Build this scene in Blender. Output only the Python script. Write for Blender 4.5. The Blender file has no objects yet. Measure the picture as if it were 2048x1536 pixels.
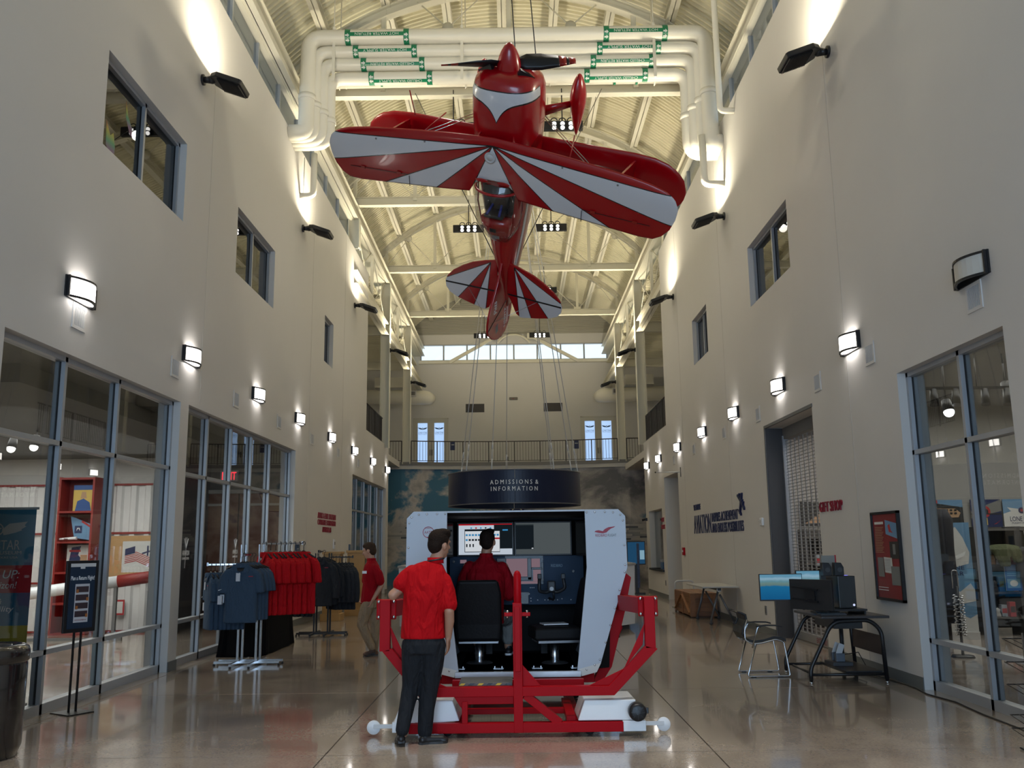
import bpy, bmesh, math, random
from mathutils import Matrix, Vector, Euler
random.seed(7)
sc = bpy.context.scene
COL = sc.collection
pi = math.pi
# ------------------------------------------------------------------ camera
cam = bpy.data.cameras.new('camera'); cam.lens = 36*1800/2048; cam.sensor_width = 36
cam.clip_end = 300
co = bpy.data.objects.new('camera', cam); COL.objects.link(co)
_p, _r, _y = .1775, -.0125, -.0025
_F = Vector((math.sin(_y)*math.cos(_p), math.cos(_y)*math.cos(_p), math.sin(_p)))
_R = Vector((math.cos(_y), -math.sin(_y), 0)); _U = _R.cross(_F)
_R2 = math.cos(_r)*_R + math.sin(_r)*_U; _U2 = -math.sin(_r)*_R + math.cos(_r)*_U
_m = Matrix((_R2, _U2, -_F)).transposed().to_4x4(); _m.translation = (0, 0, 1.63)
co.matrix_world = _m
sc.camera = co
# ------------------------------------------------------------------ exposure, world
sc.view_settings.view_transform = 'Standard'; sc.view_settings.look = 'None'
sc.view_settings.gamma = 1; sc.view_settings.use_curve_mapping = False
sc.view_settings.exposure = 0.0
sc.cycles.max_bounces = 10; sc.cycles.diffuse_bounces = 4; sc.cycles.glossy_bounces = 4
sc.cycles.transparent_max_bounces = 16; sc.cycles.sample_clamp_indirect = 4
sc.cycles.use_denoising = True; sc.cycles.caustics_reflective = False; sc.cycles.caustics_refractive = False
W = bpy.data.worlds.new('dusk_sky'); sc.world = W; W.use_nodes = True
nt = W.node_tree; nt.nodes.clear()
tc = nt.nodes.new('ShaderNodeTexCoord'); sep = nt.nodes.new('ShaderNodeSeparateXYZ')
rmp = nt.nodes.new('ShaderNodeValToRGB'); bg = nt.nodes.new('ShaderNodeBackground'); wo = nt.nodes.new('ShaderNodeOutputWorld')
e = rmp.color_ramp.elements
e[0].position = 0.0; e[0].color = (.86, .93, 1, 1); e[1].position = .75; e[1].color = (.10, .25, .52, 1)
e2 = e.new(.3); e2.color = (.75, .88, 1, 1)
nt.links.new(tc.outputs['Generated'], sep.inputs[0]); nt.links.new(sep.outputs['Z'], rmp.inputs[0])
nt.links.new(rmp.outputs[0], bg.inputs[0]); bg.inputs[1].default_value = 2.1
nt.links.new(bg.outputs[0], wo.inputs[0])

def light(name, kind, loc, power, col=(1, 1, 1), d=None, size=None, size_y=None, cone=None, blend=.5, portal=False, spread=None):
    l = bpy.data.lights.new(name, kind); l.energy = power; l.color = col
    o = bpy.data.objects.new(name, l); COL.objects.link(o); o.location = loc
    if d is not None: o.rotation_euler = Vector(d).to_track_quat('-Z', 'Y').to_euler()
    if kind == 'AREA':
        l.shape = 'RECTANGLE'; l.size = size; l.size_y = size_y or size
        if spread: l.spread = spread
        if portal: l.cycles.is_portal = True
    if kind == 'SPOT': l.spot_size = cone; l.spot_blend = blend; l.shadow_soft_size = size or .08
    if kind == 'POINT': l.shadow_soft_size = size or .1
    return o
# daylight comes in through the glazed entrance behind the camera and the clerestories
DAY_W, FLOOD_W, TRACK_W, ROOM_W = 1750, 155, 115, 460
light('entrance_portal', 'AREA', (0, -7.9, 3.2), 1, d=(0, 1, 0), size=9, size_y=6, portal=True)
light('end_portal', 'AREA', (0, 46.25, 11.6), 1, d=(0, -1, 0), size=9.8, size_y=.9, portal=True)
light('entrance_daylight', 'AREA', (-.1, -8.4, 3.2), DAY_W, (.50, .70, 1), (0, 1, 0), 8.8, 6.2)
SPOT_Y = (5.9, 12.6, 19.3, 26.0, 32.8, 39.5)
# ------------------------------------------------------------------ mesh helper
class MB:
    def __init__(s, M=None):
        s.v = []; s.f = []; s.mi = []; s.sm = []; s.M = M
    def add(s, vs, fs, mi=0, smooth=False):
        b = len(s.v)
        if s.M is not None: vs = [s.M @ Vector(p) for p in vs]
        s.v += [tuple(p) for p in vs]
        for f in fs:
            s.f.append(tuple(b+i for i in f)); s.mi.append(mi); s.sm.append(smooth)
        return s
    def box(s, x0, x1, y0, y1, z0, z1, mi=0):
        return s.add([(x0,y0,z0),(x1,y0,z0),(x1,y1,z0),(x0,y1,z0),(x0,y0,z1),(x1,y0,z1),(x1,y1,z1),(x0,y1,z1)],
            [(0,3,2,1),(4,5,6,7),(0,1,5,4),(1,2,6,5),(2,3,7,6),(3,0,4,7)], mi)
    def cbox(s, c, d, mi=0):
        return s.box(c[0]-d[0]/2, c[0]+d[0]/2, c[1]-d[1]/2, c[1]+d[1]/2, c[2]-d[2]/2, c[2]+d[2]/2, mi)
    def bar(s, p, q, w, h, up=(0,0,1), mi=0):
        p = Vector(p); q = Vector(q); d = (q-p).normalized(); u = Vector(up)
        if abs(d.dot(u)) > .98: u = Vector((0,1,0))
        a = d.cross(u).normalized(); b = a.cross(d)
        vs = [e+a*sx*w/2+b*sy*h/2 for e in (p, q) for sx, sy in ((-1,-1),(1,-1),(1,1),(-1,1))]
        return s.add(vs, [(3,2,1,0),(4,5,6,7),(0,1,5,4),(1,2,6,5),(2,3,7,6),(3,0,4,7)], mi)
    def tube(s, pts, r, n=8, mi=0, closed=False, caps=True, smooth=True):
        pts = [Vector(p) for p in pts]; N = len(pts); rs = r if isinstance(r, (list, tuple)) else [r]*N
        vs = []; prev = None
        for i, p in enumerate(pts):
            if closed: t = pts[(i+1) % N]-pts[i-1]
            else: t = pts[min(i+1, N-1)]-pts[max(i-1, 0)]
            t.normalize()
            if prev is None:
                a = t.orthogonal().normalized()
            else:
                a = prev-t*prev.dot(t)
                if a.length < 1e-6: a = t.orthogonal()
                a.normalize()
            prev = a; b = t.cross(a)
            for k in range(n):
                th = 2*pi*k/n; vs.append(p+(a*math.cos(th)+b*math.sin(th))*rs[i])
        fs = []
        for i in range(N if closed else N-1):
            j = (i+1) % N
            for k in range(n): fs.append((i*n+k, i*n+(k+1) % n, j*n+(k+1) % n, j*n+k))
        s.add(vs, fs, mi, smooth)
        if caps and not closed:
            b = len(s.v)-N*n
            s.f.append(tuple(b+k for k in range(n-1, -1, -1))); s.mi.append(mi); s.sm.append(False)
            s.f.append(tuple(b+(N-1)*n+k for k in range(n))); s.mi.append(mi); s.sm.append(False)
        return s
    def lathe(s, prof, n=24, c=(0,0,0), axis='z', mi=0, smooth=True, sweep=2*pi, caps=False):
        vs = []; N = len(prof); full = abs(sweep-2*pi) < 1e-6; m = n if full else n+1
        for r, h in prof:
            for k in range(m):
                t = sweep*k/n; x, y = r*math.cos(t), r*math.sin(t)
                vs.append((c[0]+x, c[1]+y, c[2]+h) if axis == 'z' else (c[0]+x, c[1]+h, c[2]+y) if axis == 'y' else (c[0]+h, c[1]+x, c[2]+y))
        fs = []
        for i in range(N-1):
            for k in range(m if full else n):
                k2 = (k+1) % m; fs.append((i*m+k, i*m+k2, (i+1)*m+k2, (i+1)*m+k))
        return s.add(vs, fs, mi, smooth)
    def loft(s, secs, mi=0, smooth=True, cap0=True, cap1=True, closed=True):
        n = len(secs[0]); vs = [p for q in secs for p in q]; fs = []
        for i in range(len(secs)-1):
            for k in range(n if closed else n-1):
                k2 = (k+1) % n; fs.append((i*n+k, i*n+k2, (i+1)*n+k2, (i+1)*n+k))
        s.add(vs, fs, mi, smooth); b = len(s.v)-len(vs)
        if cap0 and closed: s.f.append(tuple(b+k for k in range(n-1,-1,-1))); s.mi.append(mi); s.sm.append(smooth)
        if cap1 and closed: s.f.append(tuple(b+(len(secs)-1)*n+k for k in range(n))); s.mi.append(mi); s.sm.append(smooth)
        return s
    def prism(s, poly, t0, t1, axis='y', mi=0, smooth=False):
        # poly in 2D: axis y -> (x,z); axis x -> (y,z); axis z -> (x,y)
        f = {'y': lambda a,b,t: (a,t,b), 'x': lambda a,b,t: (t,a,b), 'z': lambda a,b,t: (a,b,t)}[axis]
        n = len(poly)
        vs = [f(a,b,t0) for a,b in poly]+[f(a,b,t1) for a,b in poly]
        return s.add(vs, [tuple(range(n-1,-1,-1)), tuple(range(n,2*n))]+[(i,(i+1)%n,n+(i+1)%n,n+i) for i in range(n)], mi, smooth)
    def ball(s, c, r, n=16, m=10, mi=0, M=None):
        rx, ry, rz = r if isinstance(r, (tuple, list)) else (r, r, r); vs = []
        for i in range(m+1):
            a = pi*i/m
            for k in range(n):
                t = 2*pi*k/n; p = Vector((rx*math.sin(a)*math.cos(t), ry*math.sin(a)*math.sin(t), rz*math.cos(a)))
                if M is not None: p = M @ p
                vs.append((c[0]+p.x, c[1]+p.y, c[2]+p.z))
        fs = [(i*n+k, (i+1)*n+k, (i+1)*n+(k+1)%n, i*n+(k+1)%n) for i in range(m) for k in range(n)]
        return s.add(vs, fs, mi, True)
    def quad(s, a, b, c, d, mi=0): return s.add([a,b,c,d], [(0,1,2,3)], mi)
    def mesh(s, name, mats):
        me = bpy.data.meshes.new(name); me.from_pydata(s.v, [], s.f)
        for m in (mats if isinstance(mats, (list, tuple)) else [mats]): me.materials.append(m)
        me.polygons.foreach_set('material_index', s.mi); me.polygons.foreach_set('use_smooth', s.sm)
        bm = bmesh.new(); bm.from_mesh(me); bmesh.ops.recalc_face_normals(bm, faces=bm.faces); bm.to_mesh(me); bm.free()
        me.update(); return me
    def build(s, name, mats, parent=None, bevel=0, kind=None, seg=2):
        return put(s.mesh(name, mats), name, parent, bevel, kind, seg)
def put(me, name, parent=None, bevel=0, kind=None, seg=2):
    o = bpy.data.objects.new(name, me); COL.objects.link(o)
    if parent is not None: o.parent = parent
    if bevel:
        b = o.modifiers.new('bevel', 'BEVEL'); b.width = bevel; b.segments = seg; b.limit_method = 'ANGLE'; b.angle_limit = .6
        b.harden_normals = False
    if kind: o['kind'] = kind
    return o
def tag(o, label, cat, group=None):
    o['label'] = label; o['category'] = cat
    if group: o['group'] = group
    return o
def thing(name, label, cat, loc=(0,0,0), rz=0, group=None):
    o = bpy.data.objects.new(name, None); COL.objects.link(o); o.empty_display_size = .1
    o.location = loc; o.rotation_euler = (0, 0, rz)
    return tag(o, label, cat, group)
def struct(name, loc=(0,0,0), rz=0):
    o = bpy.data.objects.new(name, None); COL.objects.link(o); o.location = loc; o.rotation_euler = (0,0,rz); o['kind'] = 'structure'
    return o
KIDS = {}
def kids(o): return [c for c in bpy.data.objects if c.parent == o]
def dup(root, loc=None, rz=None, label=None, group=None, rot=None, scale=None):
    if root.name not in KIDS: KIDS[root.name] = [(c, kids(c)) for c in kids(root)]
    r = root.copy(); COL.objects.link(r)
    if loc is not None: r.location = loc
    if rz is not None: r.rotation_euler = (0,0,rz)
    if rot is not None: r.rotation_euler = rot
    if scale is not None: r.scale = scale
    if label: r['label'] = label
    if group: r['group'] = group
    for c, gs in KIDS[root.name]:
        d = c.copy(); COL.objects.link(d); d.parent = r
        for g in gs:
            k = g.copy(); COL.objects.link(k); k.parent = d
    return r
def text(body, mat, parent=None, M=None, w=None, h=None, depth=.004, bold=0, name='lettering', align='CENTER', spacing=1, line=1, shear=0):
    """built-in font -> mesh in the XZ plane facing -Y, scaled to w x h, centred"""
    cu = bpy.data.curves.new(name, 'FONT'); cu.body = body; cu.align_x = align; cu.extrude = .5; cu.offset = bold
    cu.space_character = spacing; cu.space_line = line; cu.shear = shear; cu.resolution_u = 3
    to = bpy.data.objects.new(name, cu); COL.objects.link(to)
    dg = bpy.context.evaluated_depsgraph_get(); me = bpy.data.meshes.new_from_object(to.evaluated_get(dg))
    bpy.data.objects.remove(to); me.name = name
    xs = [v.co.x for v in me.vertices]; ys = [v.co.y for v in me.vertices]
    x0, x1, y0, y1 = min(xs), max(xs), min(ys), max(ys)
    sx = w/(x1-x0) if w else None; sy = h/(y1-y0) if h else None
    sx = sx or sy; sy = sy or sx
    for v in me.vertices:
        c = v.co; p = Vector(((c.x-(x0+x1)/2)*sx, -depth if c.z > 0 else 0, (c.y-(y0+y1)/2)*sy))
        v.co = M @ p if M is not None else p
    me.materials.clear(); me.materials.append(mat)
    o = put(me, name, parent); o['kind'] = 'stuff'; return o
def arcpts(c, r, a0, a1, n, f): return [f(c[0]+r*math.cos(a0+(a1-a0)*i/n), c[1]+r*math.sin(a0+(a1-a0)*i/n)) for i in range(n+1)]
def fillet(pts, r, n=5):
    """round the corners of a polyline"""
    pts = [Vector(p) for p in pts]; out = [pts[0]]
    for i in range(1, len(pts)-1):
        a, b, c = pts[i-1], pts[i], pts[i+1]; d1 = (a-b); d2 = (c-b); k = min(r, d1.length*.45, d2.length*.45)
        p = b+d1.normalized()*k; q = b+d2.normalized()*k
        for j in range(n+1):
            t = j/n; out.append((1-t)**2*p+2*t*(1-t)*b+t*t*q)
    out.append(pts[-1]); return out
# ------------------------------------------------------------------ materials
def P(name, col, rough=.5, metal=0, spec=None, noise=0, nscale=8, bump=0, bscale=60, coat=0, emit=None, estr=0, alpha=None, sheen=0):
    m = bpy.data.materials.new(name); m.use_nodes = True; t = m.node_tree; b = t.nodes['Principled BSDF']
    b.inputs['Base Color'].default_value = (*col, 1); b.inputs['Roughness'].default_value = rough; b.inputs['Metallic'].default_value = metal
    if spec is not None: b.inputs['Specular IOR Level'].default_value = spec
    if coat: b.inputs['Coat Weight'].default_value = coat; b.inputs['Coat Roughness'].default_value = .05
    if sheen: b.inputs['Sheen Weight'].default_value = sheen
    if emit: b.inputs['Emission Color'].default_value = (*emit, 1); b.inputs['Emission Strength'].default_value = estr
    if noise or bump:
        tc = t.nodes.new('ShaderNodeTexCoord')
    if noise:
        n = t.nodes.new('ShaderNodeTexNoise'); n.inputs['Scale'].default_value = nscale; n.inputs['Detail'].default_value = 5
        mx = t.nodes.new('ShaderNodeMix'); mx.data_type = 'RGBA'
        t.links.new(tc.outputs['Object'], n.inputs['Vector']); t.links.new(n.outputs['Fac'], mx.inputs[0])
        mx.inputs[6].default_value = (*[c*(1-noise) for c in col], 1); mx.inputs[7].default_value = (*[min(1, c*(1+noise)) for c in col], 1)
        t.links.new(mx.outputs[2], b.inputs['Base Color'])
    if bump:
        n2 = t.nodes.new('ShaderNodeTexNoise'); n2.inputs['Scale'].default_value = bscale; n2.inputs['Detail'].default_value = 4
        bp = t.nodes.new('ShaderNodeBump'); bp.inputs['Strength'].default_value = bump; bp.inputs['Distance'].default_value = .01
        t.links.new(tc.outputs['Object'], n2.inputs['Vector']); t.links.new(n2.outputs['Fac'], bp.inputs['Height']); t.links.new(bp.outputs[0], b.inputs['Normal'])
    return m
def E(name, col, s):
    m = bpy.data.materials.new(name); m.use_nodes = True; t = m.node_tree; t.nodes.clear()
    em = t.nodes.new('ShaderNodeEmission'); o = t.nodes.new('ShaderNodeOutputMaterial')
    em.inputs[0].default_value = (*col, 1); em.inputs[1].default_value = s; t.links.new(em.outputs[0], o.inputs[0]); return m
def glassmat(name, tint=(.86, .9, .9), k=1.0, rough=0):
    m = bpy.data.materials.new(name); m.use_nodes = True; t = m.node_tree; t.nodes.clear()
    o = t.nodes.new('ShaderNodeOutputMaterial'); tr = t.nodes.new('ShaderNodeBsdfTransparent'); gl = t.nodes.new('ShaderNodeBsdfGlossy')
    gl.inputs['Roughness'].default_value = rough; tr.inputs[0].default_value = (*tint, 1)
    fr = t.nodes.new('ShaderNodeLayerWeight'); fr.inputs[0].default_value = .5; pw = t.nodes.new('ShaderNodeMath'); pw.operation = 'POWER'; pw.inputs[1].default_value = 5
    mu = t.nodes.new('ShaderNodeMath'); mu.operation = 'MULTIPLY_ADD'; mu.inputs[1].default_value = .9; mu.inputs[2].default_value = .045*k; mu.use_clamp = True; t.links.new(fr.outputs['Facing'], pw.inputs[0])
    mx = t.nodes.new('ShaderNodeMixShader'); t.links.new(pw.outputs[0], mu.inputs[0]); t.links.new(mu.outputs[0], mx.inputs[0])
    t.links.new(tr.outputs[0], mx.inputs[1]); t.links.new(gl.outputs[0], mx.inputs[2]); t.links.new(mx.outputs[0], o.inputs[0]); return m
M_wall = P('wall_paint', (.62, .605, .585), .6, noise=.02, nscale=2)
M_ceil = P('cream_deck', (.70, .66, .50), .5)
M_steel = P('cream_steel', (.72, .69, .58), .45)
M_pipe = P('pipe_jacket', (.80, .77, .68), .4)
M_alu = P('window_aluminium', (.40, .42, .45), .4, .4)
M_gask = P('black_gasket', (.01, .01, .012), .5)
M_glass = glassmat('clear_glass', (.80, .83, .83), 1.5)
M_gdark = glassmat('tinted_glass', (.45, .47, .46), 2.0)
M_base = P('grey_vinyl_base', (.13, .14, .14), .5)
M_black = P('black_metal', (.012, .012, .014), .4, .2)
M_blackp = P('black_plastic', (.015, .015, .017), .5)
M_dark = P('dark_grey', (.05, .05, .055), .6)
M_mid = P('mid_grey', (.18, .18, .18), .6)
M_lgrey = P('light_grey', (.55, .55, .55), .5)
M_chrome = P('chrome', (.55, .56, .58), .25, 1)
M_white = P('white_paint', (.78, .79, .80), .35)
M_wgloss = P('white_gloss', (.80, .82, .84), .25, coat=.3)
M_red = P('red_paint', (.36, .001, .006), .45, spec=.12)
M_navy = P('navy', (.006, .014, .055), .35)
M_rail = P('bronze_rail', (.055, .048, .042), .45, .4)
M_bulb = E('lamp_face', (1, .97, .92), 4)
M_wood = P('oak_veneer', (.42, .25, .09), .45, noise=.15, nscale=6)
# ================================================================== SETTING
XL, XR, VX = -4.75, 4.5, -.06
def concrete():
    m = bpy.data.materials.new('polished_concrete'); m.use_nodes = True; t = m.node_tree; b = t.nodes['Principled BSDF']
    g = t.nodes.new('ShaderNodeNewGeometry'); n = t.nodes.new('ShaderNodeTexNoise'); n.inputs['Scale'].default_value = .9; n.inputs['Detail'].default_value = 8; n.inputs['Roughness'].default_value = .65
    r = t.nodes.new('ShaderNodeValToRGB'); e = r.color_ramp.elements
    e[0].position = .3; e[0].color = (.22, .175, .14, 1); e[1].position = .72; e[1].color = (.44, .375, .31, 1)
    n2 = t.nodes.new('ShaderNodeTexNoise'); n2.inputs['Scale'].default_value = 45; n2.inputs['Detail'].default_value = 3
    mx = t.nodes.new('ShaderNodeMix'); mx.data_type = 'RGBA'; mx.blend_type = 'OVERLAY'; mx.inputs[0].default_value = .35
    t.links.new(g.outputs['Position'], n.inputs[0]); t.links.new(g.outputs['Position'], n2.inputs[0])
    t.links.new(n.outputs[0], r.inputs[0]); t.links.new(r.outputs[0], mx.inputs[6]); t.links.new(n2.outputs[0], mx.inputs[7]); t.links.new(mx.outputs[2], b.inputs['Base Color'])
    mr = t.nodes.new('ShaderNodeMapRange'); mr.inputs[3].default_value = .10; mr.inputs[4].default_value = .24
    t.links.new(n.outputs[0], mr.inputs[0]); t.links.new(mr.outputs[0], b.inputs['Roughness'])
    b.inputs['Specular IOR Level'].default_value = .5; b.inputs['Coat Weight'].default_value = .5; b.inputs['Coat Roughness'].default_value = .05
    return m
M_conc = concrete()
M_joint = P('joint_filler', (.06, .05, .045), .5)
fl = MB().box(-14, 14, -8, 46, -.3, -.012).build('floor', M_joint, kind='structure')
_xs = [-13.95, -10.85, -7.75, -4.65, -1.55, 1.55, 4.65, 7.75, 10.85, 13.95]
_ys = [-8+.0]+[1.31+3.13*k for k in range(15)]
for i in range(len(_xs)-1):
    for j in range(len(_ys)-1):
        if (i < 2 or i > 6) and j > 8: continue
        w, d = _xs[i+1]-_xs[i]-.012, _ys[j+1]-_ys[j]-.012
        MB().box(_xs[i]+.006, _xs[i+1]-.006, _ys[j]+.006, _ys[j+1]-.006, -.012, 0).build('floor_slab', M_conc, fl)
def wall(name, axis, c, th, a0, a1, z0, z1, holes=(), mat=None, parent=None):
    """wall in plane axis=c, solid from c to c+th, with rectangular holes (a0,a1,z0,z1)"""
    A = sorted({a0, a1, *[h[0] for h in holes], *[h[1] for h in holes]}); Zs = sorted({z0, z1, *[h[2] for h in holes], *[h[3] for h in holes]})
    A = [a for a in A if a0 <= a <= a1]; Zs = [z for z in Zs if z0 <= z <= z1]
    solid = lambda i, j: 0 <= i < len(A)-1 and 0 <= j < len(Zs)-1 and not any(h[0] <= (A[i]+A[i+1])/2 <= h[1] and h[2] <= (Zs[j]+Zs[j+1])/2 <= h[3] for h in holes)
    P_ = (lambda a, t, z: (t, a, z)) if axis == 'x' else (lambda a, t, z: (a, t, z))
    mb = MB(); d = c+th
    for i in range(len(A)-1):
        for j in range(len(Zs)-1):
            if not solid(i, j): continue
            a, b, u, v = A[i], A[i+1], Zs[j], Zs[j+1]
            mb.quad(P_(a,c,u), P_(b,c,u), P_(b,c,v), P_(a,c,v)); mb.quad(P_(a,d,u), P_(b,d,u), P_(b,d,v), P_(a,d,v))
            if not solid(i-1,j): mb.quad(P_(a,c,u), P_(a,d,u), P_(a,d,v), P_(a,c,v))
            if not solid(i+1,j): mb.quad(P_(b,c,u), P_(b,d,u), P_(b,d,v), P_(b,c,v))
            if not solid(i,j-1): mb.quad(P_(a,c,u), P_(a,d,u), P_(b,d,u), P_(b,c,u))
            if not solid(i,j+1): mb.quad(P_(a,c,v), P_(a,d,v), P_(b,d,v), P_(b,c,v))
    me = mb.mesh(name, mat or M_wall)
    bm = bmesh.new(); bm.from_mesh(me); bmesh.ops.remove_doubles(bm, verts=bm.verts, dist=1e-4); bmesh.ops.recalc_face_normals(bm, faces=bm.faces); bm.to_mesh(me); bm.free()
    return put(me, name, parent, kind=None if parent else 'structure')
TH = .32
sfL = [(8.16, 12.64, 0, 3.70, [8.16, 9.55, 10.88, 12.64]), (12.96, 19.42, 0, 3.71, [12.96, 14.13, 15.33, 16.53, 17.78, 19.42]), (26.3, 33.1, 0, 3.74, [26.3, 27.66, 29.02, 30.38, 31.74, 33.1])]
winL = [(9.79, 12.35, 6.29, 7.48), (14.82, 17.25, 6.30, 7.48), (22.03, 23.1, 6.24, 7.42)]
wall('wall_left', 'x', XL, -TH, -8, 33.7, 0, 10.5, [s[:4] for s in sfL]+winL+[(28.55, 34, 5.33, 11)])
winR = [(14.05, 16.55, 6.02, 7.18), (20.38, 22.08, 6.0, 7.13)]
wall('wall_right', 'x', XR, TH, -8, 31.45, 0, 10.5, [(8.08, 10.42, 0, 3.565), (13.5, 16.12, 0, 3.65), (25.0, 27.36, 0, 3.59), (28.0, 30.75, .84, 2.70)]+winR+[(26.62, 32, 5.10, 11)])
# control joints in the plaster: thin recessed-looking reveals
for side, X, ys in ((1, XL, (5.6, 13.4, 20.6, 24.6)), (-1, XR, (5.0, 11.95, 18.9, 24.0))):
    for y in ys:
        z0 = 3.8 if side > 0 and y < 20 else 4.0 if side < 0 and 12 < y < 15 else .12
        MB().box(X-.001*side, X+.003*side, y-.006, y+.006, z0, 10.48).build('trim_1', P('joint_bead', (.50, .48, .45), .6), kind='structure')
# baseboards (pieces between the openings)
for nm, X, s, segs in (('baseboard_left', XL, 1, [(-8, 8.16), (12.64, 12.96), (19.42, 26.3), (33.1, 33.7)]), ('baseboard_right', XR, -1, [(-8, 8.08), (10.42, 13.5), (16.12, 25.0), (27.36, 31.45)])):
    mb = MB()
    for a, b in segs: mb.box(min(X, X+.012*s), max(X, X+.012*s), a, b, 0, .13)
    mb.build(nm, M_base, kind='structure')
# ------------------------------------------------------------------ storefront glazing
def storefront(n, X, side, y0, y1, z1, ys, zs, z0=0.0, glass=None):
    """side=+1: hall lies at x > X (left wall); frame sits inside the wall thickness"""
    root = struct('window_%d' % n); s = -side; a, b = X+s*.10, X+s*.215; lo, hi = min(a, b), max(a, b); g = (a+b)/2; w = .026
    for i, y in enumerate(ys):
        yy = min(max(y, y0+w), y1-w)
        MB().box(lo, g-.012, yy-w, yy+w, z0, z1).box(g+.012, hi, yy-w, yy+w, z0, z1).build('mullion', M_alu, root)
        MB().box(g-.012, g+.012, yy-w-.004, yy+w+.004, z0, z1).build('gasket', M_gask, root)
    zz = [z0+.05 if z0 == 0 else z0+w]+list(zs)+[z1-w]
    for k, z in enumerate(zz):
        h = .05 if (k == 0 and z0 == 0) else w
        MB().box(lo, hi, y0, y1, z-h, z+h).build('transom', M_alu, root)
    for i in range(len(ys)-1):
        for k in range(len(zz)-1):
            MB().box(g-.004, g+.004, ys[i], ys[i+1], zz[k], zz[k+1]).build('pane', glass or M_glass, root)
    return root
storefront(1, XL, 1, *sfL[0][:2], 3.70, sfL[0][4], [.61, 2.76])
storefront(2, XL, 1, *sfL[1][:2], 3.71, sfL[1][4], [.61, 2.73])
storefront(3, XL, 1, *sfL[2][:2], 3.74, sfL[2][4], [2.73])
storefront(4, XR, -1, 8.08, 10.42, 3.565, [8.08, 9.16, 10.42], [.53, 2.63])
for i, wn in enumerate(winL): storefront(5+i, XL, 1, wn[0], wn[1], wn[3], [wn[0], wn[0]+(wn[1]-wn[0])*.52, wn[1]] if i < 2 else [wn[0], wn[1]], [], wn[2], M_gdark)
for i, wn in enumerate(winR): storefront(8+i, XR, -1, wn[0], wn[1], wn[3], [wn[0], (wn[0]+wn[1])/2, wn[1]], [], wn[2], M_gdark)
# ------------------------------------------------------------------ rooms behind
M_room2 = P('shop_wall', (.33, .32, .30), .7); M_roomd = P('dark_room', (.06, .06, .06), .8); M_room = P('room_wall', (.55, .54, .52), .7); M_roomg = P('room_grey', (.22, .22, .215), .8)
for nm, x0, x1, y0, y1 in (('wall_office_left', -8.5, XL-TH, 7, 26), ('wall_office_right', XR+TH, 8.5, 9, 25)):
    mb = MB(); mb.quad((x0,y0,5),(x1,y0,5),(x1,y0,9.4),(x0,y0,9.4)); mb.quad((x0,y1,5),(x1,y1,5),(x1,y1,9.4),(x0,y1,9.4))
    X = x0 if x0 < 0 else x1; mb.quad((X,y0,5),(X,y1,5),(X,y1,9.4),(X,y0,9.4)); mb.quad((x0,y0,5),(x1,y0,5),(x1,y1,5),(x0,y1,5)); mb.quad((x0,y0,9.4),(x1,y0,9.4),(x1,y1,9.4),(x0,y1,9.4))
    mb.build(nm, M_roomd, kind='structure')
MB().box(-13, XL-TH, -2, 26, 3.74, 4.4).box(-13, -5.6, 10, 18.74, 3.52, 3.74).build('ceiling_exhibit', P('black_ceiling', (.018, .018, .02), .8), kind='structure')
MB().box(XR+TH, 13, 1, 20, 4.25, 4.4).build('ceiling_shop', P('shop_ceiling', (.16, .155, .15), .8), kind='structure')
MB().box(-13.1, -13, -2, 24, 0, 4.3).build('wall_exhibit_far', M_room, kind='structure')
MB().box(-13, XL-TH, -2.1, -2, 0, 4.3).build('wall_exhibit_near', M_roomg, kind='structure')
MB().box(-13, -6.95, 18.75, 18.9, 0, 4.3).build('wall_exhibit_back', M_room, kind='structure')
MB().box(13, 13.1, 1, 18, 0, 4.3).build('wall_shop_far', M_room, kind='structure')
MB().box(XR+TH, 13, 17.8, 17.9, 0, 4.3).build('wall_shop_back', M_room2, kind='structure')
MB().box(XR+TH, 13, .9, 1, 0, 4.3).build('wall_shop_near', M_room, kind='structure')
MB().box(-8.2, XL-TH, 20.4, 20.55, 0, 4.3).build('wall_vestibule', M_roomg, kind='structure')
MB().box(-7.0, -6.9, 18.0, 20.4, 0, 4.3).build('wall_partition', P('slate_paint', (.10, .11, .125), .6), kind='structure')
MB().box(-9, -8.9, 24, 34, 0, 5).build('wall_side_left', M_room, kind='structure')
MB().box(-9, XL-TH, 23.9, 24, 0, 5).build('wall_side_cross', M_room, kind='structure')
# doorway recess and ticket window on the right wall
wall('wall_recess', 'x', 6.2, .1, 24.9, 27.5, 0, 3.7)
MB().box(XR+TH, 6.2, 27.36, 27.46, 0, 3.7).box(XR+TH, 6.2, 24.9, 25.0, 0, 3.7).box(XR+TH, 6.2, 25, 27.36, 3.59, 3.7).build('wall_recess_sides', M_wall, kind='structure')
MB().box(XR+.02, XR+.10, 25.0, 25.05, 0, 3.55).build('trim_2', P('wood_jamb', (.12, .045, .02), .4), kind='structure')
wall('wall_ticket', 'x', 6.6, .1, 27.5, 31.3, 0, 3.4, mat=P('ticket_room', (.60, .57, .56), .7))
r = struct('window_10')
MB().box(XR-.06, XR+.5, 27.95, 30.8, .78, .84).build('sill', M_black, r)
MB().box(XR+.16, XR+.22, 29.0, 29.07, .84, 2.70).build('mullion', M_rail, r)
MB().box(XR+.18, XR+.19, 29.07, 30.75, .84, 2.70).build('pane', M_glass, r)
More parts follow.
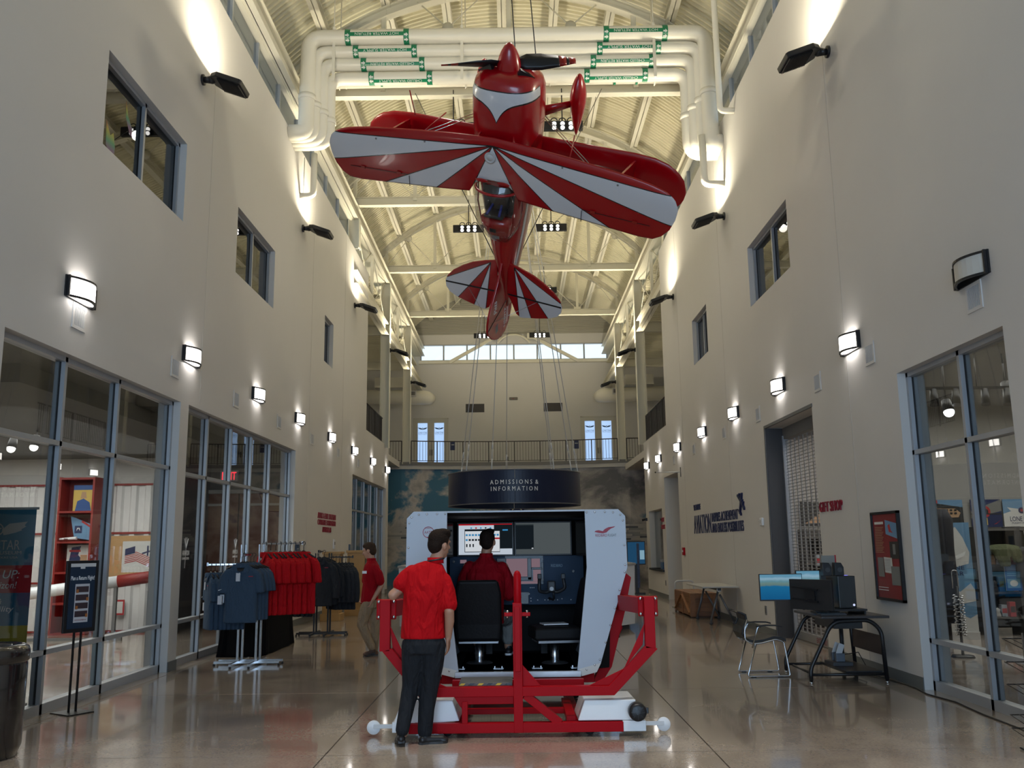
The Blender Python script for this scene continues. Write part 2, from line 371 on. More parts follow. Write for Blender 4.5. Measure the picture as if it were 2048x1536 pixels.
# entrance (behind the camera) and the far ends
wall('wall_entrance', 'y', -8, -.2, -6, 6, 0, 16, [(-4.5, 4.3, .1, 6.3)])
r = struct('window_11')
for k in range(7): MB().box(-4.5+k*1.467-.04, -4.5+k*1.467+.04, -8.15, -8.0, .1, 6.3).build('mullion', M_alu, r)
for z in (2.4, 4.4): MB().box(-4.5, 4.3, -8.15, -8.0, z-.04, z+.04).build('transom', M_alu, r)
MB().box(-4.5, 4.3, -8.08, -8.07, .1, 6.3).build('pane', M_glass, r)
# ------------------------------------------------------------------ balcony, mural wall, back wall
def yb(x): return 39.45+.65*(1-(x/4.75)**2) if abs(x) < 4.75 else 39.45
NX = 24; bx = [-9+18*i/36 for i in range(37)]
mb = MB(); a = [(x, yb(x)) for x in bx]
mb.prism(a+[(9, 46), (-9, 46)], 4.98, 5.26, 'z'); mb.build('floor_balcony', M_wall, kind='structure')
MB().prism([(x, y-.03) for x, y in a]+[(x, y+.05) for x, y in reversed(a)], 5.14, 5.29, 'z').build('trim_3', P('balcony_nosing', (.20, .19, .18), .5), kind='structure')
def mural():
    m = bpy.data.materials.new('sky_mural'); m.use_nodes = True; t = m.node_tree; b = t.nodes['Principled BSDF']; b.inputs['Roughness'].default_value = .6
    tc = t.nodes.new('ShaderNodeTexCoord'); mp = t.nodes.new('ShaderNodeMapping'); mp.inputs['Scale'].default_value = (.42, 0, .52); mp.inputs['Location'].default_value = (3.1, 0, 1.7)
    n = t.nodes.new('ShaderNodeTexNoise'); n.inputs['Scale'].default_value = .95; n.inputs['Detail'].default_value = 9; n.inputs['Roughness'].default_value = .58; n.inputs['Distortion'].default_value = .35
    sp = t.nodes.new('ShaderNodeSeparateXYZ'); t.links.new(tc.outputs['Object'], sp.inputs[0])
    # more cloud to the right, as painted
    gx = t.nodes.new('ShaderNodeMapRange'); gx.inputs[1].default_value = -5; gx.inputs[2].default_value = 4.5; gx.inputs[3].default_value = -.03; gx.inputs[4].default_value = .10; t.links.new(sp.outputs['X'], gx.inputs[0])
    ad = t.nodes.new('ShaderNodeMath'); ad.operation = 'ADD'; t.links.new(tc.outputs['Object'], mp.inputs[0]); t.links.new(mp.outputs[0], n.inputs[0]); t.links.new(n.outputs[0], ad.inputs[0]); t.links.new(gx.outputs[0], ad.inputs[1])
    r = t.nodes.new('ShaderNodeValToRGB'); e = r.color_ramp.elements
    e[0].position = .47; e[0].color = (.055, .19, .32, 1); e[1].position = .53; e[1].color = (.62, .58, .55, 1)
    q = e.new(.60); q.color = (.42, .40, .395, 1); q = e.new(.68); q.color = (.15, .15, .165, 1)
    t.links.new(ad.outputs[0], r.inputs[0]); t.links.new(r.outputs[0], b.inputs['Base Color']); return m
mb = MB()
for i in range(len(a)-1):
    (x0, y0), (x1, y1) = a[i], a[i+1]; y0 += .12; y1 += .12
    mb.quad((x0, y0, 0), (x1, y1, 0), (x1, y1, 5.0), (x0, y0, 5.0)); mb.quad((x0, y0+.2, 0), (x1, y1+.2, 0), (x1, y1+.2, 5.0), (x0, y0+.2, 5.0))
mw = mb.build('wall_mural', mural(), kind='structure')
# small pale name bricks set on the mural in a loose band
M_brick = [P('name_brick_a', (.50, .49, .47), .6), P('name_brick_b', (.36, .36, .36), .6), P('name_brick_c', (.12, .13, .15), .6), P('name_brick_d', (.56, .54, .50), .6)]
mw2 = {}
for k, (zr) in enumerate([1.72+.085*i for i in range(9)]):
    x = -5.6+random.random()*.2
    while x < 5.6:
        L = random.choice((.45, .6, .75, .9)); g = random.random()
        if not (-4.0 < x < 4.0) and g > .12:
            c = random.choices(range(4), (6, 3, 1.3, 5))[0]; key = (round(L, 2), c)
            if key not in mw2: mw2[key] = MB().box(0, L-.02, -.02, 0, 0, .075).mesh('name_brick', M_brick[c])
            o = put(mw2[key], 'name_brick', mw); o.location = (x, min(yb(x), yb(x+L))+.115, zr); o.rotation_euler = (0, 0, math.atan2(yb(x+L)-yb(x), L))
        x += L
# winged emblem on the mural behind the round sign
em = thing('wall_emblem', 'cream winged star emblem with navy outline on the sky mural under the round sign', 'emblem', (.05, yb(0)+.06, 3.45))
M_cream = P('emblem_cream', (.55, .50, .38), .5); M_nv2 = P('emblem_navy', (.02, .03, .12), .5); M_erd = P('emblem_red', (.45, .03, .04), .5)
for s in (-1, 1):
    w = [(.25*s, .3), (1.0*s, .62), (1.55*s, .62), (1.4*s, .25), (1.3*s, 0), (1.15*s, -.22), (.35*s, -.25)]
    MB().prism(w, -.02, .03, 'y').build('wing', M_nv2, em)
    MB().prism([(x*.95+.015*s, z*.88) for x, z in w], -.03, .0, 'y').build('wing_face', M_cream, em)
MB().lathe([(0, -.05), (.42, -.05), (.42, .03)], 32, axis='y').build('roundel', M_nv2, em)
MB().prism([(math.sin(pi*i/5)*(.38 if i % 2 == 0 else .16), math.cos(pi*i/5)*(.38 if i % 2 == 0 else .16)) for i in range(10)], -.075, -.05, 'y').build('star', M_cream, em)
MB().lathe([(0, -.09), (.1, -.09), (.1, -.07)], 20, axis='y').build('dot', M_erd, em)
# upper back wall with clerestory strip and two door openings
wall('wall_back', 'y', 46, .3, -9, 9, 5.2, 12.55, [(-4.9, 4.9, 11.16, 12.02), (-5.22, -3.42, 5.26, 8.15), (3.38, 5.2, 5.26, 8.15)])
r = struct('window_12')
for k in range(9):
    x = -4.9+k*9.8/8+(.0 if 0 < k < 8 else (.03 if k == 0 else -.03)); MB().box(x-.04, x+.04, 46.05, 46.2, 11.16, 12.02).build('mullion', M_alu, r)
MB().box(-4.9, 4.9, 46.02, 46.2, 11.13, 11.2).build('transom', M_alu, r); MB().box(-4.9, 4.9, 46.02, 46.2, 11.98, 12.04).build('transom', M_alu, r)
for k in range(8): MB().box(-4.9+k*1.225, -4.9+(k+1)*1.225, 46.12, 46.13, 11.16, 12.02).build('pane', M_glass, r)
MB().box(-4.95, 4.95, 45.8, 46.0, 10.98, 11.14).build('trim_4', M_steel, kind='structure')
# gable in ribbed sheet
mb = MB(); z = 12.5; prof = []
while z < 15.2: prof += [(z, 0), (z+.035, 0), (z+.045, -.04), (z+.085, -.04)]; z += .095
def vx(z, R=7.45, c=7.6): return math.sqrt(max(R*R-(z-c)**2, 0)) if z-c < R else 0
for (z0, d0), (z1, d1) in zip(prof, prof[1:]):
    if vx(z0) < .05: break
    mb.quad((VX-vx(z0), 46.02+d0, z0), (VX+vx(z0), 46.02+d0, z0), (VX+vx(z1), 46.02+d1, z1), (VX-vx(z1), 46.02+d1, z1))
mb.build('wall_gable', P('gable_sheet', (.42, .405, .35), .5), kind='structure')
# ------------------------------------------------------------------ vaulted ribbed ceiling
RV, CV, SP = 7.45, 7.6, 5.6
A0 = math.acos(SP/RV); NA = 26; per = .16
pr = []; y = -8.2
i = 0
while y < 46.2:
    dd = .05 if i % 6 else .075
    pr += [(y, 0), (y+.055, 0), (y+.075, dd), (y+.14, dd)]; y += per; i += 1
mb = MB(); vs = []
for k in range(NA+1):
    t = A0+(pi-2*A0)*k/NA
    for yy, dp in pr: vs.append((VX+(RV+dp)*math.cos(t), yy, CV+(RV+dp)*math.sin(t)))
n = len(pr); mb.add(vs, [(k*n+j, k*n+j+1, (k+1)*n+j+1, (k+1)*n+j) for k in range(NA) for j in range(n-1)])
mb.build('ceiling', M_ceil, kind='structure')
M_blk = P('roof_outer', (.2, .2, .2), .8)
for s in (-1, 1):
    X = VX+s*SP
    MB().box(X-.05, X+.05, -8, 46, 11.35, 12.6).build('wall_fascia', M_steel, kind='structure')
# clerestory glass strips along both walls
def clerestory(n, X, s, y0, y1):
    r = struct('window_%d' % n); y = y0
    while y < y1-.1:
        y2 = min(y+1.62, y1)
        MB().box(X-.05, X+.05, y-.03, y+.03, 10.5, 11.4).build('mullion', M_alu, r)
        MB().box(X-.004, X+.004, y, y2, 10.5, 11.4).build('pane', M_glass, r); y = y2
    MB().box(X-.06, X+.06, y0, y1, 10.48, 10.54).build('transom', M_alu, r)
clerestory(13, XL-.22, -1, 0, 26); clerestory(14, XR+.22, 1, 0, 26)
for s, X in ((-1, XL), (1, XR)):
    MB().box(min(X, X+s*TH), max(X, X+s*TH), -8, 0, 10.5, 11.4).build('wall_eave', M_wall, kind='structure')
    xa, xb = sorted((X+s*.1, VX+s*(SP+.05))); MB().box(xa, xb, -8, 46, 11.4, 11.46).build('ceiling_soffit', M_steel, kind='structure')
# side galleries: floors, walls and flat ribbed decks
for s, X, ye in ((-1, XL-TH, 28.55), (1, XR+TH, 26.62)):
    x0, x1 = sorted((X, s*9)); z5 = 5.3 if s < 0 else 5.07
    MB().box(x0, x1, 24, 39.5, z5-.25, z5).build('floor_gallery', M_wall, kind='structure')
    MB().box(min(s*9, s*9.1), max(s*9, s*9.1), 24, 46, 0, 11.4).build('wall_gallery', M_wall, kind='structure')
    MB().box(x0, x1, ye-2.6, ye-2.5, 5.2, 11.4).build('wall_gallery_end', M_wall, kind='structure')
    mb = MB(); y = ye-2.5
    while y < 46: mb.box(x0, x1, y, y+.09, 10.93, 11.0); mb.box(x0, x1, y+.09, y+.16, 10.98, 11.05); y += .16
    mb.build('ceiling_gallery', M_ceil, kind='structure')
# ================================================================== STEEL
def ibeam(mb, p, q, d=.4, w=.2, tw=.015, tf=.02):
    p, q = Vector(p), Vector(q)
    mb.bar(p+Vector((0,0,d/2-tf/2)), q+Vector((0,0,d/2-tf/2)), w, tf); mb.bar(p-Vector((0,0,d/2-tf/2)), q-Vector((0,0,d/2-tf/2)), w, tf); mb.bar(p, q, tw, d)
CX = (-4.78, 4.70)
def ztop(x): return CV+7.0*math.sin(math.acos(min(1, abs(x-VX)/7.0)))
def make_truss(y):
    t = struct('roof_truss', (0, y, 0))
    mb = MB(); n = 22
    for off, w, h in ((.12, .22, .025), (-.12, .22, .025), (0, .02, .24)):
        pts = []
        for i in range(n+1):
            x = CX[0]-.45+(CX[1]-CX[0]+.9)*i/n; pts.append((x, 0, ztop(x)+off))
        for i in range(n): mb.bar(pts[i], pts[i+1], w, h)
    mb.build('top_chord', M_steel, t)
    mb = MB(); ibeam(mb, (CX[0], 0, 11.98), (CX[1], 0, 11.98), .26, .2); mb.build('bottom_chord', M_steel, t)
    for x in (CX[0], -2.95, -.02, 2.9, CX[1]): MB().bar((x, 0, 12.0), (x, 0, ztop(x)), .11, .11, (0,1,0)).build('web_post', M_steel, t)
    for xa, xb, nx, nz in ((CX[0], -2.95, -3.95, 13.2), (-2.95, -.02, -1.45, 13.6), (-.02, 2.9, 1.43, 13.6), (2.9, CX[1], 3.9, 13.2)):
        for x in (xa, xb):
            a = Vector((x, 0, 12.1)); n_ = Vector((nx, 0, nz)); d = (n_-a); e = n_+d*.5
            e.z = min(e.z, ztop(e.x))
            MB().tube([a, n_, e], .016, 6).build('brace_rod', M_steel, t)
        MB().lathe([(0, -.03), (.13, -.03), (.13, .03), (0, .03)], 12, (nx, 0, nz), 'y').build('gusset_plate', M_steel, t)
    for x in (-2.95, 2.9): MB().cbox((x, 0, 12.14), (.3, .03, .16)).build('gusset_plate', M_steel, t)
    return t
tr = make_truss(SPOT_Y[5])
pass
for k in (4, 3, 2, 1): dup(tr, (0, SPOT_Y[k], 0))
# purlins and edge beams along the hall
for i, x in enumerate((-4.3, -2.9, -1.55, -.2, 1.1, 2.45, 3.75)):
    z = ztop(x)+.13+.13
    th = math.acos((x-VX)/7.0)-pi/2
    mb = MB(); ibeam(mb, (x, -8, z), (x, 46, z), .24, .22); o = mb.build('roof_purlin', M_steel); o['kind'] = 'structure'
for s, x in ((-1, CX[0]), (1, CX[1])):
    for z, d, y0 in ((11.62, .42, -8), (9.62, .42, 25.9)):
        mb = MB(); ibeam(mb, (x, y0, z), (x, 46, z), d, .26); o = mb.build('edge_beam', M_steel, kind='structure')
    for y in SPOT_Y[3:]:
        mb = MB(); z0 = 5.2 if y > 27 else 10.5
        mb.box(x-.17, x-.145, y-.15, y+.15, z0, 11.42).box(x+.145, x+.17, y-.15, y+.15, z0, 11.42).box(x-.15, x+.15, y-.012, y+.012, z0, 11.42)
        mb.box(x-.16, x-.145, y-.17, y+.17, z0, 11.42) if False else None
        mb.build('steel_column', M_steel, kind='structure')
    for y in SPOT_Y[4:]:
        mb = MB(); ibeam(mb, (x, y, 9.62), (s*9, y, 9.62), .4, .18); mb.build('cross_beam', M_steel, kind='structure')
    for ya, yc in ((26.0, 32.8), (32.8, 39.5)):
        b = struct('side_bracing', (x, (ya+yc)/2, 9.8)); h = (yc-ya)/2
        MB().bar((0,0,0), (0,0,1.65), .1, .1, (0,1,0)).build('post', M_steel, b)
        for q in (-1, 1):
            for e in (-1, 1): MB().tube([(0, q*h*.5+e*h*.42, .02), (0, q*h*.5-e*h*.42, 1.6)], .016, 6).build('brace_rod', M_steel, b)
            MB().lathe([(0, -.03), (.11, -.03), (.11, .03), (0, .03)], 12, (0, q*h*.5, .81), 'x').build('gusset_plate', M_steel, b)
# chevron brace in front of the end clerestory
b = struct('clerestory_brace', (0, 45.7, 11.0))
for s in (-1, 1): MB().bar((s*3.35, 0, .0), (s*.95, 0, 1.32), .16, .16, (0,1,0)).build('brace_arm', M_steel, b)
MB().tube(arcpts((0, .55), 1.05, pi*.2, pi*.8, 12, lambda u, v: (u, .05, v-.15)), .06, 8).build('arch', M_steel, b)
for s in (-1, 1): MB().cbox((s*.9, 0, 1.35), (.4, .06, .3)).build('gusset_plate', M_steel, b)
# ------------------------------------------------------------------ fat pipes across the hall
PY = 18.3
M_green = P('green_label', (.004, .20, .09), .3); M_lab = P('label_white', (.7, .75, .72), .4)
spec = [(.17, 12.66, 17.55, 10.40, 'uppermost'), (.14, 12.37, 17.95, 10.38, 'second'), (.145, 12.12, 18.35, 10.36, 'third'), (.145, 11.84, 18.75, 10.34, 'lowest')]
arrows = (1, -1, 1, -1); words = ('HOT WATER RETURN', 'HOT WATER SUPPLY', 'CHILLED WATER RETURN', 'CHILLED WATER SUPPLY')
for i, (r_, z, yw, zw, nm) in enumerate(spec):
    t = thing('insulated_pipe', '%s of the four fat cream pipes bridging the hall' % nm, 'pipe', (0, PY, z), 0, 'fat pipes bridging the hall')
    xl, xr = -4.40+.13*i, 4.28-.13*i; zb = zw-z; y0 = (yw-PY)*.25
    pts = fillet([(XL+.004, y0*1.5, zb), (xl, y0*1.5, zb), (xl, y0, 0), (xr, y0, 0), (xr, y0*1.5, zb-.35), (XR-.004, y0*1.5, zb-.35)], .3, 6)
    MB().tube(pts, r_, 18).build('pipe_run', M_pipe, t)
    for s, x in ((-1, xl), (1, xr)): MB().tube([(x, y0*1.3, zb*.62), (x, y0*1.35, zb*.62-.12)], r_+.022, 18).build('collar', M_pipe, t)
    for xa in (-3.6+.16*i, 2.05-.14*i):
        for e in (0, 1.28): MB().tube([(xa+e, y0, 0), (xa+e+.12, y0, 0)], r_+.004, 20, caps=False).build('label_band', M_green, t)
        aa = (.10, .28, .42, .85)[i]; ls = MB().lathe([(r_+.006, xa+.1), (r_+.006, xa+1.3)], 4, axis='x', sweep=.5).build('label_strip', M_green, t); ls.rotation_euler = (pi+aa-.25, 0, 0); ls.location = (0, y0, 0)
        A = Matrix.Translation((xa+.70, y0-(r_+.008)*math.cos(aa), -(r_+.008)*math.sin(aa))) @ Matrix.Rotation(aa, 4, 'X') @ Matrix.Rotation(pi, 4, 'Y')
        text(words[i], M_lab, t, A, w=.95, h=.06, depth=.002)
        for e in (0, 1.28):
            for a_ in (.25, .85):
                d = arrows[i]; A = Matrix.Translation((xa+e+.06, y0-(r_+.008)*math.cos(a_), -(r_+.008)*math.sin(a_))) @ Matrix.Rotation(a_, 4, 'X')
                MB(A).prism([(d*.045, 0), (0, .045), (0, .018), (-d*.045, .018), (-d*.045, -.018), (0, -.018), (0, -.045)], -.003, 0, 'y').build('arrow', M_lab, t)
t = thing('slim_pipe', 'slim cream pipe running under the roof truss behind the fat pipes', 'pipe', (0, 19.0, 12.03))
MB().tube([(-4.6, 0, 0), (4.45, 0, .03)], .095, 14).build('pipe_run', M_pipe, t)
for xa in (-3.45, 2.35):
    for e in (0, .5): MB().tube([(xa+e, 0, .01), (xa+e+.05, 0, .01)], .099, 14, caps=False).build('label_band', M_green, t)
    MB().box(xa+.03, xa+.52, -.1, -.085, -.06, -.035).build('label_strip', M_green, t)
for x in (-3.75, -1.0, .9, 3.3): MB().tube(arcpts((0, .01), .105, 0, 2*pi, 14, lambda u, v: (x, u, v)), .012, 6).tube([(x, 0, .1), (x, 0, .35)], .01, 6).build('hanger', M_pipe, t)
t = thing('drain_pipe', 'thin cream pipe looping down to the left wall below the fat pipes', 'pipe', (XL, 19.1, 9.4))
MB().tube(fillet([(.30, 0, 1.0), (.30, 0, 0), (-.02, 0, 0)], .12), .07, 12).build('pipe_run', M_pipe, t)
MB().tube([(.06, .08, .05), (.06, .08, .95)], .012, 6).build('rod', M_pipe, t)
t = thing('drain_pipe', 'cream drain pipe looping down to the right wall below the fat pipes', 'pipe', (XR, 18.0, 9.1))
MB().tube(fillet([(-.42, 0, 1.1), (-.42, 0, 0), (.02, 0, 0)], .12), .075, 12).build('pipe_run', M_pipe, t)
t = thing('riser_pipe', 'slender cream pipe dropping outside the fat pipes at the right wall', 'pipe', (XR, 16.9, 10.2))
MB().tube(fillet([(-1.3, 0, 2.55), (-1.3, 0, 2.75), (-.28, 0, 2.75), (-.28, 0, 0), (.02, 0, 0)], .1), .062, 12).build('pipe_run', M_pipe, t)
for x, lab in ((-3.85, 'left'), (-1.05, 'middle'), (3.15, 'right')):
    t = thing('pipe_hanger', '%s trapeze hanger holding the four fat pipes' % lab, 'hanger', (x, PY, 11.6))
    MB().tube([(0, -.24, .05), (0, -.24, 2.6)], .013, 6).build('rod', M_pipe, t); MB().tube([(.05, .24, .05), (.05, .24, 2.4)], .013, 6).build('rod', M_pipe, t)
    MB().box(-.03, .03, -.26, -.215, .0, 1.28).build('channel', M_pipe, t)
# ------------------------------------------------------------------ ducts over the galleries
for s in (-1, 1):
    t = thing('round_duct', 'fat cream round duct over the %s end of the balcony' % ('left' if s < 0 else 'right'), 'duct', (s*4.55, 44.3, 8.95))
    MB().tube([(s*4.4, 0, .1), (s*.25, 0, .0), (0, .0, 0), (-s*.18, .12, 0), (-s*.3, .4, .0)], [.36, .36, .36, .34, .30], 22).build('duct_run', M_pipe, t)
    MB().box(-.25*1+s*.55, .25+s*.55, -.47, -.3, -.02, .28).build('register', M_lgrey, t)
    MB().box(-.2+s*.55, .2+s*.55, -.48, -.465, .04, .22).build('grille', M_mid, t)
    MB().box(s*1.7-.7, s*1.7+.7, -.2, .5, .5, 1.0).build('branch', M_pipe, t)
# ================================================================== LAMPS AND WALL FITTINGS
WARM = (1, .89, .65); NEUT = (1, .93, .84); SCON = (1, .94, .88)
M_diff = E('sconce_diffuser', SCON, 7.0); M_diff2 = E('sconce_inside', SCON, 16.0); M_off = P('diffuser_off', (.55, .54, .50), .4)
def make_sconce(on, label):
    t = thing('wall_sconce', label, 'wall lamp'); L, H, B = .30, .115, .13
    f = lambda u, z: (u*L, -B*(1-u*u)-.012, z)
    us = [-1+2*i/10 for i in range(11)]
    mb = MB()
    for k in range(10): mb.quad(f(us[k], -H+.02), f(us[k+1], -H+.02), f(us[k+1], H-.02), f(us[k], H-.02))
    mb.build('diffuser', M_diff if on else M_off, t)
    for z0, z1 in ((-H, -H+.022), (H-.022, H)):
        mb = MB(); v = []
        for u in us:
            x, y, _ = f(u, 0); v.append([(x, y-.012, z0), (x, y+.012, z0), (x, y+.012, z1), (x, y-.012, z1)])
        mb.loft(v, smooth=False); mb.build('rim', M_black, t)
    if on:
        for z in (-H+.03, H-.03): MB().add([f(u, z) for u in us]+[(L, -.02, z), (-L, -.02, z)], [tuple(range(13))]).build('open_end', M_diff2, t)
    MB().box(-L-.02, L+.02, -.02, 0, -H, H).build('back_plate', M_black, t)
    for s in (-1, 1): MB().box(s*L-.012, s*L+.012, -.05, -.02, -H, H).build('end_cap', M_black, t)
    return t
ORD = ['first', 'second', 'third', 'fourth', 'fifth', 'sixth', 'seventh', 'eighth']
Ls = [9.50, 12.90, 16.34, 19.54, 22.98, 26.29, 29.71, 33.08]; Rs = [8.49, 11.73, 15.03, 18.18, 21.31, 24.64, 27.96, 30.46]
s_on = make_sconce(True, 'lit curved wall sconce on the left wall, first from the camera'); s_on.location = (XL, Ls[0], 4.41); s_on.rotation_euler = (0, 0, pi/2); s_on['group'] = 'curved wall sconces'
for i in range(1, 8): dup(s_on, (XL, Ls[i], 4.41), pi/2, 'lit curved wall sconce on the left wall, %s from the camera' % ORD[i])
s_off = make_sconce(False, 'unlit curved wall sconce high on the right wall, the only dark one'); s_off.location = (XR, Rs[0], 4.22); s_off.rotation_euler = (0, 0, -pi/2); s_off['group'] = 'curved wall sconces'
for i in range(1, 8): dup(s_on, (XR, Rs[i], 4.22), -pi/2, 'lit curved wall sconce on the right wall, %s lit one from the camera' % ORD[i-1])
# supply grilles
def make_vent(label):
    t = thing('wall_vent', label, 'vent')
    MB().box(-.15, .15, -.012, 0, -.14, -.105).box(-.15, .15, -.012, 0, .105, .14).box(-.15, -.115, -.012, 0, -.105, .105).box(.115, .15, -.012, 0, -.105, .105).build('frame', M_wall, t)
    MB().box(-.115, .115, -.004, 0, -.105, .105).build('backing', M_dark, t)
    for k in range(9): MB().bar((-.1+k*.025, -.007, -.105), (-.1+k*.025, -.007, .105), .010, .010, (0,1,0)).build('louvre', M_lgrey, t)
    return t
VL = [9.53, 12.35, 15.14, 17.97, 20.94, 24.1, 27.2, 29.9, 32.3]; VR = [8.51, 11.15, 13.16, 16.50, 19.27, 22.6, 25.5, 28.3]
NTH = ORD+['ninth']
v0 = make_vent('small white air grille on the left wall below the sconces, first from the camera'); v0.location = (XL, VL[0], 4.14); v0.rotation_euler = (0,0,pi/2); v0['group'] = 'small wall air grilles'
for i in range(1, 9): dup(v0, (XL, VL[i], 4.14), pi/2, 'small white air grille on the left wall, %s from the camera' % NTH[i])
for i in range(8): dup(v0, (XR, VR[i], 3.96), -pi/2, 'small white air grille on the right wall, %s from the camera' % NTH[i])
# black uplight floods
def make_flood(label):
    t = thing('uplight_flood', label, 'floodlight')
    MB().lathe([(0, -.03), (.085, -.03), (.085, 0), (0, 0)], 20, axis='y').build('wall_plate', M_black, t)
    MB().tube([(0, -.02, 0), (0, -.13, .0)], [.045, .06], 14).ball((0, -.15, 0), .065).build('knuckle', M_black, t)
    A = Matrix.Translation((0, -.17, .02)) @ Matrix.Rotation(math.radians(20), 4, 'X')
    mb = MB(A); mb.prism([(-.13, 0), (.13, 0), (.24, -.12), (.24, -.50), (.21, -.53), (-.21, -.53), (-.24, -.50), (-.24, -.12)], -.05, .03, 'z'); mb.build('housing', M_black, t, bevel=.012)
    mb = MB(A)
    for k in range(16): mb.box(-.2, .2, -.15-k*.023, -.157-k*.023, -.075, -.05)
    mb.build('cooling_fins', M_blackp, t)['kind'] = 'stuff'
    mb = MB(A); mb.box(-.19, .19, -.48, -.14, .031, .034); mb.build('lens', E('flood_lens', WARM, 9), t)
    return t
FL = []
for s, X, z, ys in ((1, XL, 8.76, (12.82, 19.43, 26.08)), (-1, XR, 8.44, (11.71, 18.16, 24.45))):
    for i, y in enumerate(ys): FL.append((s, X, y, z, 'black uplight flood on the %s wall, %s from the camera' % ('left' if s > 0 else 'right', ORD[i])))
    for i, y in enumerate(SPOT_Y[4:]): FL.append((s, CX[0]+.17 if s > 0 else CX[1]-.17, y, 8.85 if s > 0 else 8.75, 'black uplight flood on the %s %s column of the balcony' % ('nearer' if i == 0 else 'farther', 'left' if s > 0 else 'right')))
f0 = None
for s, X, y, z, lab in FL:
    if f0 is None: f0 = make_flood(lab); f0.location = (X, y, z); f0.rotation_euler = (0,0,s*pi/2); f0['group'] = 'black uplight floods'
    else: dup(f0, (X, y, z), s*pi/2, lab)
    light('flood_beam', 'AREA', (X+s*.46, y, z+.02), FLOOD_W*(1 if y < 30 else 1.1), WARM, (s*.46, 0, .89), .34, .36)
# multi-lamp track heads under the trusses
def make_track(label):
    t = thing('lamp_bar', label, 'spotlight')
    MB().box(-.47, .47, -.05, .05, -.02, .20).build('housing', M_black, t, bevel=.008)
    MB().tube([(0, 0, .2), (0, 0, 1.02)], .014, 8).build('stem', M_black, t)
    for x in (-.19, 0, .19):
        MB().tube(arcpts((x, .2), .075, 0, pi, 10, lambda u, v: (u, -.04, v)), .012, 6).build('yoke', M_black, t)
        for z in (.135, .04):
            h = MB().tube([(x, -.04, z+.0), (x, -.11, z-.035)], [.05, .068], 14).build('lamp_head', M_black, t)
            MB().lathe([(0, 0), (.048, 0)], 16).build('lamp_lens', M_bulb, h).matrix_local = Matrix.Translation((x, -.1145, z-.0375)) @ Vector((0, -.9, -.43)).to_track_quat('Z', 'Y').to_matrix().to_4x4()
    return t
t0 = None
for k, (y, nm) in enumerate(((19.3, 'beside the wheel of the biplane'), (26.0, 'beside the cockpit of the biplane'), (39.5, 'before the end clerestory windows'), (12.6, 'over the nose of the biplane'), (5.9, 'near the entrance'), (32.8, 'behind the tail of the biplane'))):
    for s, x in ((-1, -1.32), (1, 1.18)):
        z = 11.0 if y < 39 else 10.85; lab = 'black bar of six lamps, %s one of the pair %s' % ('left' if s < 0 else 'right', nm)
        if t0 is None: t0 = make_track(lab); t0.location = (x, y, z); t0['group'] = 'bars of six lamps under the trusses'
        elif y > 18 : dup(t0, (x, y, z), 0, lab)
        light('lamp_bar_beam', 'SPOT', (x, y-.2, z-.1), TRACK_W*(1 if y > 10 else 9), NEUT, (0, -.25 if y > 10 else -.33, -1), .12, cone=2.1 if y > 10 else 1.4, blend=.8 if y > 10 else .4)
light('exhibit_room_light', 'AREA', (-8.8, 14.5, 3.48), ROOM_W, (1, .95, .89), (0, 0, -1), 5, 6)
light('shop_light', 'AREA', (8.5, 14, 4.1), ROOM_W*.6, (1, .94, .86), (0, 0, -1), 6, 5)
# ================================================================== RED BIPLANE
class NX:
    """tiny node-maths wrapper"""
    t = None
    def __init__(s, k): s.k = k
    @staticmethod
    def op(o, *a):
        n = NX.t.nodes.new('ShaderNodeMath'); n.operation = o
        for i, x in enumerate(a):
            if isinstance(x, NX): NX.t.links.new(x.k, n.inputs[i])
            else: n.inputs[i].default_value = x
        return NX(n.outputs[0])
    def __add__(s, o): return NX.op('ADD', s, o)
    def __sub__(s, o): return NX.op('SUBTRACT', s, o)
    def __rsub__(s, o): return NX.op('SUBTRACT', o, s)
    def __mul__(s, o): return NX.op('MULTIPLY', s, o)
    def __truediv__(s, o): return NX.op('DIVIDE', s, o)
    def __gt__(s, o): return NX.op('GREATER_THAN', s, o)
    def __lt__(s, o): return NX.op('LESS_THAN', s, o)
    def abs(s): return NX.op('ABSOLUTE', s)
def AND(*a):
    r = a[0]
    for x in a[1:]: r = r*x
    return r
def OR(*a):
    r = a[0]
    for x in a[1:]: r = NX.op('MAXIMUM', r, x)
    return r
RED, WHT = (.32, .001, .005), (.62, .63, .66)
def paint(name, fn, base=RED, other=WHT, rough=.18):
    """two-colour paint scheme with black pinstripes; fn(x,y,z) -> (white mask, black mask)"""
    m = P(name, base, rough+.06, coat=.35); t = m.node_tree; NX.t = t; b = t.nodes['Principled BSDF']
    tc = t.nodes.new('ShaderNodeTexCoord'); sp = t.nodes.new('ShaderNodeSeparateXYZ'); t.links.new(tc.outputs['Object'], sp.inputs[0])
    w, k = fn(*[NX(sp.outputs[i]) for i in range(3)])
    m1 = t.nodes.new('ShaderNodeMix'); m1.data_type = 'RGBA'; m1.inputs[6].default_value = (*base, 1); m1.inputs[7].default_value = (*other, 1); t.links.new(w.k, m1.inputs[0])
    m2 = t.nodes.new('ShaderNodeMix'); m2.data_type = 'RGBA'; m2.inputs[7].default_value = (.008, .008, .01, 1); t.links.new(m1.outputs[2], m2.inputs[6]); t.links.new(k.k, m2.inputs[0])
    t.links.new(m2.outputs[2], b.inputs['Base Color']); return m
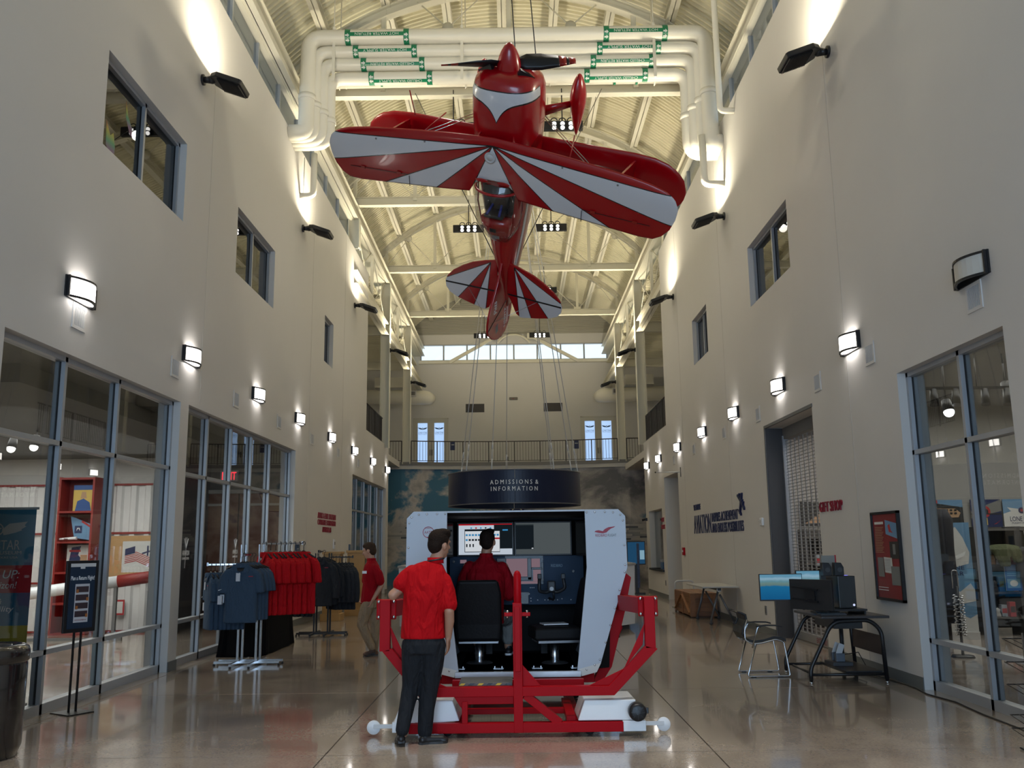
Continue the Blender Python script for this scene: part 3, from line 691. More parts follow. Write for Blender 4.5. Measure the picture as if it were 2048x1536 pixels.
def rays(ax, ay, angs, ztop=None, lw=.007):
    """stripes fanning out from an apex; angs = boundary angles (deg), colour flips to white after the 1st"""
    def f(x, y, z):
        u = (x.abs()-ax).abs() if ax == 0 else x.abs()-ax; v = ay-y
        r = NX.op('SQRT', u*u+v*v); a = NX.op('ARCTAN2', v, u)*(180/pi); w = None; k = None
        for i in range(0, len(angs), 2):
            c = (a > angs[i]) if i+1 >= len(angs) else AND(a > angs[i], a < angs[i+1]); w = c if w is None else OR(w, c)
        for g in angs:
            d = ((a-g).abs()*r*(pi/180)) < lw; k = d if k is None else OR(k, d)
        if ztop is not None: w = AND(w, z > ztop); k = AND(k, z > ztop)
        return w, k
    return f
M_ared = P('aircraft_red', RED, .24, coat=.35)
M_wing = paint('sunburst_paint', rays(0, -1.247, [5.45, 14.7, 27.3, 42.3, 64.5], .56))
M_tail = paint('tail_sunburst_paint', rays(.2, -3.42, [31, 54, 71, 84], .2, .006))
import_exp = lambda q: NX.op('POWER', 2.718281828, q)
def cowlf(x, y, z):
    yb_ = (1-import_exp(x.abs()*(-1/.13)))*.31-.97
    top = y+.53+z*.0
    w = AND(y < -.53, y > yb_, z > .0); k = OR(AND((y+.53).abs() < .008, z > 0), AND((y-yb_).abs() < .011, z > 0))
    return w, k
M_cowl = paint('cowling_paint', cowlf)
M_fus = paint('fuselage_paint', lambda x, y, z: (AND(z > .035, z < .115, y > -3.9), AND(OR((z-.03).abs() < .008, (z-.12).abs() < .008), y > -3.9)))
bp = thing('biplane', 'red and white aerobatic biplane hanging nose up from the roof', 'airplane')
bp.matrix_world = Matrix(((.9241, .0196, -.3817, -.011), (-.2301, -.7688, -.5967, 11.186), (-.3051, .6392, -.7059, 8.341), (0, 0, 0, 1)))
def sec(y, w, zt, zb, n=28, p=2.6):
    out = []; zc = (zt+zb)/2; h = (zt-zb)/2
    for k in range(n):
        t = 2*pi*k/n; c, s_ = math.cos(t), math.sin(t)
        out.append((w*math.copysign(abs(c)**(2/p), c), y, zc+h*math.copysign(abs(s_)**(2/p), s_)))
    return out
def lerp(tab, x):
    for (a, u), (b, v) in zip(tab, tab[1:]):
        if x <= b: return u+(v-u)*(x-a)/(b-a)
    return tab[-1][1]
MB().loft([sec(-.345, .16, .14, -.16, p=2), sec(-.355, .30, .27, -.30, p=2.1), sec(-.40, .40, .36, -.40, p=2.3), sec(-.48, .455, .41, -.46, p=2.6), sec(-.60, .475, .44, -.50, p=3), sec(-.9, .475, .45, -.52, p=3.2), sec(-1.25, .46, .45, -.52, p=3.2), sec(-1.42, .45, .44, -.50, p=3.2)]).build('cowling', M_cowl, bp)
MB().loft([sec(-1.40, .445, .435, -.50, p=3.4), sec(-1.75, .42, .42, -.50, p=3.4), sec(-2.1, .385, .37, -.48, p=3.4), sec(-2.45, .345, .345, -.46, p=3), sec(-2.8, .295, .335, -.42, p=2.6), sec(-3.15, .235, .30, -.36, p=2.4), sec(-3.6, .15, .22, -.27, p=2.4), sec(-4.0, .09, .14, -.19), sec(-4.3, .04, .09, -.14)], cap0=False).build('fuselage', M_fus, bp)
MB().lathe([(.001, 0), (.03, -.012), (.065, -.045), (.105, -.11), (.14, -.19), (.165, -.29), (.178, -.385)], 28, (0, 0, -.01), 'y').build('spinner', M_ared, bp)
for s, l in ((1, 0), (-1, 0)):  # cooling intakes
    A = Matrix.Translation((s*.30, -.358, .09)) @ Matrix.Rotation(-s*.50, 4, 'Z') @ Matrix.Rotation(-.25, 4, 'X') @ Matrix.Rotation(s*.35, 4, 'Y')
    MB(A).prism([(-.115, -.02), (.105, -.045), (.12, .02), (-.11, .06)], -.06, .018, 'y').build('air_intake', M_black, bp)
pd = Vector((.88, 0, -.475))
M_pred = P('blade_red', (.25, .008, .005), .35)
for s in (1, -1):
    mb = MB(); q = []
    for r_, c, tw in ((.12, .06, .9), (.25, .12, .8), (.45, .125, .7), (.68, .095, .6), (.70, .092, .59)):
        ctr = pd*(s*r_)+Vector((0, -.28, 0)); up = pd.cross(Vector((0, 1, 0)))*s
        d = up*math.cos(tw)-Vector((0, 1, 0))*math.sin(tw); nn = d.cross(pd)
        q.append([ctr+d*(c*u)+nn*(.012*v) for u, v in ((-1, 0), (-.3, 1), (.5, 1), (1, 0), (.5, -.6), (-.3, -.6))])
    mb.loft(q); b = mb.build('propeller_blade', M_black, bp)
    def tip(r0, r1, mat, nm):
        q = []
        for r_ in (r0, r1):
            c = .094-(r_-.68)*.18; tw = .6-(r_-.68)*.5; ctr = pd*(s*r_)+Vector((0, -.28, 0)); up = pd.cross(Vector((0, 1, 0)))*s
            d = up*math.cos(tw)-Vector((0, 1, 0))*math.sin(tw); nn = d.cross(pd)
            q.append([ctr+d*(c*u)+nn*(.011*v) for u, v in ((-1, 0), (-.3, 1), (.5, 1), (1, 0), (.5, -.6), (-.3, -.6))])
        MB().loft(q).build(nm, mat, b)
    tip(.70, .80, M_pred, 'red_band'); tip(.80, .84, M_black, 'black_band'); tip(.84, .93, M_pred, 'red_tip')
def airfoil(x, le, te, z, th):
    c = le-te; out = []
    for k in range(20):
        t = 2*pi*k/20; u = (1-math.cos(t))/2  # 0 at LE .. 1 at TE
        y = le-c*u; th_ = th*c*(1.48*math.sqrt(max(u, 0))-.63*u-1.75*u*u+1.42*u**3-.52*u**4)
        out.append((x, y, z+(th_ if k <= 10 else -th_*.7)))
    return out
LEu = [(0, -1.13), (.53, -1.16), (1.14, -1.215), (1.74, -1.283), (2.1, -1.335), (2.33, -1.385), (2.5, -1.44), (2.6, -1.505), (2.665, -1.58), (2.698, -1.69)]
TEu = [(0, -1.80), (.18, -1.805), (.30, -1.89), (.385, -2.03), (.93, -2.09), (1.36, -2.13), (1.81, -2.172), (2.2, -2.205), (2.4, -2.20), (2.52, -2.13), (2.62, -2.01), (2.68, -1.85), (2.698, -1.72)]
xs = sorted({0, .09, .18, .24, .30, .345, .385, .6, .93, 1.14, 1.36, 1.6, 1.81, 2.0, 2.2, 2.33, 2.4, 2.46, 2.52, 2.57, 2.62, 2.65, 2.68, 2.698}); xs = [-x for x in reversed(xs) if x > 0]+xs
uw = MB().loft([airfoil(x, lerp(LEu, abs(x)), lerp(TEu, abs(x)), .562, .105) for x in xs]).build('upper_wing', M_wing, bp)
for s in (-1, 1):
    MB().box(s*1.355-.004, s*1.355+.004, -2.14, -1.97, .585, .592).build('aileron_gap', M_black, uw)
    MB().bar((s*1.36, -1.945, .603), (s*2.35, -1.99, .594), .006, .006).build('hinge_line', M_black, uw)
    for x, y in ((1.52, -1.95), (2.13, -1.975)): MB().box(s*x-.035, s*x+.035, y-.02, y+.02, .596, .606).build('hinge_bracket', M_pred, uw)
    MB().ball((s*.17, -1.80, .60), (.10, .03, .012)).build('handhold', M_ared, uw)
    for x, y in ((1.05, -1.36), (1.85, -1.46)): MB().ball((s*x, y, .617), (.015, .015, .01), 8, 6).build('fastener', M_mid, uw)
mb = MB().lathe([(.075, 0), (.085, .012), (.07, .02), (.065, .008), (.045, .008), (.04, .02), (0, .02)], 24, (-.03, -1.42, .606)).build('fuel_cap', M_lgrey, uw)
LEl = [(0, -1.465), (1.8, -1.465), (2.1, -1.49), (2.3, -1.55), (2.45, -1.64), (2.55, -1.76), (2.60, -1.92)]
TEl = [(0, -2.34), (1.9, -2.34), (2.2, -2.335), (2.4, -2.28), (2.53, -2.17), (2.58, -2.06), (2.60, -1.96)]
xs = [.3, .6, 1.2, 1.8, 2.1, 2.3, 2.4, 2.48, 2.55, 2.58, 2.60]; xs = [-x for x in reversed(xs)]+xs
lw = MB().loft([airfoil(x, lerp(LEl, abs(x)), lerp(TEl, abs(x)), -.44, .105) for x in xs]).build('lower_wing', M_ared, bp)
def strut(a, b, r=.016, nm='strut', mat=None, par=None): return MB().tube([a, b], r, 8).build(nm, mat or M_ared, par or bp)
for s in (-1, 1):
    strut((s*.24, -1.12, .40), (s*.30, -1.28, .54), .014, 'cabane_strut'); strut((s*.26, -1.55, .40), (s*.30, -1.62, .53), .014, 'cabane_strut')
    i = MB().bar((s*1.82, -1.60, -.38), (s*1.80, -1.47, .53), .03, .09, (0, 1, 0)).bar((s*1.82, -2.02, -.38), (s*1.80, -1.85, .53), .03, .07, (0, 1, 0)).bar((s*1.81, -1.80, -.36), (s*1.81, -1.62, .5), .025, .3, (0, 1, 0)).build('interplane_strut', M_ared, bp)
    strut((s*1.0, -1.17, -.02), (s*1.12, -1.27, .54), .010, 'wire_spreader')
    for d in (0, .05): strut((s*.40, -1.12-d, -.40), (s*1.80, -1.62-d, .52), .006, 'flying_wire', M_chrome); strut((s*.28, -1.25-d, .50), (s*1.80, -1.75-d, -.36), .005, 'landing_wire', M_chrome)
    MB().loft([[(s*.30+.0*k, y, -.44+z) for y, z in ((-1.02, 0), (-1.1, .03), (-1.2, 0), (-1.1, -.03))] for k in (0,)]+[[(s*.70, y, -.85+z) for y, z in ((-1.02, 0), (-1.06, .02), (-1.11, 0), (-1.06, -.02))]]).build('gear_leg', M_ared, bp)
    pp = MB().loft([[(s*.75+.118*f*math.cos(2*pi*k/16), y, -.87+.17*f*math.sin(2*pi*k/16)) for k in range(16)] for y, f in ((-.62, .02), (-.64, .25), (-.70, .52), (-.80, .82), (-.92, .98), (-1.05, 1), (-1.2, .85), (-1.38, .52), (-1.52, .2), (-1.57, .03))]).build('wheel_pant', M_ared, bp)
    MB().lathe([(0, -.05), (.12, -.05), (.15, -.02), (.15, .02), (.12, .05), (0, .05)], 20, (s*.75, -.98, -.96), 'x').build('wheel', M_blackp, pp)
MB().tube([(-1.72, -1.47, -.40), (-1.57, -.92, 0)], .009, 8).build('pitot_tube', M_ared, bp)
# canopy and cockpit
cab = MB().loft([sec(-1.86, .27, .375, .34, p=2.2), sec(-2.0, .26, .39, .33, p=2.4), sec(-2.38, .23, .39, .33, p=2.4), sec(-2.46, .20, .375, .33, p=2.4)]).build('cockpit_opening', M_black, bp)
MB().box(-.15, .15, -2.40, -2.34, .34, .60).build('seat_back', M_blackp, cab, bevel=.02)
MB().tube([(.10, -2.34, .60), (.07, -2.25, .42)], .02, 6).tube([(-.10, -2.34, .60), (-.07, -2.25, .42)], .02, 6).build('harness', P('harness_blue', (.02, .03, .2), .7), cab)
MB().loft([sec(-2.45, .24, .62, .30, p=2.2), sec(-2.55, .24, .60, .30, p=2.2), sec(-2.72, .20, .50, .28, p=2.2), sec(-2.90, .14, .385, .26, p=2.2)]).build('headrest_fairing', M_ared, bp)
MB().box(-.05, .05, -2.62, -2.56, .602, .606).build('placard', M_black, bp); MB().box(-.055, .055, -2.80, -2.73, .475, .482).build('placard', M_mid, bp)
gl = MB(); q = []
for y, w, h in ((-1.82, .30, .22), (-1.95, .345, .36), (-2.15, .36, .42), (-2.4, .355, .42), (-2.6, .31, .36), (-2.76, .24, .25), (-2.88, .13, .12)):
    q.append([(w*math.cos(pi*k/16), y, .30+h*math.sin(pi*k/16)**.8) for k in range(17)])
gl.loft(q, closed=False); gl.build('canopy_glass', glassmat('canopy_perspex', (.92, .93, .94), 1.6), bp)
MB().tube([(.352*math.cos(pi*k/16), -1.97, .30+.37*math.sin(pi*k/16)**.8) for k in range(17)], .022, 8).build('canopy_bow', M_ared, bp)
MB().tube([(-.34, -1.95, .315), (-.36, -2.3, .315), (-.31, -2.6, .315), (-.14, -2.88, .315), (0, -2.93, .315), (.14, -2.88, .315), (.31, -2.6, .315), (.36, -2.3, .315), (.34, -1.95, .315)], .012, 8).build('canopy_rail', P('rail_grey_red', (.2, .02, .03), .3), bp)
# tail
st = [(.10, -3.36), (.30, -3.415), (.53, -3.50), (.70, -3.60), (.87, -3.73), (.98, -3.86), (1.02, -3.97), (1.01, -4.08), (.95, -4.17), (.82, -4.24), (.6, -4.30), (.32, -4.36), (.24, -4.30), (.14, -4.05), (.08, -3.95)]
hs = MB()
for s in (-1, 1): hs.prism([(s*x, y) for x, y in st], .185, .218, 'z')
hs = hs.build('tailplane', M_tail, bp, bevel=.006)
for s in (-1, 1):
    MB().bar((s*.10, -3.95, .218), (s*1.01, -3.975, .218), .028, .006).build('hinge_gap', M_black, hs)
    strut((s*.62, -3.96, .22), (.0, -4.22, .75), .004, 'tail_wire', M_chrome)
fin = MB().prism([(-3.30, .22), (-3.62, .42), (-3.871, .647), (-3.945, .728), (-4.07, .81), (-4.183, .852), (-4.306, .863), (-4.40, .835), (-4.48, .765), (-4.58, .68), (-4.66, .576), (-4.74, .44), (-4.775, .30), (-4.77, .15), (-4.69, .005), (-4.583, -.082), (-4.367, -.166), (-4.1, -.15), (-3.6, -.1)], -.018, .018, 'x').build('fin', M_ared, bp, bevel=.008)
MB().bar((.021, -4.13, -.08), (.021, -4.30, .86), .014, .006, (1,0,0)).build('rudder_hinge', M_black, fin)
FA = Matrix(((0, 0, 0, 0), (0, 0, 0, 0), (0, 0, 0, 0), (0, 0, 0, 1)))
def finM(y, z, ang):
    d = Vector((0, math.cos(ang), math.sin(ang))); n = Vector((1, 0, 0)); u = n.cross(d)
    return Matrix(((d.x, -n.x, u.x, .0195), (d.y, -n.y, u.y, y), (d.z, -n.z, u.z, z), (0, 0, 0, 1)))
text('Pitts', M_white, fin, finM(-4.03, .56, .0), w=.24, h=.13, depth=.002, shear=.3)['kind'] = 'stuff'
text('N580TP', M_white, fin, finM(-4.46, .17, -.12), w=.36, h=.06, depth=.002)['kind'] = 'stuff'
MB().box(.018, .0205, -4.55, -4.40, .46, .55).build('flag_decal', M_mid, fin)
for z in (.02, .07): MB().bar((.0195, -4.22, z-.02), (.0195, -4.62, z+.04), .015, .002, (1, 0, 0)).build('pinstripe', M_white, fin)
# cables that hold the aeroplane
BM = bp.matrix_world.copy()
def cable(nm, lab, a, b, r=.008, mat=None):
    a, b = Vector(a), Vector(b); o = MB().tube([(0, 0, 0), a-b], r, 6).build(nm, mat or M_black); o.location = b; return tag(o, lab, 'cable')
cable('suspension_cable', 'dark cable from the roof to the left side of the biplane tail', (-2.19, 19.2, 11.9), BM @ Vector((-.12, -3.5, .1)))
cable('suspension_cable', 'dark cable from the roof to the right side of the biplane tail', (2.10, 19.2, 11.95), BM @ Vector((.13, -3.5, .0)))
cable('suspension_cable', 'dark cable from the roof to the spinner of the biplane', (-.06, 12.6, 11.85), BM @ Vector((-.05, -.45, -.40)))
cable('suspension_cable', 'dark cable from the roof passing behind the right propeller blade', (.19, 12.6, 11.85), BM @ Vector((.28, -.62, -.42)))
# ================================================================== FLIGHT SIMULATOR
sim = thing('flight_simulator', 'white cockpit flight simulator on red tubular motion frame with two black seats', 'simulator', (0, 8.2, 0))
F = lambda nm, mb, mat=M_red, bv=.004, par=None: mb.build(nm, mat, par or sim, bevel=bv)
F('base_beam', MB().box(-.95, .905, -.04, .04, .04, .122)); F('base_beam', MB().box(-.95, .95, 1.95, 2.03, .04, .122))
for s in (-1, 1): F('base_rail', MB().box(s*.52-.04, s*.52+.04, .04, 1.95, .04, .12))
F('upper_beam', MB().prism([(-.86, .34), (.835, .34), (1.225, .725), (1.125, .752), (.79, .42), (-.82, .42), (-1.10, .752), (-1.19, .735)], -.04, .04, 'y'))
for s in (-1, 1):
    x = 1.165*s; F('upright', MB().prism([(x-.045, .73), (x+.045, .73), (x+.045, 1.17), (x-.045, 1.17)], -.04, .04, 'y'))
    F('gusset', MB().prism([(s*1.10, .76), (s*1.125, .95), (s*.93, .56)], -.006, .006, 'y')); F('gusset', MB().prism([(s*.62, .42), (s*.80, .42), (s*.93, .56)], -.006, .006, 'y'))
    pl = F('mount_plate', MB().box(s*1.165-.088, s*1.165+.088, .04, .06, .995, 1.172), bv=.012)
    for dx in (-.066, .066):
        for dz in (1.018, 1.150): MB().ball((s*1.165+dx, .036, dz), (.015, .012, .015), 12, 8).build('bolt', M_chrome, pl)
    F('pivot_arm', MB().bar((s*1.13, .06, 1.09), (s*.96, 1.3, 1.06), .10, .14))
    F('ring_frame', MB().prism([(s*1.08, 1.36), (s*1.15, 1.30), (s*1.08, .98), (s*.93, .44), (s*.82, .28), (s*.74, .30), (s*.83, .48), (s*.96, .98), (s*1.02, 1.28)], 1.05, 1.17, 'y'))
    F('actuator', MB().tube([(s*1.0, 1.15, 1.2), (s*.99, 1.2, .95)], .035, 12).tube([(s*.99, 1.2, .95), (s*1.02, 1.25, .70)], .022, 10), M_black, 0)
    F('pivot_fork', MB().prism([(s*1.02, .95), (s*1.06, .80), (s*1.02, .72), (s*.96, .82)], 1.16, 1.22, 'y'))
F('mast', MB().box(-.04, .04, -.045, .035, .04, 1.13)); F('mast_tube', MB().tube([(.004, 0, .80), (.004, 0, 1.37), (.004, 0, 1.40), (.004, 0, 1.409)], [.034, .034, .022, .006], 16), bv=0)
F('mast_channel', MB().box(-.025, .025, -.06, -.044, .55, 1.10)); F('clamp_plate', MB().box(-.115, .115, -.03, .03, 1.015, 1.045))
for s in (-1, 1): MB().tube([(s*.085, 0, 1.0), (s*.085, 0, 1.065)], .011, 10).build('clamp_bolt', M_chrome, sim)
F('mast_gusset', MB().prism([(.04, .60), (.04, .42), (.20, .42)], -.006, .006, 'y'))
F('diagonal_brace', MB().bar((.06, 0, .35), (.36, 0, .11), .07, .07, (0,1,0))); F('support_stub', MB().box(-.49, -.44, -.035, .035, .12, .30)); F('support_plate', MB().prism([(-.56, .34), (-.04, .34), (-.04, .275), (-.44, .275), (-.50, .25)], -.02, .02, 'y'))
F('cross_tube', MB().box(-.5, .5, .5, .56, .10, .15)); F('cross_tube', MB().box(-.75, .75, 1.0, 1.06, .30, .40)); F('deck_frame', MB().box(-.62, .62, .62, .70, .30, .385)); F('deck_rail', MB().box(.42, .50, .05, 1.0, .10, .16))
# footstep with hazard stripe
M_tread = P('tread_grey', (.12, .12, .12), .9, bump=.5, bscale=200); M_yel = P('hazard_yellow', (.6, .42, .02), .5)
stp = F('footstep', MB().box(-.52, -.05, .04, .42, .42, .445), M_tread)
mb = MB()
for k in range(6): mb.add([(-.52+k*.08, .038, .425), (-.48+k*.08, .038, .425), (-.46+k*.08, .038, .443), (-.50+k*.08, .038, .443)], [(0,1,2,3)], k % 2)
mb.build('hazard_stripe', [M_yel, M_black], stp)
# motor covers, motor, outriggers
for s in (1, -1):
    o = .0 if s > 0 else .05
    q = [[(s*(.575), y, .30), (s*1.02, y, .30), (s*1.10 if s < 0 else s*1.0, y, .13 if s > 0 else .09), (s*.515, y, .13)] for y in (-.02+o, .45)]
    q[1] = [(x*.99, y, z+.0) for x, y, z in q[1]]
    cov = F('motor_cover', MB().loft(q, smooth=False), M_wgloss, .008)
    F('motor_foot', MB().box(min(s*.9, s*1.10), max(s*.9, s*1.10), -.03+o, .3, .04, .128), M_wgloss)
    F('outrigger_arm', MB().box(min(s*1.10, s*1.27), max(s*1.10, s*1.27), .06, .075, .07, .105), P('clear_plastic', (.6, .6, .6), .25), .002)
    F('outrigger_wheel', MB().lathe([(0, -.015), (.055, -.015), (.06, -.008), (.06, .008), (.055, .015), (0, .015)], 24, (s*1.27, .09, .075), 'y'), M_wgloss, 0)
    for y in (.05, 1.95): F('caster', MB().lathe([(0, -.03), (.035, -.03), (.04, -.02), (.04, .02), (.035, .03), (0, .03)], 18, (s*.62, y+.02, .0405), 'y'), M_blackp, 0)
mo = F('drive_motor', MB().lathe([(0, -.16), (.05, -.16), (.07, -.15), (.078, -.13), (.078, -.06), (.07, -.05), (.07, .02), (0, .02)], 24, (1.02, .0, .215), 'y'), M_black, 0)
for k in range(8):
    a = k*pi/4; MB().bar((1.02+.02*math.cos(a), -.163, .215+.02*math.sin(a)), (1.02+.06*math.cos(a), -.158, .215+.06*math.sin(a)), .006, .006, (0,1,0)).build('fan_rib', M_blackp, mo)
F('terminal_box', MB().box(1.085, 1.115, -.12, -.05, .20, .25), M_black)
# --- shell
M_shell = P('shell_white', (.44, .49, .56), .42); M_shellin = P('shell_black', (.005, .005, .006), .7, spec=.2); M_shell_lit = P('shell_lower_lit', (.60, .59, .56), .4)
outer = [(.612, .388), (.756, .424), (.80, .51), (1.085, 1.405), (1.08, 1.905), (1.012, 1.972)]; inner = [(.680, 1.955), (.686, 1.41), (.570, .44), (.612, .44)]
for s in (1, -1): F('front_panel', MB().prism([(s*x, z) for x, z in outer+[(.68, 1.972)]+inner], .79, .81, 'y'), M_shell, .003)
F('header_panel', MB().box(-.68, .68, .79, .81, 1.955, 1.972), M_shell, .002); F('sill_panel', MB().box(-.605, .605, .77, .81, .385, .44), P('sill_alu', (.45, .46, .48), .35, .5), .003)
full = [(x, z) for x, z in outer]+[(-x, z) for x, z in reversed(outer)]
mb = MB(); n = len(full); rear = [(x*.86, .45+(z-.45)*.96) for x, z in full]
for i in range(n):
    if i == n-1: continue
    j = (i+1) % n; mb.quad((full[i][0], .81, full[i][1]), (full[j][0], .81, full[j][1]), (rear[j][0], 2.6, rear[j][1]), (rear[i][0], 2.6, rear[i][1]))
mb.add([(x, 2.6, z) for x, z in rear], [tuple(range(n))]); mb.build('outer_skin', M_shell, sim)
for s in (1, -1): F('lower_bevel', MB().add([(s*.612, .785, .39), (s*.756, .785, .425), (s*.80, .785, .51), (s*.585, .785, .455)], [(0,1,2,3)]), M_shell_lit, 0)  # same shell, its warm light put into a paler cream colour
mb = MB(); inn = [(.57, .44), (.70, 1.41), (.70, 1.955), (-.70, 1.955), (-.70, 1.41), (-.57, .44)]; far = [(.9, .44), (.95, 1.41), (.9, 1.93), (-.9, 1.93), (-.95, 1.41), (-.9, .44)]
for i in range(6):
    j = (i+1) % 6; mb.quad((inn[i][0], .812, inn[i][1]), (inn[j][0], .812, inn[j][1]), (far[j][0], 1.0, far[j][1]), (far[i][0], 1.0, far[i][1])); mb.quad((far[i][0], 1.0, far[i][1]), (far[j][0], 1.0, far[j][1]), (far[j][0], 2.5, far[j][1]), (far[i][0], 2.5, far[i][1]))
mb.add([(x, 2.5, z) for x, z in far], [tuple(range(6))]); mb.build('cabin_lining', M_shellin, sim)
bolt = MB().ball((0, 0, 0), (.010, .007, .010), 10, 6).mesh('rivet', M_chrome)
edge = [(.70, 1.945), (.78, 1.945), (.88, 1.945), (.96, 1.94), (1.03, 1.915), (1.055, 1.86), (1.06, 1.62), (1.062, 1.43), (1.055, 1.36), (1.0, 1.19), (.95, 1.02), (.90, .86), (.85, .70), (.79, .54), (.74, .49), (.66, .45)]
for s in (1, -1):
    for x, z in edge: o = put(bolt, 'rivet', sim); o.location = (s*x, .786, z)
# logos on the panels
M_lred = P('logo_red', (.30, .015, .04), .5); M_lgr = P('logo_grey', (.12, .12, .13), .5)
bird = [(-.145, -.028), (-.125, -.012), (-.085, -.006), (-.03, -.02), (.0, .01), (.05, .033), (.145, .045), (.125, .03), (.085, .015), (.05, -.01), (.02, -.038), (-.03, -.05), (-.09, -.042)]
def birdmark(par, cx, cz, k, y=.7885): MB().prism([(cx+x*k, cz+z*k) for x, z in bird], y, y+.002, 'y').build('bird_logo', M_lred, par)
birdmark(sim, .875, 1.772, .72)
text('REDBIRD', M_lred, sim, Matrix.Translation((.838, .7885, 1.718)), w=.115, h=.026, depth=.001); text('FLIGHT', M_lgr, sim, Matrix.Translation((.945, .7885, 1.718)), w=.083, h=.026, depth=.001)
MB().lathe([(.050, 0), (.056, 0)], 32, (-.865, .7885, 1.768), 'y').build('ring_logo', M_lred, sim)
text('AATD', M_lred, sim, Matrix.Translation((-.865, .7885, 1.768)), w=.078, h=.026, depth=.001); text('FAA APPROVED', M_lred, sim, Matrix.Translation((-.865, .7885, 1.808)), w=.07, h=.012, depth=.001); birdmark(sim, -.85, 1.725, .28, .7875)
# --- inside
mon = lambda nm, x0, x1, z0, z1, y: F(nm, MB().box(x0-.018, x1+.018, y, y+.05, z0-.018, z1+.018), M_blackp, .004)
M_s1 = E('screen_white', (.62, .70, .80), .75); M_s2 = E('screen_window', (.72, .76, .80), .8); M_sd = E('screen_dark', (.02, .03, .04), .35); M_s3 = E('screen_grey', (.17, .20, .21), .4); M_sred = E('screen_red', (.6, .01, .02), .6); M_sblu = E('screen_blue', (.05, .30, .60), .7)
def screen(par, x0, x1, z0, z1, y, items, mats, name='display'):
    mb = MB()
    for k, (u0, u1, v0, v1, m) in enumerate(items):
        X = lambda u: x0+(x1-x0)*u; Zz = lambda v: z1-(z1-z0)*v; yy = y-.0006*(k+1)
        mb.quad((X(u0), yy, Zz(v1)), (X(u1), yy, Zz(v1)), (X(u1), yy, Zz(v0)), (X(u0), yy, Zz(v0)), m)
    o = mb.build(name, mats, par); o['kind'] = 'stuff'; return o
m1 = mon('monitor', -.645, -.045, 1.533, 1.872, 2.04); m2 = mon('monitor', -.005, .605, 1.533, 1.876, 2.04)
ic = [(.13+.058*i, .17+.058*i, .33, .39, 5) for i in range(11)]+[(.13+.058*i, .17+.058*i, .49, .55, 5 if i == 0 else 2) for i in range(5)]+[(.14+.06*i, .165+.06*i, .65, .75, 2) for i in range(3)]
screen(m1, -.645, -.045, 1.533, 1.872, 2.04, [(0, 1, 0, 1, 0), (0, 1, 0, .045, 4), (.66, 1, .03, .81, 2), (.11, .77, .17, .92, 2), (.12, .765, .235, .90, 1), (.66, .765, .45, .50, 4)]+[(.22+.09*i, .25+.09*i, .11, .155, (5, 4, 5, 2, 5)[i]) for i in range(5)]+[(.82, .92, .18, .23, 5)]+ic, [M_s1, M_s2, M_sd, M_s3, M_sred, M_sblu])
screen(m2, -.005, .605, 1.533, 1.876, 2.04, [(0, 1, 0, 1, 3), (0, .33, .04, .84, 2), (0, .33, .04, .075, 6), (.29, .32, .80, .83, 1)], [M_s1, M_s2, M_sd, M_s3, M_sred, M_sblu, E('screen_bar', (.06, .08, .09), .4)])
for s in (-1, 1):
    A = Matrix.Translation((s*.80 - .02, 1.86, 1.70)) @ Matrix.Rotation(-s*.95, 4, 'Z')
    F('side_monitor', MB(A).box(-.20, .20, 0, .04, -.19, .19), M_blackp); MB(A).box(-.185, .185, -.003, 0, -.172, .172).build('side_display', P('screen_off', (.012, .014, .017), .12), sim)
M_panel = P('panel_blue', (.006, .028, .065), .5, spec=.2, noise=.08); M_pink = E('lcd_pink', (.30, .20, .24), .6); M_bez = P('bezel', (.01, .01, .012), .35)
pan = F('instrument_panel', MB().box(-.75, .75, 2.08, 2.14, .98, 1.515), M_panel)
F('panel_cutout', MB().box(-.13, .30, 2.068, 2.08, 1.20, 1.52), P('panel_grey_blue', (.05, .07, .09), .4), .003, pan)
for x0, x1, z0, z1 in ((-.114, .120, 1.287, 1.484), (.166, .262, 1.388, 1.482), (.183, .268, 1.237, 1.36), (-.06, .268, 1.208, 1.235), (-.63, -.56, 1.44, 1.478)):
    F('lcd_screen', MB().box(x0, x1, 2.058, 2.068, z0, z1), M_pink, 0, pan)
for x0, x1, z0, z1 in ((.122, .164, 1.25, 1.49), (.166, .29, 1.365, 1.385), (-.12, .165, 1.245, 1.283), (.275, .30, 1.36, 1.44), (-.22, -.12, 1.40, 1.49), (-.04, .13, .99, 1.12)): F('bezel', MB().box(x0, x1, 2.05, 2.07, z0, z1), M_bez, .003, pan)
for x, z in ((.285, 1.475), (.285, 1.25), (-.70, 1.46), (.13, 1.10), (.63, 1.34)): MB().tube([(x, 2.07, z), (x, 2.03, z)], .014, 12).build('knob', M_bez, pan)
kn = MB().tube([(0, 0, 0), (0, -.015, 0)], .006, 8).mesh('switch', M_lgrey)
for x, z in [(.15+.02*i, 1.165) for i in range(3)]+[(.31+.035*i, 1.03) for i in range(5)]+[(-.03, 1.16), (-.03, 1.13), (.155, 1.05), (.23, 1.03), (.155, 1.02), (-.20, 1.47), (-.185, 1.47), (.50, 1.04), (.60, 1.03)]: o = put(kn, 'switch', pan); o.location = (x, 2.08, z)
text('REDBIRD', P('panel_lettering', (.16, .24, .30), .5), pan, Matrix.Translation((.45, 2.078, 1.403)), w=.13, h=.03, depth=.001)
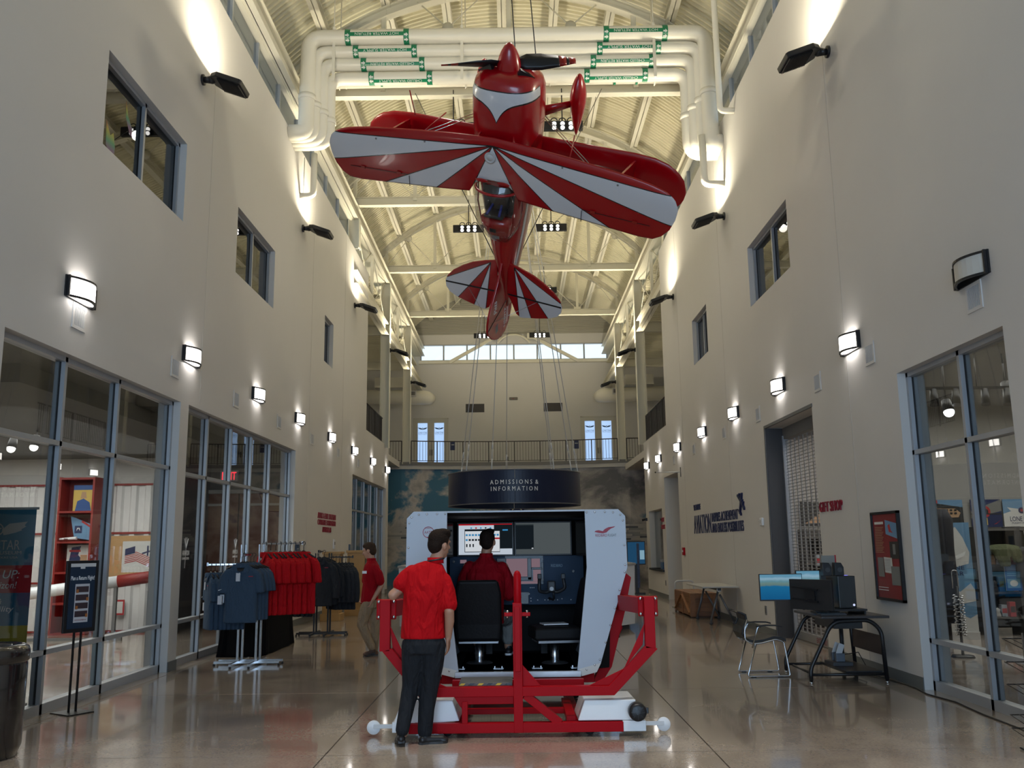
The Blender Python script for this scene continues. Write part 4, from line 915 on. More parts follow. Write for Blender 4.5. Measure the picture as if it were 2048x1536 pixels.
# yokes
for x, nm in ((.375, 0), (-.42, 1)):
    y = F('control_yoke', MB().tube(fillet([(x-.13, 1.72, 1.30), (x-.135, 1.73, 1.14), (x-.06, 1.76, 1.125), (x, 1.77, 1.15), (x+.06, 1.76, 1.125), (x+.145, 1.73, 1.17), (x+.12, 1.72, 1.31)], .03), .019, 10), M_blackp, 0)
    MB().box(x-.045, x+.045, 1.74, 1.79, 1.13, 1.25).build('hub', M_blackp, y, bevel=.015); MB().tube([(x, 1.78, 1.16), (x, 2.08, 1.16)], .022, 10).build('column', M_black, y)
    MB().lathe([(0, 0), (.022, 0)], 16, (x, 1.737, 1.165), 'y').build('yoke_badge', M_lgrey, y)
    MB().tube(fillet([(x+.02, 1.80, 1.13), (x+.03, 1.85, 1.04), (x-.02, 2.0, 1.05)], .05), .012, 8).build('coil_cord', M_blackp, y)
    for e in (-.13, .125): MB().box(x+e-.022, x+e+.022, 1.70, 1.74, 1.27, 1.325).build('grip_head', M_blackp, y, bevel=.006)
F('cabin_floor', MB().box(-.57, .57, .82, 2.3, .425, .44), P('floor_plate', (.03, .03, .032), .4), 0)
for x, y in ((-.33, 1.22), (.12, 1.22)):
    ...
def seat(x, y, rz, nm):
    s = F(nm, MB(), M_black, 0) if False else None
    A = Matrix.Translation((x, y, 0)) @ Matrix.Rotation(rz, 4, 'Z')
    Lth = P('seat_leather', (.006, .006, .007), .55, spec=.2, bump=.15, bscale=40)
    cu = MB(A).loft([[(sx*w, sy*d+.02, z) for sx, sy in ((-1,-1),(1,-1),(1,1),(-1,1))] for z, w, d in ((.68, .225, .22), (.70, .24, .24), (.79, .24, .24), (.815, .215, .215))], smooth=False).build('seat_cushion', Lth, sim, bevel=.03, seg=3)
    bk = MB(A).loft([[(sx*w, -.27+dy+sy*.045, z) for sx, sy in ((-1,-1),(1,-1),(1,1),(-1,1))] for z, w, dy in ((.68, .225, .02), (.85, .24, .0), (1.15, .235, -.06), (1.29, .205, -.09))], smooth=False).build('seat_back', Lth, sim, bevel=.035, seg=3)
    MB(A).box(-.2, .2, -.2, .22, .655, .68).build('seat_pan', P('pan_steel', (.22, .22, .23), .4, .8), sim)
    MB(A).tube([(0, .02, .44), (0, .02, .46), (0, .02, .50), (0, .02, .655)], .045, 18).build('seat_pedestal', M_chrome, sim)
    MB(A).lathe([(0, .455), (.12, .452), (.14, .44)], 28, (0, .02, 0)).build('pedestal_foot', P('foot_steel', (.35, .35, .37), .3, .9), sim)
seat(-.395, 1.45, 0, 'seat'); seat(.40, 1.40, pi/2+.15, 'seat')
F('clipboard', MB(Matrix.Translation((.38, 1.42, .822)) @ Matrix.Rotation(.2, 4, 'Z')).box(-.13, .13, -.1, .1, 0, .012), M_white, .002)
for x in (-.57, -.19, .19, .57):
    mb = MB()
    for q in (-.03, .03): mb.box(x-.05, x+.05, .98+q-.004, .98+q+.004, .44, .448); 
    mb.bar((x-.03, .99, .45), (x+.03, .95, .45), .008, .008).bar((x+.03, .99, .45), (x-.03, .95, .45), .008, .008).box(x-.04, x-.03, .94, 1.02, .44, .47).box(x+.03, x+.04, .94, 1.02, .44, .47)
    mb.build('seat_rail_bracket', M_chrome, sim)
for x in (-.36, .34):
    for e in (-.05, .05): F('rudder_pedal', MB().bar((x+e, 1.95, .47), (x+e, 2.0, .60), .07, .015), M_blackp, .003)
# ================================================================== PEOPLE
def solid(name, prims, voxel, smooth, mat, parent, sub=0):
    """union of overlapping closed volumes -> one continuous smooth surface"""
    mb = MB()
    for p in prims:
        if p[0] == 'cap':      # tapered limb
            _, a, b, r0, r1 = p; mb.ball(a, r0, 14, 9); mb.ball(b, r1, 14, 9); mb.tube([a, b], [r0, r1], 14)
        elif p[0] == 'chain':  # chain of (point, radius)
            pts = p[1]
            for (a, r0), (b, r1) in zip(pts, pts[1:]): mb.ball(a, r0, 12, 8); mb.tube([a, b], [r0, r1], 12)
            mb.ball(pts[-1][0], pts[-1][1], 12, 8)
        elif p[0] == 'ell': mb.ball(p[1], p[2], 20, 14, M=p[3] if len(p) > 3 else None)
        elif p[0] == 'loft': mb.loft(p[1])
    me = mb.mesh(name, mat); o = bpy.data.objects.new(name, me); COL.objects.link(o)
    r = o.modifiers.new('remesh', 'REMESH'); r.mode = 'VOXEL'; r.voxel_size = voxel; r.use_smooth_shade = True
    s = o.modifiers.new('smooth', 'SMOOTH'); s.factor = .5; s.iterations = smooth
    dg = bpy.context.evaluated_depsgraph_get(); m2 = bpy.data.meshes.new_from_object(o.evaluated_get(dg)); bpy.data.objects.remove(o)
    m2.name = name; m2.materials.clear(); m2.materials.append(mat); m2.polygons.foreach_set('use_smooth', [True]*len(m2.polygons))
    return put(m2, name, parent)
def ering(c, rx, ry, n=24, yaw=0, tilt=0, p=2.3):
    out = []
    for k in range(n):
        t = 2*pi*k/n; x = rx*math.copysign(abs(math.cos(t))**(2/p), math.cos(t)); y = ry*math.copysign(abs(math.sin(t))**(2/p), math.sin(t))
        z = x*math.tan(tilt); out.append((c[0]+x*math.cos(yaw)-y*math.sin(yaw), c[1]+x*math.sin(yaw)+y*math.cos(yaw), c[2]+z))
    return out
M_skin = P('skin', (.42, .22, .14), .5, noise=.06, nscale=12); M_skin2 = P('skin_light', (.46, .25, .165), .5, noise=.05, nscale=12)
M_hair = P('dark_hair', (.016, .009, .006), .75, spec=.15, bump=.9, bscale=90); M_hair2 = P('brown_hair', (.04, .02, .011), .7, spec=.2, bump=.9, bscale=90)
def cloth(name, col, sc_=9, st=.5):
    m = P(name, col, .8, spec=.15); t = m.node_tree; b = t.nodes['Principled BSDF']; tc = t.nodes.new('ShaderNodeTexCoord'); mp = t.nodes.new('ShaderNodeMapping'); mp.inputs['Scale'].default_value = (1.6, 1.6, .5); mp.inputs['Rotation'].default_value = (.3, .5, 0)
    n = t.nodes.new('ShaderNodeTexNoise'); n.inputs['Scale'].default_value = sc_; n.inputs['Detail'].default_value = 2.5; n.inputs['Distortion'].default_value = .8; bp_ = t.nodes.new('ShaderNodeBump'); bp_.inputs['Strength'].default_value = st; bp_.inputs['Distance'].default_value = .09
    t.links.new(tc.outputs['Object'], mp.inputs[0]); t.links.new(mp.outputs[0], n.inputs[0]); t.links.new(n.outputs[0], bp_.inputs['Height']); t.links.new(bp_.outputs[0], b.inputs['Normal']); return m
M_shirt = cloth('red_shirt', (.44, .002, .006)); M_shirt2 = cloth('dark_red_polo', (.30, .002, .008)); M_trou = cloth('charcoal_trousers', (.017, .019, .023)); M_khaki = cloth('khaki_chinos', (.28, .20, .125), 11, .7); M_grey = cloth('grey_trousers', (.26, .26, .25))
def head(c, yaw, pitch=0, roll=0, k=1.0):
    """primitives of a head (face looks along local +y) centred at c"""
    R = Matrix.Rotation(yaw, 4, 'Z') @ Matrix.Rotation(pitch, 4, 'X') @ Matrix.Rotation(roll, 4, 'Y'); T = Matrix.Translation(c) @ R
    g = lambda x, y, z: tuple(T @ Vector((x*k, y*k, z*k))); R3 = R.to_3x3().to_4x4(); pr = []
    pr.append(('ell', g(0, -.012, .03), (.076*k, .096*k, .088*k), R3)); pr.append(('ell', g(0, .012, -.03), (.064*k, .078*k, .085*k), R3)); pr.append(('ell', g(0, .04, -.085), (.042*k, .042*k, .034*k), R3))
    pr.append(('cap', g(0, .085, .012), g(0, .108, -.025), .009*k, .015*k)); pr.append(('ell', g(0, .087, -.064), (.026*k, .012*k, .010*k), R3)); pr.append(('cap', g(-.035, .078, .028), g(.035, .078, .028), .011*k, .011*k))
    for s in (-1, 1): pr.append(('ell', g(s*.076, -.008, -.012), (.012*k, .022*k, .033*k), R3))
    return pr, g, R3, k
def hairp(g, R3, k, back=.0):
    return [('ell', g(0, -.022, .045), (.081*k, .098*k, .085*k), R3), ('ell', g(0, -.055, .0), (.072*k, .062*k, .085*k), R3), ('ell', g(0, .045, .085), (.064*k, .042*k, .034*k), R3), ('ell', g(.02, .01, .105), (.055*k, .07*k, .032*k), R3)]+[('ell', g(s*.066, .0, .03), (.013*k, .03*k, .05*k), R3) for s in (-1, 1)]
def hand(w, d, n, side=1, curl=.6, k=1):
    """palm + five bent fingers; w wrist, d direction of fingers, n palm normal (curl direction)"""
    w, d, n = Vector(w), Vector(d).normalized(), Vector(n).normalized(); n = (n-d*n.dot(d)).normalized(); u = d.cross(n)*side; pr = []
    for i in range(4): pr.append(('cap', w+u*(-.027+.018*i)*k, w+d*.082*k+u*(-.032+.0213*i)*k, .014*k, .0115*k))
    for i, L in enumerate((.060, .074, .079, .070)):
        b = w+d*.085*k+u*(-.032+.0213*i)*k; a1 = curl*.5; a2 = curl*1.3; p1 = b+(d*math.cos(a1)+n*math.sin(a1))*L*.48*k; p2 = p1+(d*math.cos(a2)+n*math.sin(a2))*L*.34*k; p3 = p2+(d*math.cos(a2*1.3)+n*math.sin(a2*1.3))*L*.24*k
        pr.append(('chain', [(b, .0098*k), (p1, .0088*k), (p2, .0080*k), (p3, .0070*k)]))
    t0 = w+d*.018*k+u*.028*k; t1 = t0+(d*.7+u*.62+n*.25).normalized()*.042*k; t2 = t1+(d*.9+u*.15+n*.35).normalized()*.03*k
    pr.append(('chain', [(t0, .0135*k), (t1, .0105*k), (t2, .0085*k)])); return pr
def shoe(name, heel, toe, parent, mat, lift=0, sole=None):
    h, t = Vector(heel), Vector(toe); d = (t-h).normalized(); s = d.cross(Vector((0, 0, 1))).normalized(); u = s.cross(d); L = (t-h).length
    up = [('ell', h+d*L*.22+u*.045, (.036, .036, .05)), ('ell', h+d*L*.14+u*.035, (.037, .045, .04)), ('cap', h+d*L*.2+u*.035, h+d*L*.8+u*.028, .038, .036), ('ell', h+d*L*.86+u*.024, (.042, .042, .024)), ('cap', h+d*L*.25+u*.075, h+d*L*.2+u*.09, .036, .036)]
    o = solid(name, up, .008, 3, mat, parent)
    mb = MB(); ol = [(0, .0), (.02, .026), (.1, .035), (.35, .031), (.6, .040), (.8, .043), (.93, .034), (1, .0)]; ol = ol+[(a, -b) for a, b in reversed(ol[1:-1])]
    mb.loft([[h+d*(L*1.02*a-.003)+s*b*1.05+u*z for a, b in ol] for z in (-.001, .02)], smooth=False); mb.build('shoe_sole', sole or M_blackp, o)
    return o
# ---- man leaning on the frame, seen from behind
m = thing('person', 'person in red short-sleeved shirt and charcoal trousers leaning on the red frame, seen from behind', 'person', (-.80, 7.93, 0))
hd, g, R3, k = head((.135, .03, 1.648), -.75, -.05, .10, 1.02)
# body under the clothes
spine = [ering((-.005, 0, .80), .15, .10), ering((.0, 0, .95), .155, .105), ering((.01, .0, 1.12), .155, .10), ering((.04, .0, 1.30), .17, .105, tilt=-.2), ering((.05, .0, 1.42), .13, .08, tilt=-.2), ering((.085, .01, 1.49), .06, .06)]
LSh, LEl, LHa = (-.09, .01, 1.385), (-.262, -.02, 1.225), (-.185, .21, 1.215); RSh, REl, RHa = (.165, -.005, 1.335), (.222, -.055, 1.09), (.208, .015, .86)
body = hd+[('loft', spine), ('chain', [((.075, 0, 1.46), .062), ((.115, .01, 1.545), .056), ((.13, .02, 1.60), .055)]),
    ('chain', [(LSh, .046), (LEl, .043), (LHa, .027)]), ('ell', LEl, (.043, .043, .045)), ('chain', [(RSh, .048), ((.205, -.03, 1.22), .046), (REl, .043), ((.222, -.03, 1.0), .042), (RHa, .029)]),
    ('chain', [((-.09, 0, .85), .085), ((-.115, .02, .47), .052), ((-.165, -.03, .10), .04)]), ('chain', [((.08, 0, .85), .085), ((.04, .03, .46), .05), ((.005, .05, .08), .038)])]
body += hand((-.185, .21, 1.215), (.95, .35, -.12), (.1, .3, -1), -1, .9) + hand((.208, .02, .855), (-.02, .25, -1), (-1, .2, 0), 1, .5)
solid('body', body, .0075, 2, M_skin, m)
solid('hair', hairp(g, R3, k), .007, 2, M_hair, m)
torso = [ering((-.006, .0, .862), .192, .128, tilt=-.01), ering((-.006, .0, .95), .186, .128, tilt=-.02), ering((.0, -.005, 1.08), .182, .128, tilt=-.08), ering((.015, -.01, 1.20), .188, .130, tilt=-.15), ering((.028, -.005, 1.31), .198, .125, tilt=-.22), ering((.038, .0, 1.39), .192, .110, tilt=-.27), ering((.06, .0, 1.455), .125, .088, tilt=-.25), ering((.085, .01, 1.495), .075, .07, tilt=-.2)]
sh = solid('shirt', [('loft', torso), ('chain', [((-.10, .01, 1.40), .078), ((-.15, .005, 1.365), .076), ((-.195, -.003, 1.315), .074)]), ('chain', [((.165, -.005, 1.335), .075), ((.205, -.02, 1.25), .068), ((.222, -.035, 1.14), .070)])], .009, 5, M_shirt, m)
MB().lathe([(.063, 0), (.072, .0), (.070, .05), (.060, .052)], 28, (.098, .012, 1.485)).build('shirt_collar', M_shirt, sh).rotation_euler = (0, 0, 0)
MB().tube([(.098+.072*math.cos(a), .012+.072*math.sin(a), 1.515+.012*math.cos(a)) for a in [2*pi*i/24 for i in range(24)]], .008, 6, closed=True).build('lanyard', M_blackp, sh)
solid('trousers', [('loft', [ering((-.0, .0, .895), .160, .115), ering((-.005, -.005, .82), .172, .125), ering((-.01, -.005, .74), .165, .12)]),
    ('chain', [((-.085, 0, .80), .105), ((-.09, .01, .66), .098), ((-.108, .04, .47), .078), ((-.14, .0, .30), .066), ((-.17, -.04, .13), .058)]), ('chain', [((.085, 0, .80), .108), ((.072, .015, .64), .098), ((.048, .03, .46), .080), ((.022, .04, .28), .070), ((.01, .05, .10), .064)])], .009, 4, M_trou, m)
shoe('shoe', (-.17, -.085, .03), (-.215, .14, .0), m, M_black); shoe('shoe', (-.04, .02, .0), (.20, .085, .0), m, M_black)
MB().lathe([(.03, -.012), (.034, -.012), (.034, .012), (.03, .012)], 18, (-.192, .18, 1.216), 'y').build('wristwatch', M_blackp, m)
# ---- man walking by the clothes racks
m = thing('person', 'person in red polo shirt and khaki chinos standing beside the dark jackets, looking down', 'person', (-2.24, 14.2, 0))
hd, g, R3, k = head((-.045, 0, 1.575), 1.35, -.22, 0, 1.0)
LSh, LEl, LHa = (.06, -.115, 1.285), (.165, -.10, 1.05), (.05, -.14, .85); RSh, REl, RHa = (-.06, .115, 1.29), (-.11, .14, 1.08), (-.12, .02, .88)
body = hd+[('loft', [ering((-.01, 0, .80), .10, .15), ering((.0, 0, 1.0), .10, .15), ering((.0, 0, 1.25), .11, .165), ering((.0, 0, 1.38), .08, .12), ering((.0, 0, 1.43), .055, .055)]), ('chain', [((.0, 0, 1.40), .06), ((-.02, 0, 1.50), .054)]),
    ('chain', [(LSh, .042), (LEl, .041), (LHa, .027)]), ('chain', [(RSh, .042), (REl, .041), (RHa, .027)]), ('chain', [((-.03, -.08, .82), .085), ((-.12, -.09, .48), .05), ((.035, -.07, .10), .038)]), ('chain', [((.0, .08, .82), .085), ((.05, .08, .46), .05), ((.03, .10, .1), .038)])]
body += hand(LHa, (-.35, -.05, -1), (-1, .3, 0), 1, .6)+hand(RHa, (-.2, -.6, -.7), (0, -1, .2), -1, .7)
solid('body', body, .0075, 2, M_skin2, m); solid('hair', hairp(g, R3, k), .007, 2, M_hair2, m)
sh = solid('shirt', [('loft', [ering((-.03, 0, .80), .135, .165, tilt=.25), ering((-.02, 0, .95), .128, .168), ering((.0, 0, 1.10), .128, .172), ering((.0, 0, 1.25), .132, .185), ering((.0, 0, 1.34), .115, .165), ering((.0, 0, 1.40), .08, .10), ering((-.005, 0, 1.435), .066, .066)]), ('chain', [((.06, -.12, 1.31), .07), ((.12, -.135, 1.22), .075), ((.145, -.125, 1.12), .074)]), ('chain', [((-.06, .12, 1.32), .07), ((-.095, .14, 1.2), .074), ((-.105, .145, 1.12), .073)])], .009, 5, M_shirt2, m)
MB().lathe([(.062, 0), (.070, .0), (.069, .045), (.060, .047)], 28, (-.008, 0, 1.418)).build('shirt_collar', M_shirt2, sh)
MB().box(-.118, -.05, -.178, -.174, 1.235, 1.275).build('chest_badge', M_white, sh)
solid('trousers', [('loft', [ering((-.02, 0, .88), .115, .155), ering((-.02, 0, .80), .13, .165), ering((-.02, 0, .72), .125, .16)]), ('chain', [((-.04, -.075, .78), .10), ((-.09, -.085, .62), .092), ((-.125, -.09, .48), .078), ((-.05, -.085, .30), .066), ((.03, -.07, .14), .06)]), ('chain', [((.01, .075, .78), .10), ((.04, .08, .62), .09), ((.055, .08, .46), .078), ((.05, .085, .28), .068), ((.04, .10, .10), .062)])], .009, 3, M_khaki, m)
M_bshoe = P('brown_suede', (.14, .06, .028), .7)
shoe('shoe', (.10, .11, .0), (-.12, .06, .0), m, M_bshoe); shoe('shoe', (.085, -.06, .05), (-.06, -.10, .0), m, P('brown_suede_shade', (.05, .022, .014), .7))  # second shoe: same suede, shade put into its darker colour
# ---- man seated in the simulator
m = thing('person', 'person in dark red polo seated in the simulator facing its screens, back of head visible', 'person', (-.33, 9.82, .44))
hd, g, R3, k = head((.02, .02, 1.235), -.12, 0, 0, 1.02)
LSh, LEl, LHa = (-.19, .0, .97), (-.26, .10, .70), (-.17, .34, .72); RSh, REl, RHa = (.19, .0, .96), (.245, .10, .66), (.18, .34, .66)
body = hd+[('loft', [ering((0, .0, .40), .15, .11), ering((0, -.02, .6), .15, .11), ering((0, -.02, .85), .17, .11), ering((0, 0, .99), .12, .08), ering((0, 0, 1.06), .06, .06)]), ('chain', [((0, 0, 1.02), .064), ((.01, .01, 1.14), .058)]),
    ('chain', [(LSh, .055), (LEl, .044), (LHa, .028)]), ('chain', [(RSh, .055), (REl, .044), (RHa, .028)]), ('chain', [((-.09, 0, .45), .085), ((-.12, .42, .47), .06), ((-.12, .55, .12), .042)]), ('chain', [((.10, 0, .45), .085), ((.22, .40, .40), .06), ((.225, .42, .10), .042)])]
body += hand(LHa, (.1, 1, .1), (1, 0, -.2), 1, 1.0)+hand(RHa, (-.1, 1, .1), (-1, 0, -.2), -1, 1.0)
solid('body', body, .0085, 2, M_skin, m); solid('hair', hairp(g, R3, k), .007, 2, M_hair, m)
sh = solid('shirt', [('loft', [ering((0, .0, .38), .19, .14), ering((0, -.02, .55), .19, .14), ering((0, -.03, .75), .20, .14), ering((0, -.02, .90), .21, .13), ering((0, 0, .98), .18, .11), ering((0, 0, 1.04), .10, .085), ering((0, 0, 1.08), .068, .068)]), ('chain', [((-.17, 0, .96), .075), ((-.225, .04, .84), .08), ((-.245, .07, .75), .078)]), ('chain', [((.17, 0, .95), .075), ((.225, .04, .82), .08), ((.245, .07, .68), .078)])], .01, 5, cloth('maroon_polo', (.26, .002, .008)), m)
MB().lathe([(.064, 0), (.073, .0), (.071, .05), (.062, .052)], 28, (.005, .0, 1.06)).build('shirt_collar', M_shirt2, sh)
solid('trousers', [('loft', [ering((0, 0, .52), .16, .12), ering((0, 0, .42), .17, .14), ering((0, .02, .37), .15, .13)]), ('chain', [((-.09, .02, .45), .10), ((-.12, .42, .46), .078), ((-.12, .52, .22), .066)]), ('chain', [((.10, .02, .45), .10), ((.22, .38, .40), .08), ((.225, .41, .18), .066)])], .01, 3, M_grey, m)
shoe('shoe', (-.12, .50, .012), (-.13, .76, .012), m, M_blackp); shoe('shoe', (.225, .36, .012), (.245, .62, .012), m, M_blackp, sole=M_white)
# ================================================================== LEFT SIDE OF THE HALL
RL, RR = pi/2, -pi/2
def letters3d(root, words, mat, z0, z1, x0, x1, depth=.014, mats2=None):
    """raised letters, each one its own part; laid along local x from x0 to x1"""
    cu = bpy.data.curves.new('t', 'FONT'); cu.body = words; cu.extrude = .5; cu.offset = .0; cu.resolution_u = 2
    to = bpy.data.objects.new('t', cu); COL.objects.link(to); dg = bpy.context.evaluated_depsgraph_get(); me = bpy.data.meshes.new_from_object(to.evaluated_get(dg)); bpy.data.objects.remove(to)
    bm = bmesh.new(); bm.from_mesh(me); bm.verts.ensure_lookup_table(); bmesh.ops.remove_doubles(bm, verts=bm.verts, dist=1e-5)
    xs = [v.co.x for v in bm.verts]; ys = [v.co.y for v in bm.verts]; a, b, c, d = min(xs), max(xs), min(ys), max(ys)
    for v in bm.verts: v.co = Vector((x0+(v.co.x-a)/(b-a)*(x1-x0), -depth if v.co.z > 0 else 0, z0+(v.co.y-c)/(d-c)*(z1-z0)))
    seen = set(); isl = []
    for v in bm.verts:
        if v.index in seen: continue
        st = [v]; seen.add(v.index); comp = []
        while st:
            q = st.pop(); comp.append(q)
            for e_ in q.link_edges:
                o = e_.other_vert(q)
                if o.index not in seen: seen.add(o.index); st.append(o)
        isl.append(comp)
    for comp in isl:
        ids = {v.index: i for i, v in enumerate(comp)}; fs = {f for v in comp for f in v.link_faces}
        m2 = bpy.data.meshes.new('letter'); m2.from_pydata([v.co[:] for v in comp], [], [[ids[v.index] for v in f.verts] for f in fs]); m2.materials.append(mat)
        put(m2, 'letter', root)
    bm.free(); bpy.data.meshes.remove(me)
M_sred2 = P('sign_red', (.26, .004, .022), .4); M_snavy = P('sign_navy', (.012, .020, .075), .4)
t = thing('wall_lettering', 'three lines of dark red raised letters on the left wall', 'lettering', (XL, 22.83, 0), RL)
letters3d(t, 'ALBERT & ETHEL HERZSTEIN', M_sred2, 2.335, 2.475, -1.08, 1.08, .012); letters3d(t, 'CHARITABLE FOUNDATION', M_sred2, 2.18, 2.31, -1.08, 1.08, .012); letters3d(t, 'AVIATION LAB', M_sred2, 2.01, 2.14, -.53, .53, .012)
t = thing('wall_sign', 'tall narrow blue sign on the left wall behind the red shirts', 'sign', (XL, 19.78, 1.54), RL)
MB().box(-.13, .13, -.02, 0, -.42, .17).build('panel', P('sign_blue', (.015, .05, .12), .4), t); text('LEARNING\nCENTER', M_lgrey, t, Matrix.Translation((0, -.021, .05)), w=.18, h=.08, depth=.001)
t = thing('wall_sign', 'small blue sign on the left wall beside the far glazing', 'sign', (XL, 26.0, 1.60), RL); MB().box(-.12, .12, -.02, 0, -.12, .12).build('panel', P('sign_blue2', (.02, .07, .16), .4), t)
t = thing('wall_thermostat', 'white thermostat strip on the left wall under the red letters', 'thermostat', (XL, 23.75, 1.72), RL); MB().box(-.10, .10, -.03, 0, -.12, .12).build('case', M_white, t, bevel=.006); MB().box(-.05, .05, -.034, -.03, -.02, .06).build('dial', M_mid, t)
# decals on the glass of the second storefront
for y, nm in ((13.55, 'first'), (15.93, 'third')):
    t = thing('glass_decal', 'white aviation decal on the %s pane of the middle storefront' % nm, 'decal', (XL-.150, y, 1.60), RL)
    text('AVIATION', M_white, t, Matrix.Translation((0, .0, -.02)), w=.28, h=.075, depth=.001); text('LEARNING CENTER', M_white, t, Matrix.Translation((0, .0, -.10)), w=.28, h=.035, depth=.001)
    for a_ in (-.5, -.2, .15, .5): MB().bar((0, -.001, .05), (math.sin(a_)*.16, -.001, .05+math.cos(a_)*.16), .008, .002).build('branch', M_white, t)
    MB().bar((-.02, -.001, -.24), (0, -.001, .06), .010, .002).build('trunk', M_white, t)
t = thing('exit_sign', 'red glowing EXIT sign over the wood doors behind the middle storefront', 'sign', (-6.45, 20.30, 3.25))
MB().box(-.20, .20, 0, .06, -.12, .12).build('case', M_white, t); text('EXIT', E('exit_red', (1, .03, .05), 3.5), t, Matrix.Translation((0, -.002, 0)), w=.32, h=.17, depth=.002)
# --- wood doors of the vestibule
M_ddoor = P('dark_mahogany', (.20, .062, .030), .4, noise=.2, nscale=3)
for i, x in enumerate((-7.35, -6.2)):
    t = struct('door_%d' % (i+1), (x, 20.34, 0))
    MB().box(0, 1.12, 0, .05, .01, 2.85).build('leaf', M_ddoor, t); MB().box(.1, .9, -.05, 0, 2.58, 2.63).build('closer', M_lgrey, t); MB().box(.98 if i == 0 else .08, 1.05 if i == 0 else .15, -.05, 0, .95, 1.2).build('pull', M_chrome, t)
MB().box(-7.5, -5.08, 20.3, 20.4, 2.86, 2.94).build('trim_5', M_lgrey, kind='structure')
# --- exhibit room: ribbed hangar wall, shelf, pictures
M_cor = P('corrugated_white', (.68, .67, .66), .45); M_redst = P('hangar_red', (.24, .018, .012), .5)
rib = MB(); 
for k in range(18):
    x = k*.30; rib.add([(x, 0, 0), (x+.12, 0, 0), (x+.16, -.045, 0), (x+.26, -.045, 0), (x+.30, 0, 0), (x, 0, .98), (x+.12, 0, .98), (x+.16, -.045, .98), (x+.26, -.045, .98), (x+.30, 0, .98)], [(0,1,6,5), (1,2,7,6), (2,3,8,7), (3,4,9,8)])
rm = rib.mesh('corrugated_panel', M_cor); hw = struct('wall_hangar', (-12.9, 18.72, 0))
for z in (.02, 1.0, 1.99): o = put(rm, 'corrugated_panel', hw); o.location = (0, 0, z)
for z in (.03, .99, 1.98, 2.97): MB().box(0, 5.4, -.06, -.045, z-.02, z+.02).build('red_strip', M_redst, hw)
t = thing('bookcase', 'narrow dark red open shelf against the ribbed hangar wall', 'shelf', (-8.85, 18.35, 0))
MB().box(-.36, -.32, -.15, .25, 0, 3.1).build('side_panel', M_redst, t); MB().box(.32, .36, -.15, .25, 0, 3.1).build('side_panel', M_redst, t); MB().box(-.32, .32, .22, .25, 0, 3.1).build('back_panel', P('shelf_back', (.16, .012, .008), .5), t)
for z in (.02, .6, 1.2, 1.8, 2.4, 3.07): MB().box(-.32, .32, -.15, .22, z-.02, z+.02).build('shelf', M_redst, t)
M_yel2 = P('poster_yellow', (.62, .45, .10), .5); M_blu = P('poster_blue', (.03, .09, .28), .5); M_pw = P('poster_white', (.62, .62, .60), .5); M_tan = P('poster_tan', (.45, .28, .16), .5); M_pred2 = P('poster_red', (.42, .03, .03), .5); M_pnav = P('poster_navy', (.02, .03, .10), .5); M_pblk = P('poster_black', (.02, .02, .02), .5); M_sky = P('poster_sky', (.14, .28, .45), .5); M_pg = P('poster_grey', (.2, .2, .19), .5)
PM = [M_yel2, M_blu, M_pw, M_tan, M_pred2, M_pnav, M_pblk, M_sky, M_pg]
def print_(par, w, h, items, name='print', y=-.002):
    """flat print: coloured patches (x0,x1,z0,z1,mat) in fractions, or (polygon, mat)"""
    mb = MB()
    for k, it in enumerate(items):
        yy = y-.0007*k
        if len(it) == 5: u0, u1, v0, v1, m_ = it; pts = [(u0, v0), (u1, v0), (u1, v1), (u0, v1)]
        else: pts, m_ = it
        mb.add([((u-.5)*w, yy, (v-.5)*h) for u, v in pts], [tuple(range(len(pts)))], m_)
    o = mb.build(name, PM, par); o['kind'] = 'stuff'; return o
def card(name, label, cat, loc, w, h, items, rz=0, th=.01, back=None, group=None):
    t = thing(name, label, cat, loc, rz, group); MB().box(-w/2, w/2, -.001, th, -h/2, h/2).build('board', back or M_pw, t); print_(t, w, h, items); return t
card('poster', 'yellow and blue poster on the top bay of the red shelf', 'poster', (-8.8, 18.42, 2.68), .42, .54, [(0, 1, 0, 1, 0), (0, 1, .82, 1, 1), ([(.1, .0), (.9, 0), (.8, .35), (.5, .5), (.2, .4)], 1), ([(.35, .5), (.65, .5), (.6, .75), (.4, .75)], 3)])
t = card('pennant', 'pale blue triangular air service pennant on the red shelf', 'pennant', (-8.78, 18.40, 2.08), .5, .5, [([(0, 1), (.2, .12), (1, 0), (1, .6)], 7), ([(.2, .3), (.5, .3), (.5, .6), (.2, .6)], 5), ([(.27, .38), (.35, .5), (.43, .38), (.4, .52), (.3, .52)], 2), ([(.45, .75), (.95, .45), (.95, .52), (.5, .82)], 4)])
kids(t)[0].scale = (.1, 1, .1)
card('poster', 'cream and navy poster on the third bay of the red shelf', 'poster', (-8.83, 18.42, 1.50), .46, .5, [(0, 1, 0, 1, 2), ([(.2, .9), (.6, .95), (.5, .6), (.75, .35), (.1, .3)], 5), (.1, .6, .72, .8, 4), (.6, .9, .3, .6, 3)])
t = thing('model_plane', 'small white model aeroplane on the second bay of the red shelf', 'model', (-9.05, 18.3, 1.86)); MB().tube([(-.2, 0, 0), (.22, 0, .02)], [.02, .035], 10).build('fuselage', M_white, t); MB().box(-.02, .06, -.2, .2, .01, .02).build('wing', M_white, t); MB().box(-.2, -.15, -.08, .08, .01, .02).build('tail', M_white, t)
t = thing('display_board', 'tan plywood board with a flag drawing on the ribbed wall', 'picture', (-7.78, 18.60, 1.52))
